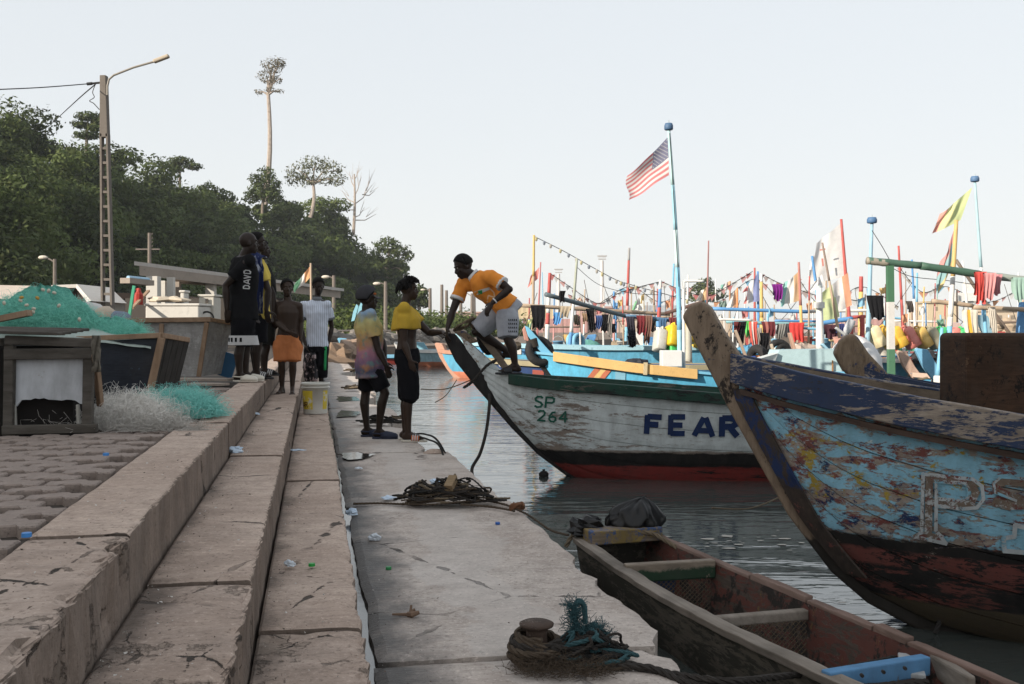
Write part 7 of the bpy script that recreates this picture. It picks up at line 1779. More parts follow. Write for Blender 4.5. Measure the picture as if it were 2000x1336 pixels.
def mast(boat, top, bot, d, r, bands, cap=None, n=8, bend=0.0):
    """bands: (fraction from the top, colour)"""
    a = P(top[0], top[1], d); b = P(bot[0], bot[1], d); last = 0.0
    root = None
    for k, (f, c) in enumerate(bands):
        q0 = a.lerp(b, last); q1 = a.lerp(b, f); last = f
        off = lambda t: Vector((bend * math.sin(t * math.pi), 0, 0))
        f0 = bands[k - 1][0] if k else 0.0
        mb = MB(); pts = [a.lerp(b, f0 + (f - f0) * i / 6) + off(f0 + (f - f0) * i / 6) for i in range(7)]; mb.tube(pts, [r * (0.65 + 0.4 * (f0 + (f - f0) * i / 6)) for i in range(7)], n)
        o = mb.build('mast' if root is None else 'mast_band', pc(c), boat if root is None else root, True)
        if root is None: root = o
    if cap:
        w, h, c = cap; q = a; prof = [(0.0, h), (w * 0.8, h * 0.95), (w, h * 0.6), (w, 0.02), (w * 0.85, 0.0), (0, 0.0)]
        mb = MB(); mb.loft([[q + Vector((rr * math.cos(x), rr * math.sin(x), z)) for x in [2 * math.pi * i / 18 for i in range(18)]] for rr, z in prof]); mb.build('mast_cap', pc(c), root, True)
        mb = MB(); mb.tube([q + Vector((0, 0, h)), q + Vector((0, 0, h + 0.06))], 0.012, 5); mb.build('cap_pin', pc(GY), root)
    return root
def pole(boat, a, b, d, r, c, name='spar', d2=None, bend=0.0):
    p, q = P(a[0], a[1], d), P(b[0], b[1], d2 or d); mb = MB(); mb.tube([p.lerp(q, i / 8) - Vector((0, 0, bend * math.sin(math.pi * i / 8))) for i in range(9)], [r * (1 + 0.08 * ((i % 3) == 0)) for i in range(9)], 8); return mb.build(name, pc(c), boat, True)
def fabric(c):
    c = tuple(min(0.82, 0.86 * x + 0.17) for x in c)
    return cloth('flag_%d_%d_%d' % tuple(int(x * 99) for x in c), c, 60, 0.30)
def flag(label, cor, d, cols, axis='u', wave=0.06, nu=18, nv=12, seed=0.0, cat='flag', fracs=None, name='flag'):
    """cor: pixels top hoist, bottom hoist, bottom fly, top fly"""
    a, b, c, e = [Vector(q) for q in cor]; rows = []; k = d / F
    for j in range(nv + 1):
        v = j / nv; row = []
        for i in range(nu + 1):
            u = i / nu; p = a.lerp(e, u).lerp(b.lerp(c, u), v)
            w = wave * u * (math.sin(u * 7 + v * 2.2 + seed) + 0.5 * math.sin(u * 13 - v * 4 + seed * 2))
            q = P(p.x + 0.10 * w / k * math.cos(v * 3 + seed), p.y + 0.18 * w / k * math.sin(u * 4 + seed), d); q.y += w; row.append(q)
        rows.append(row)
    mb = MB(); n = len(cols); fr = fracs or [(i + 1) / n for i in range(n)]
    def mi(i, j):
        t = (j + 0.5) / nu if axis == 'u' else (i + 0.5) / nv
        for q, f in enumerate(fr):
            if t <= f: return q
        return n - 1
    mb.grid(rows, mif=mi); o = mb.build(name, [fabric(x) for x in cols], None, True); tag(o, label, cat, 'flags flown over the boats'); return o, rows
def hang(label, x, y, w, h, c, d, seed=0, name='hung_cloth', cat='laundry', taper=0.8, c2=None):
    """a garment thrown over a spar, falling in folds on both sides"""
    r2 = random.Random(seed * 7 + 1); rows = []; nu = 9; nv = 9; k = d / F
    for side in (-1, 1):
        part = []
        for j in range(nv + 1):
            v = j / nv; row = []
            for i in range(nu + 1):
                u = i / nu - 0.5; ww = 1.3 * w * (1 - (1 - taper) * v); fold = 0.06 * math.sin(u * 19 + seed + v * 1.5) * (0.3 + v)
                hh = h * (1 if side < 0 else 0.72) * (1 + 0.07 * math.sin(u * 9 + seed * 1.7))
                q = P(x + u * ww + 2 * math.sin(v * 3 + seed), y + v * hh, d); q.y += side * (0.04 + 0.02 * v) + fold * 0.6; row.append(q)
            part.append(row)
        rows = (part[::-1] if side < 0 else rows + part) if side < 0 else rows + part
    mb = MB(); mb.grid(rows, mif=(lambda i, j: 1 if (c2 and j in (2, 3)) else 0)); o = mb.build(name, [cloth('garment_%d_%d_%d' % tuple(int(z * 99) for z in q), q) for q in ((c, c2) if c2 else (c,))], None, True)
    tag(o, label, cat, 'laundry hung on the spars'); return o

# ---- blue boat with yellow rail, tyre at its bow
dD = 21.0
tD, HDb = pirogue('sky blue boat with yellow rail, striped side and tyre on its bow', (1022, 648), dD, 7.5, (690, 729), (0.11, 0.44, 0.66), (0.10, 0.40, 0.60), bottom=BLK, beam=0.62, stem_w=26, stemc=(0.012, 0.012, 0.012), railh=0.05)
def on_hull(H, off=0.02): return H.skin(off)
bvD = on_hull(HDb, 0.012)
def decal(bvh, pts, d, name, mat, parent, n=6, lift=0.006):
    a, b, c, e = [Vector(p) for p in pts]; mb = MB(); O = Vector((0, 0, CAMZ)); rows = []
    for j in range(n + 1):
        row = []
        for i in range(n + 1):
            p = a.lerp(b, i / n).lerp(e.lerp(c, i / n), j / n); dr = (P(p.x, p.y, d) - O).normalized(); h = bvh.ray_cast(O, dr)
            if h[0] is None: return None
            row.append(h[0] - dr * lift)
        rows.append(row)
    mb.grid(rows); return mb.build(name, mat, parent, fixn=False)
mb = MB(); rings = []
for i in range(30):
    u = 0.62 + (3.55 - 0.62) * i / 29; c = HDb.pt(u, 1.0, 1); rings.append([c + HDb.n * y + Vector((0, 0, z)) for y, z in ((0.02, -0.15), (0.085, -0.15), (0.085, 0.05), (-0.04, 0.05), (-0.04, 0.0))])
mb.loft(rings); bevel(mb.build('rail_board', pc((0.60, 0.36, 0.09)), tD), 0.01)
for k, (x0, c) in enumerate(((1166, (0.50, 0.13, 0.05)), (1178, (0.62, 0.42, 0.12)), (1189, (0.50, 0.13, 0.05)))):
    decal(bvD, [(x0 - (0 if k else 2), 716), (x0 + 11, 716), (x0 - 18, 752), (x0 - 31, 752)], dD, 'side_stripe', pc(c), tD)
decal(bvD, [(1202, 718), (1222, 719), (1221, 754), (1201, 753)], dD, 'side_patch', pc((0.16, 0.42, 0.58)), tD)
mb = MB(); mb.bar(P(1261, 708, dD - 0.72), P(1260, 732, dD - 0.72), 0.08, 0.03, (0, 1, 0)); mb.build('strap_board', pc((0.50, 0.40, 0.22)), tD)
torus_obj('tyre', P(1054, 686, dD - 0.05), 0.25, 0.085, (0.42, -0.85, 0.32), M_tyre, 'grey car tyre hung on the bow of the sky blue boat', 'tyre')
mb = MB()
for k in range(6): rope(mb, [P(1040 + 11 * math.cos(a) + k * 0.6, 664 + 2.6 * k - 4 * math.cos(a), dD - 0.16 * math.sin(a)) for a in [i * 0.7 for i in range(10)]], 0.022, 1, sub=5)
o = mb.build('bow_lashing', M_dkrope); tag(o, 'dark rope wound round the prow of the sky blue boat', 'rope', kind='thing')
mb = MB(); mb.prism([P(x, y, dD - 0.02) for x, y in ((1025, 636), (1033, 640), (1048, 657), (1072, 684), (1088, 700), (1066, 698), (1044, 674), (1031, 656))], (0, -0.11, 0), (0, 0.11, 0)); bevel(mb.build('prow_blade', pc((0.10, 0.42, 0.64)), tD), 0.015)
mb = MB(); mb.prism([P(x, y, dD - 0.02) for x, y in ((1020, 644), (1025, 636), (1031, 656), (1034, 668), (1024, 664))], (0, -0.10, 0), (0, 0.10, 0)); bevel(mb.build('prow_tip', pc((0.45, 0.20, 0.15)), tD), 0.015)
mb = MB(); mb.box(P(1310, 700, dD + 0.1), (0.42, 0.4, 0.34)); o = mb.build('white_box', paint('white_metal', (0.58, 0.58, 0.57), 0.5, 0.1)); bevel(o, 0.015); tag(o, 'white metal box at the foot of the flag mast', 'box')
us = mast(tD, (1306, 254), (1329, 742), dD + 0.2, 0.055, [(0.22, (0.34, 0.56, 0.58)), (0.40, (0.22, 0.48, 0.60)), (0.55, (0.42, 0.60, 0.62)), (0.8, LB), (1.0, (0.24, 0.50, 0.62))], cap=(0.095, 0.15, (0.045, 0.12, 0.24)), bend=0.05)
for (a, b) in (((1335, 550), (1336, 720)),): pole(tD, a, b, dD + 0.1, 0.032, WH, 'pipe_post')
pole(tD, (1335, 549), (1375, 549), dD + 0.1, 0.028, WH, 'pipe_arm')
crumple(P(1245, 722, dD + 0.3), 0.30, 'dark bundle of tarpaulin lying in the sky blue boat', paint('dark_tarp', (0.02, 0.022, 0.03), 0.7), 0.5, 3, 'tarp_bundle')
# the stars and stripes: seven red, six white, blue canton with stars
cor = [(1305, 267), (1306.5, 342), (1227, 393), (1226, 341)]
a, b, c, e = [Vector(q) for q in cor]; nu, nv = 26, 26; rows = []
for j in range(nv + 1):
    v = j / nv; row = []
    for i in range(nu + 1):
        u = i / nu; p = a.lerp(e, u).lerp(b.lerp(c, u), v); w = 0.11 * u * math.sin(u * 6.5 + v * 2.6 + 0.6) + 0.10 * math.sin(u * 3.1) * math.sin(v * 3.2)
        p.y += 7 * math.sin(u * 3.14) * (0.4 - v * 0.5) + 2 * math.sin(u * 9 + v * 2) * u; p.x += 3 * math.sin(v * 6 + u * 3) * u
        q = P(p.x, p.y, dD + 0.2); q.y += w; row.append(q)
    rows.append(row)
mb = MB(); mb.grid(rows, mif=lambda i, j: 2 if (i < 14 and j < 10) else (0 if (i // 2) % 2 == 0 else 1))
uf = mb.build('flag', [fabric((0.52, 0.06, 0.07)), fabric((0.62, 0.60, 0.58)), fabric((0.035, 0.04, 0.14))], None, True); tag(uf, 'red and white striped flag with starred blue canton on the tall mast', 'flag', 'flags flown over the boats')
mb = MB()
for r_ in range(9):
    for c_ in range(6 if r_ % 2 == 0 else 5):
        v = 14 * (r_ + 1) / 10 / nv; u = 10 * ((c_ + 0.5 if r_ % 2 == 0 else c_ + 1) / 6) / nu
        i = min(nv - 1, int(v * nv)); j = min(nu - 1, int(u * nu)); fv, fu = v * nv - i, u * nu - j
        p = rows[i][j].lerp(rows[i][j + 1], fu).lerp(rows[i + 1][j].lerp(rows[i + 1][j + 1], fu), fv)
        for sgn in (-1,):
            q = p + Vector((0, sgn * 0.012, 0)); vs = [q + Vector((0.015 * (1 if s % 2 == 0 else 0.42) * math.sin(s * math.pi / 5), 0, 0.015 * (1 if s % 2 == 0 else 0.42) * math.cos(s * math.pi / 5))) for s in range(10)]; mb.add(vs, [tuple(range(10))])
o = mb.build('star', fabric((0.62, 0.60, 0.58)), uf, fixn=False); o['kind'] = 'stuff'

# ---- other boats, near to far
FB = []
def B(*a, **k): t = pirogue(*a, **k); FB.append(t); return t
tG, HG = B('navy boat lettered GBY with yellowed gunwale behind the sky blue prow', (915, 690), 24.0, 6.5, (700, 712), (0.03, 0.07, 0.20), (0.34, 0.29, 0.16), bottom=BLK, beam=0.6)
word(on_hull(HG), 'GBY', P(974, 718, 23.2), (1, 0, -0.05), (0, 0, 1), 0.13, 0.16, 'letter', pc(WH), tG, wscale=1.1, jit=0.06)
decal(on_hull(HG), [(1040, 722), (1062, 724), (1062, 734), (1040, 734)], 24, 'red_patch', pc((0.40, 0.08, 0.05)), tG)
tC, HC = B('light blue boat with red, white and blue side blocks behind the man in orange', (888, 655), 29.0, 8.0, (668, 676), LB, (0.30, 0.55, 0.66), beam=0.65)
bvc = on_hull(HC)
for k, (x, c) in enumerate(((960, RD), (975, SB), (992, RD), (1006, WH), (1020, SB), (1036, RD), (945, WH), (930, SB))): decal(bvc, [(x, 682), (x + 12, 682), (x + 12, 692), (x, 692)], 29, 'side_block', pc(c), tC)
B('blue boat with salmon bottom left of the white boat stem', (852, 672), 33.0, 7.0, (684, 688), (0.10, 0.34, 0.50), (0.42, 0.20, 0.12), bottom=(0.55, 0.20, 0.12), head=-30)
B('small white and blue boat with green stern left of the mustard shirt', (770, 670), 42.0, 4.2, (682, 684), (0.34, 0.52, 0.60), WH, bottom=(0.5, 0.18, 0.1), head=4)
B('blue boat with orange bottom moored just right of the mustard shirt', (812, 670), 44.0, 5.0, (682, 682), LB, (0.14, 0.36, 0.46), bottom=(0.55, 0.2, 0.1), head=2)
tL, HL = B('long pale blue boat with weathered rail behind the yellow rail', (1085, 668), 35.0, 9.0, (683, 686), (0.30, 0.46, 0.52), (0.34, 0.46, 0.50), head=2, railh=0.2)
B('dark blue boat with upturned prow left of the hung black trousers', (1165, 655), 42.0, 6.0, (680, 684), (0.06, 0.24, 0.44), SB, head=176)
tM, HM = B('boat with red and green panels right of the white box', (1340, 680), 30.0, 7.0, (694, 700), (0.28, 0.06, 0.05), SB, head=3)
B('brown canoe rim just behind the sky blue stern', (1335, 712), 25.5, 4.5, (716, 724), (0.10, 0.075, 0.05), (0.16, 0.13, 0.10), head=-2)
tS, HS = B('white boat lettered SUDI under the row of jugs', (1640, 680), 29.0, 6.0, (693, 697), WH, SB, head=0, railh=0.14)
wS = on_hull(HS)
for k, ch in enumerate('SUDI'): word(wS, ch, P(1706 + 17 * k, 721, 28.4), (1, 0, 0), (0, 0, 1), 0.26, 0.26, 'letter', pc(RD if k % 2 == 0 else (0.05, 0.14, 0.45)), tS, wscale=0.8, back=1.5)
for k in range(8): decal(wS, [(1700 + 22 * k, 698), (1718 + 22 * k, 698), (1718 + 22 * k, 703), (1700 + 22 * k, 703)], 29, 'rail_block', pc((RD, WH, SB)[k % 3]), tS)
tR, HR = B('light blue boat with tan rim and flat prow beside the near boat', (1788, 684), 25.0, 6.0, (738, 748), (0.09, 0.34, 0.56), (0.50, 0.38, 0.26), head=-6, stem_w=24, stemc=(0.10, 0.35, 0.56))
B('blue boat with slim tan prow left of the flat-prowed one', (1752, 688), 26.5, 5.0, (728, 736), (0.10, 0.36, 0.58), (0.46, 0.32, 0.24), head=-3, stemc=(0.46, 0.30, 0.22))
B('blue boat with pink worn prow right of the jugs', (1858, 632), 30.0, 6.0, (700, 706), SB, (0.46, 0.30, 0.26), head=-4, stem_w=16, stemc=(0.48, 0.33, 0.29))
B('grey blue prow boat behind the dark box', (1905, 618), 31.0, 6.0, (690, 700), (0.20, 0.36, 0.44), (0.42, 0.36, 0.28), head=-4, stem_w=24, stemc=(0.18, 0.36, 0.46))
tY, HY_ = B('turquoise boat with red railing behind the big white flag', (1560, 668), 34.0, 8.0, (684, 688), (0.12, 0.40, 0.52), RD, head=2)
tW, HW = B('white and teal boat behind the near stem head', (1395, 660), 38.0, 9.0, (680, 682), (0.46, 0.55, 0.55), TE, head=1)
far = [(1240, 650, 46, LB, 'pale boat seen past the hung laundry'), (1450, 652, 47, (0.5, 0.45, 0.4), 'cream boat far behind the blue spar'), (1100, 655, 50, (0.45, 0.3, 0.2), 'brown boat far behind the sky blue prow'), (1620, 652, 46, TE, 'teal boat far behind the white pole'), (1770, 648, 44, (0.5, 0.5, 0.48), 'whitish boat far behind the jugs'), (1940, 640, 42, GN, 'green and white boat far behind the dark box'), (1320, 655, 52, SB, 'deep blue boat far behind the flag mast'), (660, 662, 46, LB, 'light blue boat with twin prows by the far end of the quay')]
for k, (x, y, d, c, lab) in enumerate(far): B(lab, (x, y), d, 7.0 if x > 700 else 4.0, (676, 678) if x > 700 else (690, 694), c, (WH, RD, YE, LB)[k % 4], head=(0, 5, -4)[k % 3])
tE, HE = FB[-1]
for k, (x, y) in enumerate(((700, 594), (690, 600))): mb = MB(); mb.prism([P(x, y + 8, 46), P(x + 6, y - 6, 46), P(x + 10, y - 2, 46), P(x + 2, y + 26, 46), P(x - 4, y + 28, 46)], (0, 0, 0), (0, 0.1, 0)); mb.build('prow_blade', pc((0.18, 0.48, 0.60)), tE)
# bundles of nets and canvas on the far end of the quay
for k, (x, y, s_, c, lab) in enumerate(((655, 706, 1.0, (0.24, 0.17, 0.12), 'brown canvas mound at the far end of the quay'), (690, 690, 0.9, (0.30, 0.22, 0.17), 'tan canvas mound right of the brown one'), (672, 720, 0.7, (0.20, 0.16, 0.13), 'dark net mound in front of the canvas mounds'), (720, 700, 0.7, (0.17, 0.14, 0.12), 'dark stone heap beyond the tie-dye shirt'))):
    crumple(P(x, y, 38 + 3 * k) * 1.0 - Vector((0, 0, 0.25)), s_, lab, cloth('canvas_%d' % k, c), 0.6, k * 5.1, 'canvas_mound')

# ---- masts, each fixed in a boat
MT = [  # boat, top, bottom, d, r, bands, cap
 (tL, (1043, 459), (1040, 690), 33, 0.055, [(0.35, YE), (0.62, TN), (1, TN)], None), (tL, (1056, 512), (1048, 690), 35, 0.035, [(1, (0.45, 0.12, 0.12))], None), (tL, (1074, 533), (1067, 690), 33, 0.08, [(0.26, RD), (0.5, WH), (0.64, RD), (0.85, WH), (1, SB)], None),
 (tL, (1127, 505), (1112, 690), 30, 0.055, [(0.45, (0.33, 0.36, 0.28)), (0.78, WH), (1, SB)], None), (tL, (1229, 484), (1222, 690), 34, 0.06, [(0.12, (0.3, 0.3, 0.3)), (0.55, RD), (0.75, PK), (1, LB)], None), (tL, (1199, 569), (1199, 690), 36, 0.05, [(0.45, SB), (1, PK)], None),
 (tM, (1290, 547), (1283, 700), 30, 0.07, [(0.12, WH), (0.35, SB), (0.5, RD), (0.6, SB), (0.9, WH), (1, SB)], None), (tM, (1316, 515), (1310, 690), 36, 0.05, [(0.3, LB), (0.62, RD), (1, LB)], None), (tM, (1344, 537), (1340, 700), 34, 0.05, [(1, WH)], None), (tM, (1384, 470), (1379, 690), 32, 0.035, [(0.6, (0.30, 0.13, 0.12)), (1, PK)], None), (tM, (1345, 620), (1344, 715), 27, 0.11, [(1, (0.42, 0.40, 0.33))], None),
 (tW, (1474, 523), (1474, 690), 36, 0.05, [(0.3, RD), (1, RD)], None), (tW, (1480, 530), (1482, 690), 34, 0.055, [(0.5, SB), (1, SB)], None), (tW, (1487, 535), (1488, 690), 33, 0.075, [(0.1, WH), (0.55, YE), (1, YE)], None), (tW, (1426, 549), (1424, 690), 37, 0.045, [(0.3, (0.4, 0.2, 0.1)), (1, TN)], None), (tW, (1440, 562), (1441, 690), 36, 0.05, [(0.35, OR), (1, WH)], None), (tW, (1398, 545), (1396, 690), 38, 0.03, [(1, WH)], None),
 (tY, (1560, 512), (1568, 700), 30, 0.055, [(0.45, (0.42, 0.15, 0.12)), (1, YE)], None), (tY, (1643, 428), (1660, 640), 30, 0.06, [(0.8, RD), (1, RD)], None), (tY, (1586, 500), (1600, 600), 27, 0.05, [(0.6, SB), (1, LB)], None), (tY, (1606, 474), (1640, 660), 26, 0.04, [(0.4, (0.25, 0.18, 0.14)), (1, TN)], None), (tY, (1600, 558), (1602, 690), 25.5, 0.11, [(0.03, GY), (1, WH)], None), (tY, (1682, 540), (1680, 690), 36, 0.11, [(0.2, RD), (1, YE)], None),
 (tS, (1703, 436), (1694, 690), 27.5, 0.07, [(1, (0.25, 0.45, 0.58))], (0.135, 0.17, (0.045, 0.14, 0.30))), (tS, (1755, 480), (1766, 690), 33, 0.055, [(0.5, RD), (0.8, RD), (1, WH)], None), (tS, (1781, 507), (1790, 690), 34, 0.05, [(0.42, SB), (1, WH)], None), (tS, (1805, 560), (1800, 690), 36, 0.04, [(0.25, YE), (1, WH)], None),
 (tR, (1904, 355), (1928, 690), 26, 0.05, [(0.5, (0.30, 0.50, 0.56)), (0.6, WH), (0.75, (0.28, 0.46, 0.52)), (1, LB)], (0.11, 0.15, (0.06, 0.15, 0.30))), (tR, (1868, 430), (1849, 735), 24.5, 0.075, [(0.36, (0.60, 0.38, 0.10)), (0.62, WH), (0.68, WH), (1, (0.13, 0.42, 0.62))], None), (tR, (1880, 510), (1898, 690), 32, 0.05, [(0.55, WH), (1, SB)], None), (tR, (1998, 590), (1993, 690), 25, 0.16, [(1, SB)], None), (tR, (1840, 640), (1832, 735), 24.4, 0.06, [(1, LB)], None),
]
for (bt, tp_x, bo, d, r, bands, cap) in MT: mast(bt, tp_x, bo, d, r, bands, cap)
# thin distant masts
for k in range(14):
    x = 1030 + 68 * k + rng.uniform(-20, 20); y = rng.uniform(560, 600); bt = (tL, tM, tW, tY, tS, tR)[min(5, int(k / 2.4))]
    mast(bt, (x, y), (x - 2, 685), 44, 0.04, [(0.4, (RD, SB, WH, TN)[k % 4]), (1, (WH, LB, PK, TN)[(k + 1) % 4])], None, 6)
# spars
pole(tL, (1066, 575), (1220, 617), 26, 0.06, (0.10, 0.14, 0.16), d2=28); pole(tL, (1220, 617), (1366, 631), 28, 0.055, (0.06, 0.16, 0.28), d2=28); pole(tL, (1010, 596), (1310, 614), 31, 0.06, TN, d2=33); pole(tM, (1336, 624), (1400, 632), 28, 0.05, SB); pole(tM, (1300, 612), (1372, 590), 27, 0.05, (0.10, 0.05, 0.04), d2=26)
pole(tW, (1390, 603), (1580, 609), 31, 0.055, SB); pole(tW, (1418, 628), (1600, 635), 30, 0.05, (0.16, 0.38, 0.42)); pole(tY, (1580, 608), (1710, 606), 31, 0.05, WH); pole(tY, (1600, 632), (1665, 622), 27, 0.06, SB); pole(tY, (1560, 665), (1640, 662), 30, 0.035, RD); pole(tY, (1658, 620), (1690, 618), 30, 0.05, RD); pole(tY, (1684, 616), (1684, 665), 30, 0.07, RD); pole(tY, (1661, 620), (1663, 670), 30, 0.07, RD)
dGp = 24.0
pole(tR, (1694, 509), (1800, 519), dGp, 0.085, (0.05, 0.12, 0.08)); pole(tR, (1798, 519), (1915, 536), dGp, 0.09, (0.045, 0.115, 0.075)); pole(tR, (1913, 536), (2030, 550), dGp, 0.085, (0.26, 0.30, 0.26)); pole(tR, (1693, 509), (1735, 514), dGp, 0.088, (0.30, 0.26, 0.20))
for k, (y0, y1, c) in enumerate(((519, 590, (0.045, 0.15, 0.075)), (590, 682, (0.55, 0.53, 0.50)), (682, 740, (0.055, 0.17, 0.09)))):
    mb = MB(); mb.bar(P(1738 + (y0 - 519) * 0.012, y0, dGp - 0.1), P(1738 + (y1 - 519) * 0.012, y1, dGp - 0.1), 0.15, 0.14, (0, 1, 0)); mb.build('post_band', pc(c), tR)
pole(tR, (1820, 588), (1900, 597), 24.6, 0.055, TN); pole(tR, (1900, 600), (2030, 606), 24.6, 0.055, TN); pole(tR, (1867, 508), (1960, 640), 29, 0.05, (0.16, 0.12, 0.09)); pole(tR, (1930, 595), (2000, 690), 29, 0.05, (0.17, 0.12, 0.09)); pole(tR, (1920, 670), (1855, 730), 24, 0.05, TN); pole(tS, (1800, 715), (1835, 690), 27, 0.05, (0.18, 0.13, 0.09))
# white cross on a cabin top
mb = MB(); mb.box(P(1891, 582, 36), (0.35, 0.1, 1.1)); o = mb.build('cross_post', pc(WH), tR); mb = MB(); mb.box(P(1891, 580, 35.9), (1.0, 0.1, 0.3)); mb.build('cross_arm', pc(WH), tR)

# ---- flags
FL = [('green, yellow and red flag on the capped mast at the right', [(1899, 366), (1876, 430), (1822, 458), (1838, 418)], 26, [(0.50, 0.58, 0.20), (0.62, 0.60, 0.22), (0.60, 0.20, 0.14)], 'u', [0.48, 0.75, 1.0]),
 ('long hanging red, teal and yellow flag left of the yellow mast', [(1864, 447), (1858, 520), (1824, 602), (1838, 520)], 24.8, [(0.55, 0.18, 0.16), (0.14, 0.34, 0.36), (0.60, 0.45, 0.14)], 'v', [0.30, 0.86, 1.0]),
 ('white flag with small red cross on the tall red mast', [(1642, 436), (1652, 540), (1580, 556), (1594, 476)], 30, [(0.66, 0.65, 0.64)], 'u', None),
 ('white flag hanging left of the big white one', [(1604, 478), (1606, 540), (1577, 556), (1582, 512)], 30.4, [(0.64, 0.62, 0.62)], 'u', None),
 ('orange, white and lime flag low on the tall red mast', [(1656, 532), (1664, 596), (1612, 622), (1604, 572)], 29, [(0.66, 0.24, 0.08), (0.64, 0.62, 0.60), (0.45, 0.52, 0.20)], 'u', [0.2, 0.62, 1.0]),
 ('small lime umbrella-like cloth left of the orange, white and lime flag', [(1632, 580), (1640, 618), (1605, 640), (1590, 590)], 27.5, [(0.42, 0.50, 0.20)], 'u', None),
 ('large orange, white and teal flag right of the purple shirt', [(1559, 531), (1564, 587), (1522, 598), (1532, 555)], 30, [(0.64, 0.36, 0.13), (0.64, 0.62, 0.58), (0.12, 0.40, 0.36)], 'u', [0.36, 0.74, 1.0]),
 ('blue, white and red flag on the blue mast', [(1480, 533), (1484, 588), (1452, 594), (1458, 566)], 33.8, [(0.10, 0.15, 0.40), (0.62, 0.62, 0.62), (0.58, 0.10, 0.09)], 'u', [0.4, 0.82, 1.0]),
 ('red pennant left of the blue, white and red flag', [(1466, 556), (1466, 566), (1450, 572), (1454, 564)], 35, [(0.58, 0.10, 0.09)], 'u', None),
 ('orange and white flag left of the blue, white and red one', [(1440, 563), (1441, 603), (1418, 606), (1428, 578)], 36, [(0.66, 0.32, 0.12), (0.62, 0.60, 0.56)], 'u', [0.45, 1.0]),
 ('small orange, white and green flag highest left of the blue mast', [(1425, 549), (1426, 566), (1408, 570), (1409, 557)], 37, [(0.64, 0.36, 0.16), (0.62, 0.6, 0.58), (0.08, 0.34, 0.26)], 'u', [0.3, 0.7, 1.0]),
 ('dark green flag drooping behind the near stem head', [(1418, 586), (1421, 600), (1404, 606), (1406, 590)], 37, [(0.06, 0.16, 0.12)], 'u', None),
 ('orange and white flag just left of the near stem head', [(1380, 560), (1381, 585), (1356, 592), (1366, 572)], 32, [(0.62, 0.36, 0.12), (0.62, 0.58, 0.52)], 'u', [0.4, 1.0]),
 ('yellow, white and green flag above the hung laundry', [(1258, 572), (1259, 604), (1234, 606), (1240, 590)], 36, [(0.64, 0.42, 0.10), (0.62, 0.62, 0.60), (0.10, 0.42, 0.16)], 'u', [0.35, 0.75, 1.0]),
 ('red and yellow flag on the thin red mast behind the jersey', [(1053, 522), (1051, 544), (1031, 562), (1036, 540)], 35, [(0.58, 0.10, 0.07), (0.60, 0.34, 0.08), (0.58, 0.10, 0.07)], 'u', [0.5, 0.75, 1.0]),
 ('pale orange flag between the striped mast and the grey mast', [(1138, 576), (1139, 592), (1126, 592), (1128, 584)], 38, [(0.62, 0.40, 0.28)], 'u', None),
 ('lime and green cloth hanging behind the sky blue prow', [(1040, 620), (1038, 640), (1026, 645), (1030, 628)], 27, [(0.50, 0.52, 0.16), (0.20, 0.40, 0.22)], 'v', None),
 ('orange, white and green flag behind the shirtless person', [(608, 517), (608, 540), (575, 572), (578, 553)], 24, [(0.66, 0.27, 0.05), (0.62, 0.60, 0.56), (0.05, 0.32, 0.13)], 'u', [0.42, 0.70, 1.0]),
 ('small orange and white flag under the lime flag', [(1592, 598), (1592, 612), (1576, 614), (1580, 604)], 40, [(0.62, 0.36, 0.14), (0.6, 0.58, 0.54)], 'u', [0.5, 1.0]),
 ('white pennant atop the white post behind the near boat', [(1606, 535), (1612, 560), (1584, 570), (1590, 550)], 26.5, [(0.62, 0.62, 0.62)], 'u', None)]
for k, (lab, cor, d, cols, axis, fr) in enumerate(FL):
    o, rws = flag(lab, cor, d, cols, axis, (0.05 if k in (2, 3) else 0.12) if d > 22 else 0.08, seed=k * 1.3, fracs=fr)
    if k == 2:
        for q in ([(1604, 505), (1608, 505), (1609, 520), (1606, 520)], [(1601, 487), (1612, 485), (1612, 488), (1601, 490)]):
            mb = MB(); mb.add([P(x, y, 29.6) for x, y in q], [(0, 1, 2, 3)]); s_ = mb.build('cross_bar', fabric((0.6, 0.15, 0.1)), o); s_.modifiers.new('s', 'SOLIDIFY').thickness = 0.01
fp = thing('flag_pole', 'thin pole carrying the orange, white and green flag behind the shirtless person', 'pole', P(608, 640, 24)); mb = MB(); mb.tube([P(607, 514, 24), P(609, 700, 24)], 0.03, 6); mb.build('shaft', pc(TN), fp)
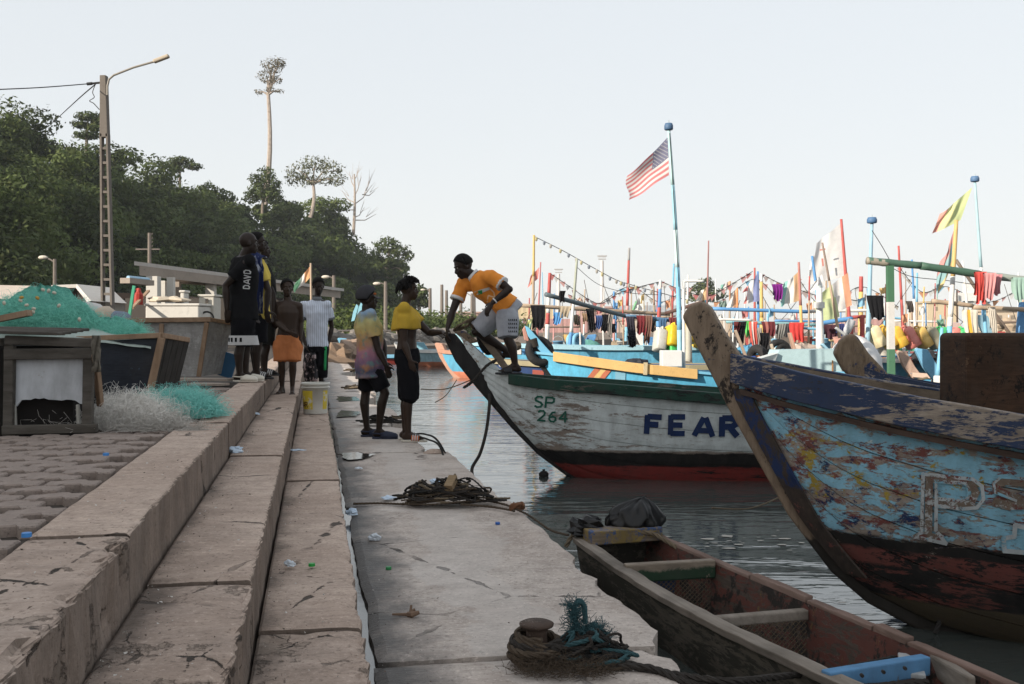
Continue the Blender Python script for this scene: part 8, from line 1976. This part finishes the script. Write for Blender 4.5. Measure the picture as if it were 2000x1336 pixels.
# ---- laundry and gear on the spars
BK = (0.012, 0.012, 0.014); MR = (0.14, 0.035, 0.035); GB = (0.30, 0.28, 0.26); 
LD = [('black jacket on the tan spar left of the striped mast', 1050, 596, 22, 46, BK, 31), ('blue shorts on the tan spar', 1088, 610, 13, 24, (0.10, 0.28, 0.55), 31), ('beige net cloth on the tan spar', 1102, 598, 18, 22, (0.36, 0.30, 0.22), 31), ('black cap and cord hung on the bracket', 1099, 568, 9, 22, BK, 26), ('dark pouch under the tan spar', 1126, 615, 9, 20, (0.05, 0.045, 0.035), 31),
 ('black trousers with white stripe on the dark spar', 1154, 603, 12, 44, BK, 27), ('brown cloth bunched on the dark spar', 1142, 612, 10, 16, (0.25, 0.17, 0.11), 29), ('blue cloth right of the striped trousers', 1168, 616, 10, 26, (0.06, 0.10, 0.24), 28), ('black shirt in the middle of the dark spar', 1182, 614, 13, 34, BK, 28), ('grey towel on the dark spar', 1192, 614, 9, 42, GB, 28), ('black bag below the grey towel', 1199, 632, 8, 18, BK, 28),
 ('dark grey trousers on the blue spar', 1233, 618, 13, 46, (0.035, 0.033, 0.045), 28), ('black shoes tied under the grey trousers', 1233, 656, 12, 22, BK, 28), ('maroon jumper on the blue spar', 1252, 616, 16, 36, (0.16, 0.03, 0.035), 28), ('brown net bundle right of the maroon jumper', 1264, 616, 12, 52, (0.16, 0.09, 0.07), 28), ('black vest right of the net bundle', 1274, 626, 10, 22, BK, 29), ('blue jeans near the flag mast', 1296, 622, 12, 22, (0.06, 0.12, 0.22), 28), ('maroon shirt beside the flag mast', 1316, 620, 12, 26, MR, 28), ('orange rag on the slanting spar', 1338, 610, 8, 12, (0.5, 0.13, 0.06), 27),
 ('purple shirt pinned beside the teal flag end', 1517, 555, 15, 32, (0.16, 0.02, 0.18), 30), ('maroon shirt left on the teal spar', 1436, 628, 11, 24, MR, 29.5), ('black trousers beside the maroon shirt', 1447, 628, 14, 40, BK, 29.5), ('bright green shirt on the teal spar', 1463, 626, 10, 32, (0.12, 0.48, 0.12), 30), ('red and white checked cloth on the teal spar', 1473, 628, 12, 50, (0.50, 0.10, 0.08), 29, WH), ('grey towel beside the checked cloth', 1483, 640, 9, 38, GB, 29), ('dark red plaid shirt beside the towel', 1500, 628, 20, 28, (0.12, 0.03, 0.035), 29, (0.3, 0.12, 0.1)), ('black bag hanging under the plaid shirt', 1492, 650, 14, 34, BK, 28.5), ('grey cords bundle on the teal spar', 1525, 632, 12, 30, (0.20, 0.20, 0.19), 29), ('dark grey shirt left of the red jumper', 1538, 632, 12, 26, (0.07, 0.07, 0.075), 29), ('bright red jumper on the red rail', 1558, 630, 22, 36, (0.52, 0.055, 0.05), 28),
 ('black patterned shirt on a line left of the green post', 1711, 577, 24, 46, BK, 26.5), ('dark cap hanging right of the green post', 1776, 588, 9, 22, (0.07, 0.06, 0.055), 30), ('red towel on the green spar', 1913, 531, 17, 60, (0.50, 0.075, 0.065), 23.8), ('pink towel beside the red one', 1930, 533, 18, 52, (0.56, 0.25, 0.25), 23.7), ('rose towel half behind the pink one', 1945, 536, 16, 40, (0.50, 0.22, 0.24), 23.9), ('pale green net hanging at the right edge', 1991, 542, 20, 46, (0.26, 0.38, 0.33), 23.8), ('white and gold cloth on the tan spar', 1897, 605, 22, 60, (0.60, 0.56, 0.48), 24.4, (0.6, 0.36, 0.06)), ('white cord bundle right of the gold cloth', 1938, 600, 9, 60, (0.52, 0.48, 0.42), 24.4), ('dark clothes on the red rail by the white post', 1622, 634, 24, 28, (0.07, 0.03, 0.04), 27.5), ('navy shirt left of the white tank', 1640, 632, 10, 24, (0.04, 0.05, 0.14), 27)]
for k, q in enumerate(LD): hang(q[0], q[1], q[2], q[3], q[4], q[5], q[6] - 0.1, k, c2=q[7] if len(q) > 7 else None)
# ---- jerrycans
def jug(label, px, py, d, c, s=1.0, rot=0.5, tilt=0.5):
    p = P(px, py, d); t = thing('jerrycan', label, 'jerrycan', p, group='plastic jerrycans on the boats'); Mx = Matrix.Rotation(rot, 3, 'Z') @ Matrix.Rotation(tilt, 3, 'Y') @ Matrix.Rotation(-0.25, 3, 'X')
    w, dp_, h = 0.25 * s, 0.36 * s, 0.50 * s; m_ = paint('jug_%d_%d_%d' % tuple(int(x * 99) for x in c), c, 0.45, 0.12, 3, 0.3, 0.05, 0.4)
    mb = MB(); rings = []
    for z, f in ((-0.5, 0.86), (-0.46, 0.98), (-0.1, 1.0), (-0.05, 0.96), (0.0, 1.0), (0.34, 1.0), (0.44, 0.86), (0.5, 0.5)): rings.append([p + Mx @ v for v in [Vector((w * 0.5 * f * math.copysign(abs(math.cos(a)) ** 0.4, math.cos(a)), dp_ * 0.5 * f * math.copysign(abs(math.sin(a)) ** 0.4, math.sin(a)), z * h)) for a in [2 * math.pi * i / 20 for i in range(20)]]])
    mb.loft(rings); mb.build('body', m_, t, True)
    mb = MB(); mb.tube([p + Mx @ Vector((0, dp_ * 0.28, h * 0.44)), p + Mx @ Vector((0, dp_ * 0.28, h * 0.56))], 0.032 * s, 10); mb.build('cap', m_, t, True)
    mb = MB(); mb.tube([p + Mx @ Vector((0, dp_ * 0.10, h * 0.46)), p + Mx @ Vector((0, dp_ * 0.05, h * 0.58)), p + Mx @ Vector((0, -dp_ * 0.25, h * 0.58)), p + Mx @ Vector((0, -dp_ * 0.32, h * 0.44))], 0.022 * s, 8); mb.build('handle', m_, t, True); return t
CRM = (0.62, 0.54, 0.34); YJ = (0.62, 0.38, 0.05); PJ = (0.58, 0.20, 0.17); GJ = (0.30, 0.28, 0.20); GRJ = (0.06, 0.42, 0.14)
for k, (x, c, lab) in enumerate(((1711, CRM, 'cream jerrycan at the left end of the row'), (1733, YJ, 'yellow jerrycan half behind the white and green post'), (1752, YJ, 'yellow jerrycan just right of the white and green post'), (1776, PJ, 'pink jerrycan left in the row'), (1800, (0.60, 0.40, 0.12), 'pale yellow jerrycan between the pink and grey ones'), (1822, GJ, 'grey olive jerrycan in the row'), (1844, GRJ, 'green jerrycan in the middle of the row'), (1867, PJ, 'red jerrycan left of the blue mast'), (1884, GRJ, 'green jerrycan at the right end of the row'))):
    jug(lab, x, 658 + 0.5 * k, 27.6, c, 1.22, 0.35, -0.45)
jug('bright yellow jerrycan left of the flag mast', 1311, 656, 27, (0.64, 0.44, 0.02), 1.2, 0.4, 0.25); jug('yellow jerrycan right of the flag mast', 1345, 648, 28, (0.64, 0.42, 0.03), 1.3, -0.2, -0.1); jug('second yellow jerrycan behind the grey post', 1360, 662, 28.6, (0.62, 0.42, 0.05), 1.2, 0.3, 0.2); jug('green jerrycan under the bright yellow one', 1311, 680, 27, (0.05, 0.45, 0.10), 0.9, 0.4, 0.1); jug('cream jerrycan beside the red rail', 1630, 653, 28, (0.55, 0.44, 0.24), 0.8, 0.3, 0.3); jug('pale grey jerrycan below the maroon shirt', 1289, 664, 27, (0.46, 0.46, 0.42), 1.2, 0.2, 0.2)
# ---- gear: hatch box, white tarpaulin, tyres, tank, boards
mb = MB(); mb.prism([P(1522, 684, 24), P(1640, 682, 24), P(1646, 748, 24), P(1500, 740, 24)], (0, 0, 0), (0, 0.9, 0)); t = thing('hatch_box', 'pale blue hatch box behind the near boat gunwale', 'box', P(1575, 745, 24)); mb.build('body', paint('pale_box', (0.36, 0.49, 0.52), 0.6), t)
mb = MB(); mb.prism([P(1486, 700, 23.6), P(1520, 690, 23.9), P(1500, 742, 23.8), P(1470, 742, 23.6)], (0, 0, 0), (0, 0.5, 0)); mb.build('side_wing', paint('pale_wing', (0.52, 0.56, 0.55), 0.6), t)
mb = MB(); mb.box(P(1626, 720, 23.95), (0.03, 0.03, 0.4)); mb.build('rust_streak', paint('rusty', (0.30, 0.17, 0.08), 0.9), t)
mb = MB(); mb.ell((0, 0, 0), (1, 1, 1), 26, 16); c = P(1668, 728, 26.0); mb.v = [tuple(c + Vector((v[0] * 0.72, v[1] * 0.7, max(-0.3, v[2]) * 0.98)) * (1) + Vector((0.05 * fnoise(v, 3), 0, 0.05 * fnoise(v, 2.3, 4)))) for v in mb.v]
tag(mb.build('white_tarpaulin', cloth('tarp_white', (0.66, 0.66, 0.67)), None, True), 'white tarpaulin hump behind the rounded wooden stem', 'tarpaulin')
for (x, y, R0, r0, ax_, lab) in ((1480, 700, 0.26, 0.12, (1, 0.6, 0.1), 'dark green tyre fender on the boat behind the near stem'), (1522, 690, 0.30, 0.09, (0.3, -1, 0.1), 'black tyre standing right of the green fender'), (1530, 690, 0.2, 0.07, (0.4, -1, 0.1), 'smaller black tyre beside the standing one'), (1902, 705, 0.34, 0.12, (0.5, -1, 0.2), 'black tyre left of the dark box'), (1119, 668, 0.24, 0.07, (0.7, -0.7, 0.1), 'blue painted tyre on the long pale boat'), (1130, 668, 0.24, 0.07, (0.7, -0.7, 0.1), 'second blue painted tyre on the long pale boat')):
    torus_obj('tyre', P(x, y, 27 if x > 1200 else 33), R0, r0, ax_, M_tyre if 'blue' not in lab else pc(LB), lab, 'tyre')
for (x0, y0, x1, y1, w, c, lab, d) in ((1542, 650, 1556, 702, 0.20, (0.42, 0.24, 0.16), 'leaning brown plank behind the near boat', 25), (1436, 645, 1458, 700, 0.14, (0.36, 0.26, 0.18), 'worn timber leaning right of the near stem head', 26), (1506, 672, 1516, 706, 0.10, (0.45, 0.36, 0.26), 'short pale stick between the tyres', 25), (1500, 722, 1620, 690, 0.12, (0.42, 0.32, 0.23), 'long tan plank lying behind the hatch box', 26), (1605, 672, 1622, 690, 0.2, (0.20, 0.40, 0.52), 'blue-faced board left of the rounded stem', 25), (1650, 654, 1632, 640, 0.12, (0.35, 0.36, 0.37), 'grey metal tube strapped above the rounded stem', 25)):
    mb = MB(); mb.bar(P(x0, y0, d), P(x1, y1, d), w, 0.06); tag(bevel(mb.build('plank', pc(c)), 0.01), lab, 'plank')
mb = MB(); mb.tube([P(1664, 625, 25), P(1655, 645, 25), P(1652, 652, 25)], [0.10, 0.10, 0.07], 14); tag(mb.build('steel_flask', paint('steel', (0.45, 0.46, 0.48), 0.3, 0.1), None, True), 'silver cylinder tied above the rounded stem', 'cylinder')
crumple(P(1450, 718, 25.5) , 0.5, 'blue and dark tarpaulin heap left of the near stem', cloth('blue_tarp', (0.035, 0.07, 0.26)), 0.4, 9, 'tarp_bundle')
mb = MB(); mb.box(P(1870, 756, 22.5), (0.9, 0.5, 0.5)); tag(bevel(mb.build('white_chest', paint('white_chest', (0.64, 0.63, 0.61), 0.6)), 0.03), 'low white chest left of the dark box', 'chest')
mb = MB(); mb.bar(P(1770, 700, 27), P(1778, 722, 27), 0.2, 0.2); mb.bar(P(1800, 712, 27), P(1830, 708, 27), 0.12, 0.14); tag(mb.build('red_winch', pc((0.38, 0.03, 0.03))), 'red winch frame below the green jerrycan', 'winch', kind='thing')
mb = MB(); rope(mb, [P(1782, 742 + 2 * k, 24.2) + Vector((0.0, 0.0, 0)) for k in range(2)] + [P(1812, 738, 24.2)], 0.03, 1); tag(mb.build('prow_lashing', M_rope), 'tan rope round the flat blue prow', 'rope')
# white pipe frame and post details
mb = MB(); mb.box(P(1600, 596, 25.4), (0.22, 0.2, 0.16)); tag(mb.build('junction_box', paint('white_metal', (0, 0, 0))), 'white box fixed on the white post behind the near boat', 'box')
# ---- bunting
def bunting(label, pts, d, n, cols, size, floats=False):
    t = thing('bunting', label, 'bunting', P(pts[0][0], pts[0][1], d)); path = []; mb = MB(); path = rope(mb, [P(x, y, d) for x, y in pts], 0.012, 1, sub=10); mb.build('string', M_wire, t)
    mbs = MB(); g = random.Random(len(label))
    for k in range(n):
        q = path[int((k + 0.5) / n * (len(path) - 1))]
        if floats: mbs.ell(q - Vector((0, 0, size * 0.4)), (size * 0.35, size * 0.35, size * 0.55), 7, 5, mi=k % len(cols))
        else: s_ = size * g.uniform(0.7, 1.2); mbs.add([q + Vector((-s_ * 0.5, 0, 0)), q + Vector((s_ * 0.5, 0.02, 0)), q + Vector((s_ * g.uniform(-0.3, 0.3), 0.05, -s_ * 0.9))], [(0, 1, 2)], k % len(cols))
    o = mbs.build('pennants', [fabric(c) for c in cols], t, fixn=False); o['kind'] = 'stuff'
bunting('line of small floats sagging from the tan mast to the right', [(1044, 462), (1100, 490), (1150, 518), (1200, 545), (1232, 556), (1290, 572), (1350, 588)], 33, 22, [(0.4, 0.35, 0.15), (0.1, 0.14, 0.2), (0.3, 0.28, 0.24)], 0.14, True)
bunting('red and white pennants sagging right of the striped mast', [(1076, 535), (1110, 558), (1150, 585), (1175, 592), (1210, 572), (1250, 560), (1290, 550)], 34, 20, [RD, WH, PK, (0.2, 0.22, 0.25)], 0.2)
bunting('red and white pennants from the striped mast to the near stem', [(1290, 549), (1330, 566), (1380, 578), (1420, 560), (1470, 530)], 34, 16, [RD, WH, PK], 0.24)
bunting('pennants from the yellow mast to the white post', [(1487, 535), (1520, 552), (1560, 566), (1600, 578), (1640, 582), (1690, 590)], 33, 16, [RD, (0.4, 0.3, 0.28), WH], 0.22)
for k, (pts, d, lab) in enumerate((([(1127, 522), (1170, 556), (1230, 572), (1290, 576)], 31, 'thin stay from the grey mast to the right'), ([(1703, 450), (1722, 480), (1740, 512)], 26, 'thin stay from the blue capped mast to the green spar'), ([(1740, 522), (1780, 540), (1850, 548), (1930, 560)], 26, 'thin line slung below the green spar'), ([(1308, 260), (1318, 420), (1326, 560)], 21, 'halyard beside the flag mast'))):
    mb = MB(); rope(mb, [P(x, y, d) for x, y in pts], 0.009, 1); tag(mb.build('stay_line', M_wire), lab, 'line')

# ================================================================== far port
PCc = [((0.42, 0.22, 0.20), 'haze-paled red'), ((0.46, 0.38, 0.30), 'cream'), ((0.48, 0.32, 0.29), 'haze-paled pink'), ((0.30, 0.34, 0.38), 'grey blue'), ((0.50, 0.40, 0.22), 'ochre')]  # distance haze is mixed into these container colours
cm = {}
ORD = ('first', 'second', 'third', 'fourth', 'fifth', 'sixth', 'seventh', 'eighth', 'ninth', 'tenth', 'eleventh', 'twelfth', 'thirteenth')
def container(x, y, z, k, n=0, lv=0):
    col, nm = PCc[k]
    if k not in cm:
        mb = MB(); nc = 24
        prof = [(-6.0 + 12.0 * i / nc) for i in range(nc + 1)]
        rows = [[(xx, (-1.2 if i % 2 else -1.25), zz) for i, xx in enumerate(prof)] for zz in (0, 2.6)]; mb.grid(rows); mb.box((0, 0.02, 1.3), (12.0, 2.38, 2.58)); cm[k] = (mb.mesh('container'), None); cm[k][0].materials.append(pc(col))
        bmm = MB()
        for xx in (-6.02, 6.02): bmm.box((xx, -1.2, 1.3), (0.2, 0.2, 2.62))
        cm[k] = (cm[k][0], bmm.mesh('corner_posts'))
        cm[k][1].materials.append(pc(tuple(q * 0.7 for q in col)))
    o = bpy.data.objects.new('shipping_container', cm[k][0]); link(o); o.location = (x, y, z); tag(o, '%s shipping container, %s in the %s far port stack from the left' % (nm, ('lower', 'upper')[lv], ORD[n]), 'container', 'containers stacked in the far port'); c = bpy.data.objects.new('corner_posts', cm[k][1]); link(c, o); return o
g = random.Random(21); d = 190.0
for k in range(13):
    xx = P(960 + 62 * k + (20 if k > 6 else 0), 640, d).x; hgt = 2 if k < 6 else 1
    if k in (8, 9): continue
    for s_ in range(hgt if g.random() > 0.25 else 1): container(xx, d + g.uniform(-3, 3), 0.35 + 2.62 * s_, g.choice((0, 2, 2, 1, 4, 3)), k if k < 8 else k - 2, s_)
for k, (x0, x1, y0, d, c, lab) in enumerate(((1812, 1872, 592, 210, (0.52, 0.42, 0.26), 'pale yellow port building behind the jugs'), (1940, 1990, 608, 200, (0.50, 0.40, 0.28), 'low sand coloured port shed at the right edge'), (1130, 1230, 602, 215, (0.46, 0.28, 0.25), 'long reddish warehouse behind the laundry'), (1310, 1400, 600, 230, (0.52, 0.50, 0.48), 'whitish port warehouse behind the flag mast'), (1540, 1690, 625, 220, (0.34, 0.34, 0.35), 'grey port shed behind the big white flag'), (890, 1000, 612, 240, (0.46, 0.30, 0.25), 'low reddish warehouse behind the man in orange'))):
    a = P(x0, y0, d); b = P(x1, y0, d); t = thing('port_building', lab, 'building', Vector(((a.x + b.x) / 2, d, 0.35)))
    mb = MB(); mb.box(((a.x + b.x) / 2, d + 5, (0.35 + a.z) / 2), (b.x - a.x, 10, a.z - 0.35)); mb.build('wall', pc(c), t); mb = MB(); mb.box(((a.x + b.x) / 2, d + 5, a.z + 0.2), (b.x - a.x + 0.8, 10.8, 0.4)); mb.build('roof', pc(tuple(q * 0.8 for q in c)), t)
    n = int((b.x - a.x) / 2.2)
    for i in range(n): mb = MB(); mb.box((a.x + (i + 0.5) * (b.x - a.x) / n, d - 0.02, a.z - 1.2), (0.8, 0.12, 0.8)); mb.build('window', pc(tuple(q * 0.45 for q in c)), t)
for k, (x, y, d, lab) in enumerate(((1091, 525, 330, 'far floodlight tower left of the tall one'), (1176, 499, 300, 'tall far floodlight tower behind the laundry'))):
    b = P(x, 640, d); t = thing('floodlight_tower', lab, 'tower', Vector((b.x, d, 0.3))); mb = MB(); top = P(x, y + 10, d); mb.tube([Vector((b.x, d, 0.3)), top], [0.75, 0.5], 8); mb.build('shaft', pc((0.52, 0.50, 0.47)), t)
    for j in (0, 1): mb = MB(); q = P(x, y + 1 + 6 * j, d); mb.box(q, (2.9 - 0.6 * j, 1.2, 0.25)); mb.build('lamp_tier', pc((0.36, 0.35, 0.34)), t)
    for j in range(-3, 4): mb = MB(); mb.box(P(x + 1.6 * j * 1.3, y + 2, d - 0.7), (0.22, 0.2, 0.6)); mb.build('floodlight', pc((0.36, 0.35, 0.34)), t)
# ================================================================== more of the crowded fleet
MORE = [((1128, 664), 38, (0.42, 0.46, 0.46), TE, 'faded grey boat with teal rail behind the grey mast', 3, (684, 688)), ((1195, 662), 39, (0.40, 0.16, 0.12), LB, 'brick red boat with pale blue rail behind the grey towel', -3, (684, 688)), ((1262, 660), 33, (0.46, 0.50, 0.48), SB, 'chalky white boat under the maroon jumper', 4, (684, 690)),
 ((1398, 672), 29, (0.14, 0.36, 0.48), OR, 'blue boat with orange rail behind the near stem', 0, (692, 698)), ((1508, 664), 31, (0.48, 0.42, 0.34), LB, 'sand coloured boat below the plaid shirt', 3, (688, 692)), ((1548, 674), 28, (0.10, 0.30, 0.44), WH, 'dull blue boat under the red jumper', -2, (694, 700)), ((1590, 660), 40, (0.46, 0.26, 0.20), WH, 'faded orange boat far behind the white post', 2, (680, 684)),
 ((1686, 664), 37, (0.16, 0.38, 0.34), RD, 'sea green boat behind the red railing', 0, (682, 686)), ((1742, 655), 36, (0.44, 0.44, 0.40), GN, 'grey boat behind the white and green post', -3, (680, 684)), ((1815, 660), 35, (0.30, 0.12, 0.10), LB, 'dark red boat behind the green jerrycan', 2, (682, 686)), ((1930, 668), 29, (0.12, 0.32, 0.46), TN, 'blue boat with tan rail behind the dark box', -4, (700, 706)), ((1968, 660), 33, (0.46, 0.46, 0.42), RD, 'white boat with red rail at the right edge', 2, (688, 692)), ((1030, 668), 40, (0.42, 0.38, 0.32), SB, 'worn tan boat behind the sky blue prow', -2, (684, 688))]
for bow, d, c, rl, lab, hd, gun in MORE: B(lab, bow, d, 5.5, gun, c, rl, head=hd, stem_w=16)
# thin extra masts, each in one of these boats
g = random.Random(77)
for k in range(34):
    bt, H = FB[-1 - (k % len(MORE))]; x0 = MORE[len(MORE) - 1 - (k % len(MORE))][0][0] + g.uniform(6, 110); dd = MORE[len(MORE) - 1 - (k % len(MORE))][1]; top = g.choice((540, 565, 585, 600, 610)) + g.uniform(-12, 12)
    mast(bt, (x0 + g.uniform(-6, 6), top), (x0, 692), dd + 0.2, g.uniform(0.025, 0.05), [(g.uniform(0.25, 0.6), g.choice((RD, SB, WH, TN, (0.3, 0.2, 0.15), LB))), (1.0, g.choice((WH, LB, TN, PK, (0.28, 0.22, 0.16))))], None, 6)
for k in range(12):
    bt, H = FB[-1 - (k % len(MORE))]; x0 = MORE[len(MORE) - 1 - (k % len(MORE))][0][0]; dd = MORE[len(MORE) - 1 - (k % len(MORE))][1]; y = g.uniform(618, 655)
    pole(bt, (x0 + 4, y + g.uniform(-6, 6)), (x0 + g.uniform(70, 130), y + g.uniform(-6, 6)), dd, 0.035, g.choice((TN, SB, LB, (0.2, 0.14, 0.1), WH)))
# gear heaped in the boats
HP = [(1150, 684, 36, 0.42, (0.10, 0.26, 0.24), 'dull teal net heap in the boats behind the grey mast'), (1205, 686, 34, 0.40, (0.30, 0.24, 0.17), 'straw coloured net heap under the grey towel'), (1240, 690, 31, 0.34, (0.42, 0.40, 0.36), 'pale sack under the black shoes'), (1275, 690, 30, 0.34, (0.20, 0.12, 0.09), 'brown net heap left of the white metal box'), (1405, 700, 27.5, 0.34, (0.08, 0.10, 0.16), 'slate tarp bundle behind the near stem'), (1462, 690, 29, 0.36, (0.10, 0.28, 0.44), 'blue net heap behind the green fender'), (1510, 706, 27, 0.28, (0.36, 0.28, 0.20), 'tan rope heap beside the black tyres'), (1565, 690, 28, 0.40, (0.36, 0.30, 0.26), 'beige canvas heap under the red jumper'), (1590, 678, 31, 0.36, (0.12, 0.34, 0.46), 'bright blue net heap right of the red jumper'), (1648, 676, 27, 0.30, (0.42, 0.24, 0.20), 'salmon canvas heap left of the rounded stem'), (1700, 698, 30, 0.40, (0.10, 0.12, 0.14), 'dark net heap under the cream jerrycan'), (1808, 702, 27, 0.34, (0.04, 0.04, 0.045), 'black bundle under the grey jerrycan'), (1880, 706, 27, 0.34, (0.06, 0.055, 0.05), 'black net heap under the right green jerrycan'), (1925, 690, 28, 0.36, (0.42, 0.40, 0.36), 'whitish sack behind the dark box'), (1965, 640, 31, 0.36, (0.38, 0.30, 0.22), 'tan bundle hung above the dark box'), (1105, 688, 32, 0.34, (0.30, 0.30, 0.28), 'grey sack beside the white pipe of the long pale boat'), (1000, 676, 28, 0.26, (0.10, 0.08, 0.06), 'dark rope heap behind the legs in grey shorts')]
for k, (x, y, d, s_, c, lab) in enumerate(HP): crumple(P(x, y, d) - Vector((0, 0, 0.12)), s_, lab, cloth('heap_%d' % k, c), 0.7, k * 2.7 + 1, 'gear_heap')
PR = [(1345, 690, 29, (0.10, 0.10, 0.11)), ]
BU = [(1090, 676, 32, (0.10, 0.30, 0.50), 'blue bucket on the long pale boat'), (1215, 676, 33, (0.45, 0.45, 0.42), 'white bucket behind the dark grey trousers'), (1420, 690, 28, (0.50, 0.38, 0.06), 'yellow bucket behind the near stem'), (1576, 668, 30, (0.50, 0.12, 0.08), 'red bucket right of the red jumper'), (1612, 672, 29, (0.10, 0.32, 0.50), 'blue bucket beside the white post'), (1726, 684, 29, (0.48, 0.46, 0.40), 'cream bucket under the yellow jerrycans'), (1500, 684, 29, (0.12, 0.35, 0.22), 'green bucket below the plaid shirt')]
for x, y, d, c, lab in BU:
    p = P(x, y, d) - Vector((0, 0, 0.2)); t = thing('pail', lab, 'bucket', p); cyl(p, [(0.13, 0.0), (0.17, 0.34), (0.18, 0.34), (0.18, 0.37), (0.16, 0.37), (0.12, 0.02), (0, 0.02)], 'body', pc(c), t, 16)
    mb = MB(); mb.tube([p + Vector((-0.175, 0, 0.35)), p + Vector((-0.12, -0.03, 0.48)), p + Vector((0, -0.03, 0.53)), p + Vector((0.12, -0.03, 0.48)), p + Vector((0.175, 0, 0.35))], 0.008, 5); mb.build('handle', pc(GY), t)

# small flags, rags and rigging that fill the gaps between the masts
SF = [(1165, 600, 12, 10, RD, 'small red rag flag left of the grey towel'), (1206, 584, 10, 12, YE, 'small yellow rag flag above the black bag'), (1244, 592, 12, 12, WH, 'small white rag flag above the maroon jumper'), (1272, 604, 12, 10, SB, 'small blue rag flag right of the maroon jumper'), (1300, 585, 10, 14, OR, 'small orange rag flag left of the flag mast'), (1352, 604, 12, 12, GN, 'small green rag flag left of the near stem head'), (1400, 612, 14, 12, WH, 'white rag flag behind the near stem head'), (1448, 604, 14, 14, RD, 'red rag flag under the blue, white and red flag'), (1500, 600, 12, 16, LB, 'pale blue rag flag right of the yellow mast'), (1542, 612, 14, 14, WH, 'white rag flag under the large orange, white and teal flag'), (1575, 590, 12, 16, OR, 'orange rag flag left of the white post'), (1622, 600, 12, 16, RD, 'red rag flag right of the white post'), (1676, 580, 14, 16, LB, 'pale blue rag flag left of the blue capped mast'), (1718, 560, 12, 12, YE, 'yellow rag flag right of the blue capped mast'), (1760, 612, 14, 16, OR, 'orange rag flag on the red mast behind the jugs'), (1796, 596, 12, 16, WH, 'white rag flag above the pale yellow jerrycan'), (1830, 622, 14, 14, GN, 'green rag flag above the green jerrycan'), (1888, 640, 16, 14, RD, 'red rag flag behind the gold cloth'), (1956, 620, 14, 18, SB, 'blue rag flag right of the white cord bundle'), (1975, 650, 16, 14, YE, 'yellow rag flag at the right edge'), (1120, 612, 12, 12, PK, 'pink rag flag left of the grey mast')]
for k, (x, y, w, h, c, lab) in enumerate(SF):
    d = 31 + (k % 4); bt, H = FB[-1 - (k % len(MORE))]
    flag(lab, [(x + w, y), (x + w + 1, y + h), (x + 1, y + h + 5), (x, y + 4)], d, [c], 'u', 0.10, 8, 6, k * 2.1)
    mast(bt, (x + w, y - 5), (x + w + 2, 690), d, 0.03, [(0.5, (TN, RD, WH, SB)[k % 4]), (1, (WH, TN, LB, TN)[k % 4])], None, 6)
for k, (pts, lab) in enumerate((([(1110, 575), (1160, 596), (1229, 560), (1290, 590), (1344, 560)], 'faded pennants sagging behind the dark spar'), ([(1344, 560), (1400, 590), (1474, 545), (1530, 590), (1560, 540)], 'faded pennants behind the blue, white and red flag'), ([(1560, 545), (1610, 600), (1682, 560), (1755, 600)], 'faded pennants between the white flag and the red mast'), ([(1755, 520), (1800, 570), (1850, 560), (1930, 590), (1998, 560)], 'faded pennants behind the red towel'))): bunting(lab, pts, 37, 18, [PK, WH, (0.4, 0.36, 0.3), LB, OR], 0.24)
for k in range(22):
    bt, H = FB[-1 - (k % len(MORE))]; x0 = 1040 + 43 * k + g.uniform(-20, 20); pole(bt, (x0, g.uniform(545, 600)), (x0 + g.uniform(-90, 90), g.uniform(640, 685)), 34, 0.010, (0.08, 0.07, 0.06), 'stay', bend=0.15)
bake_all()
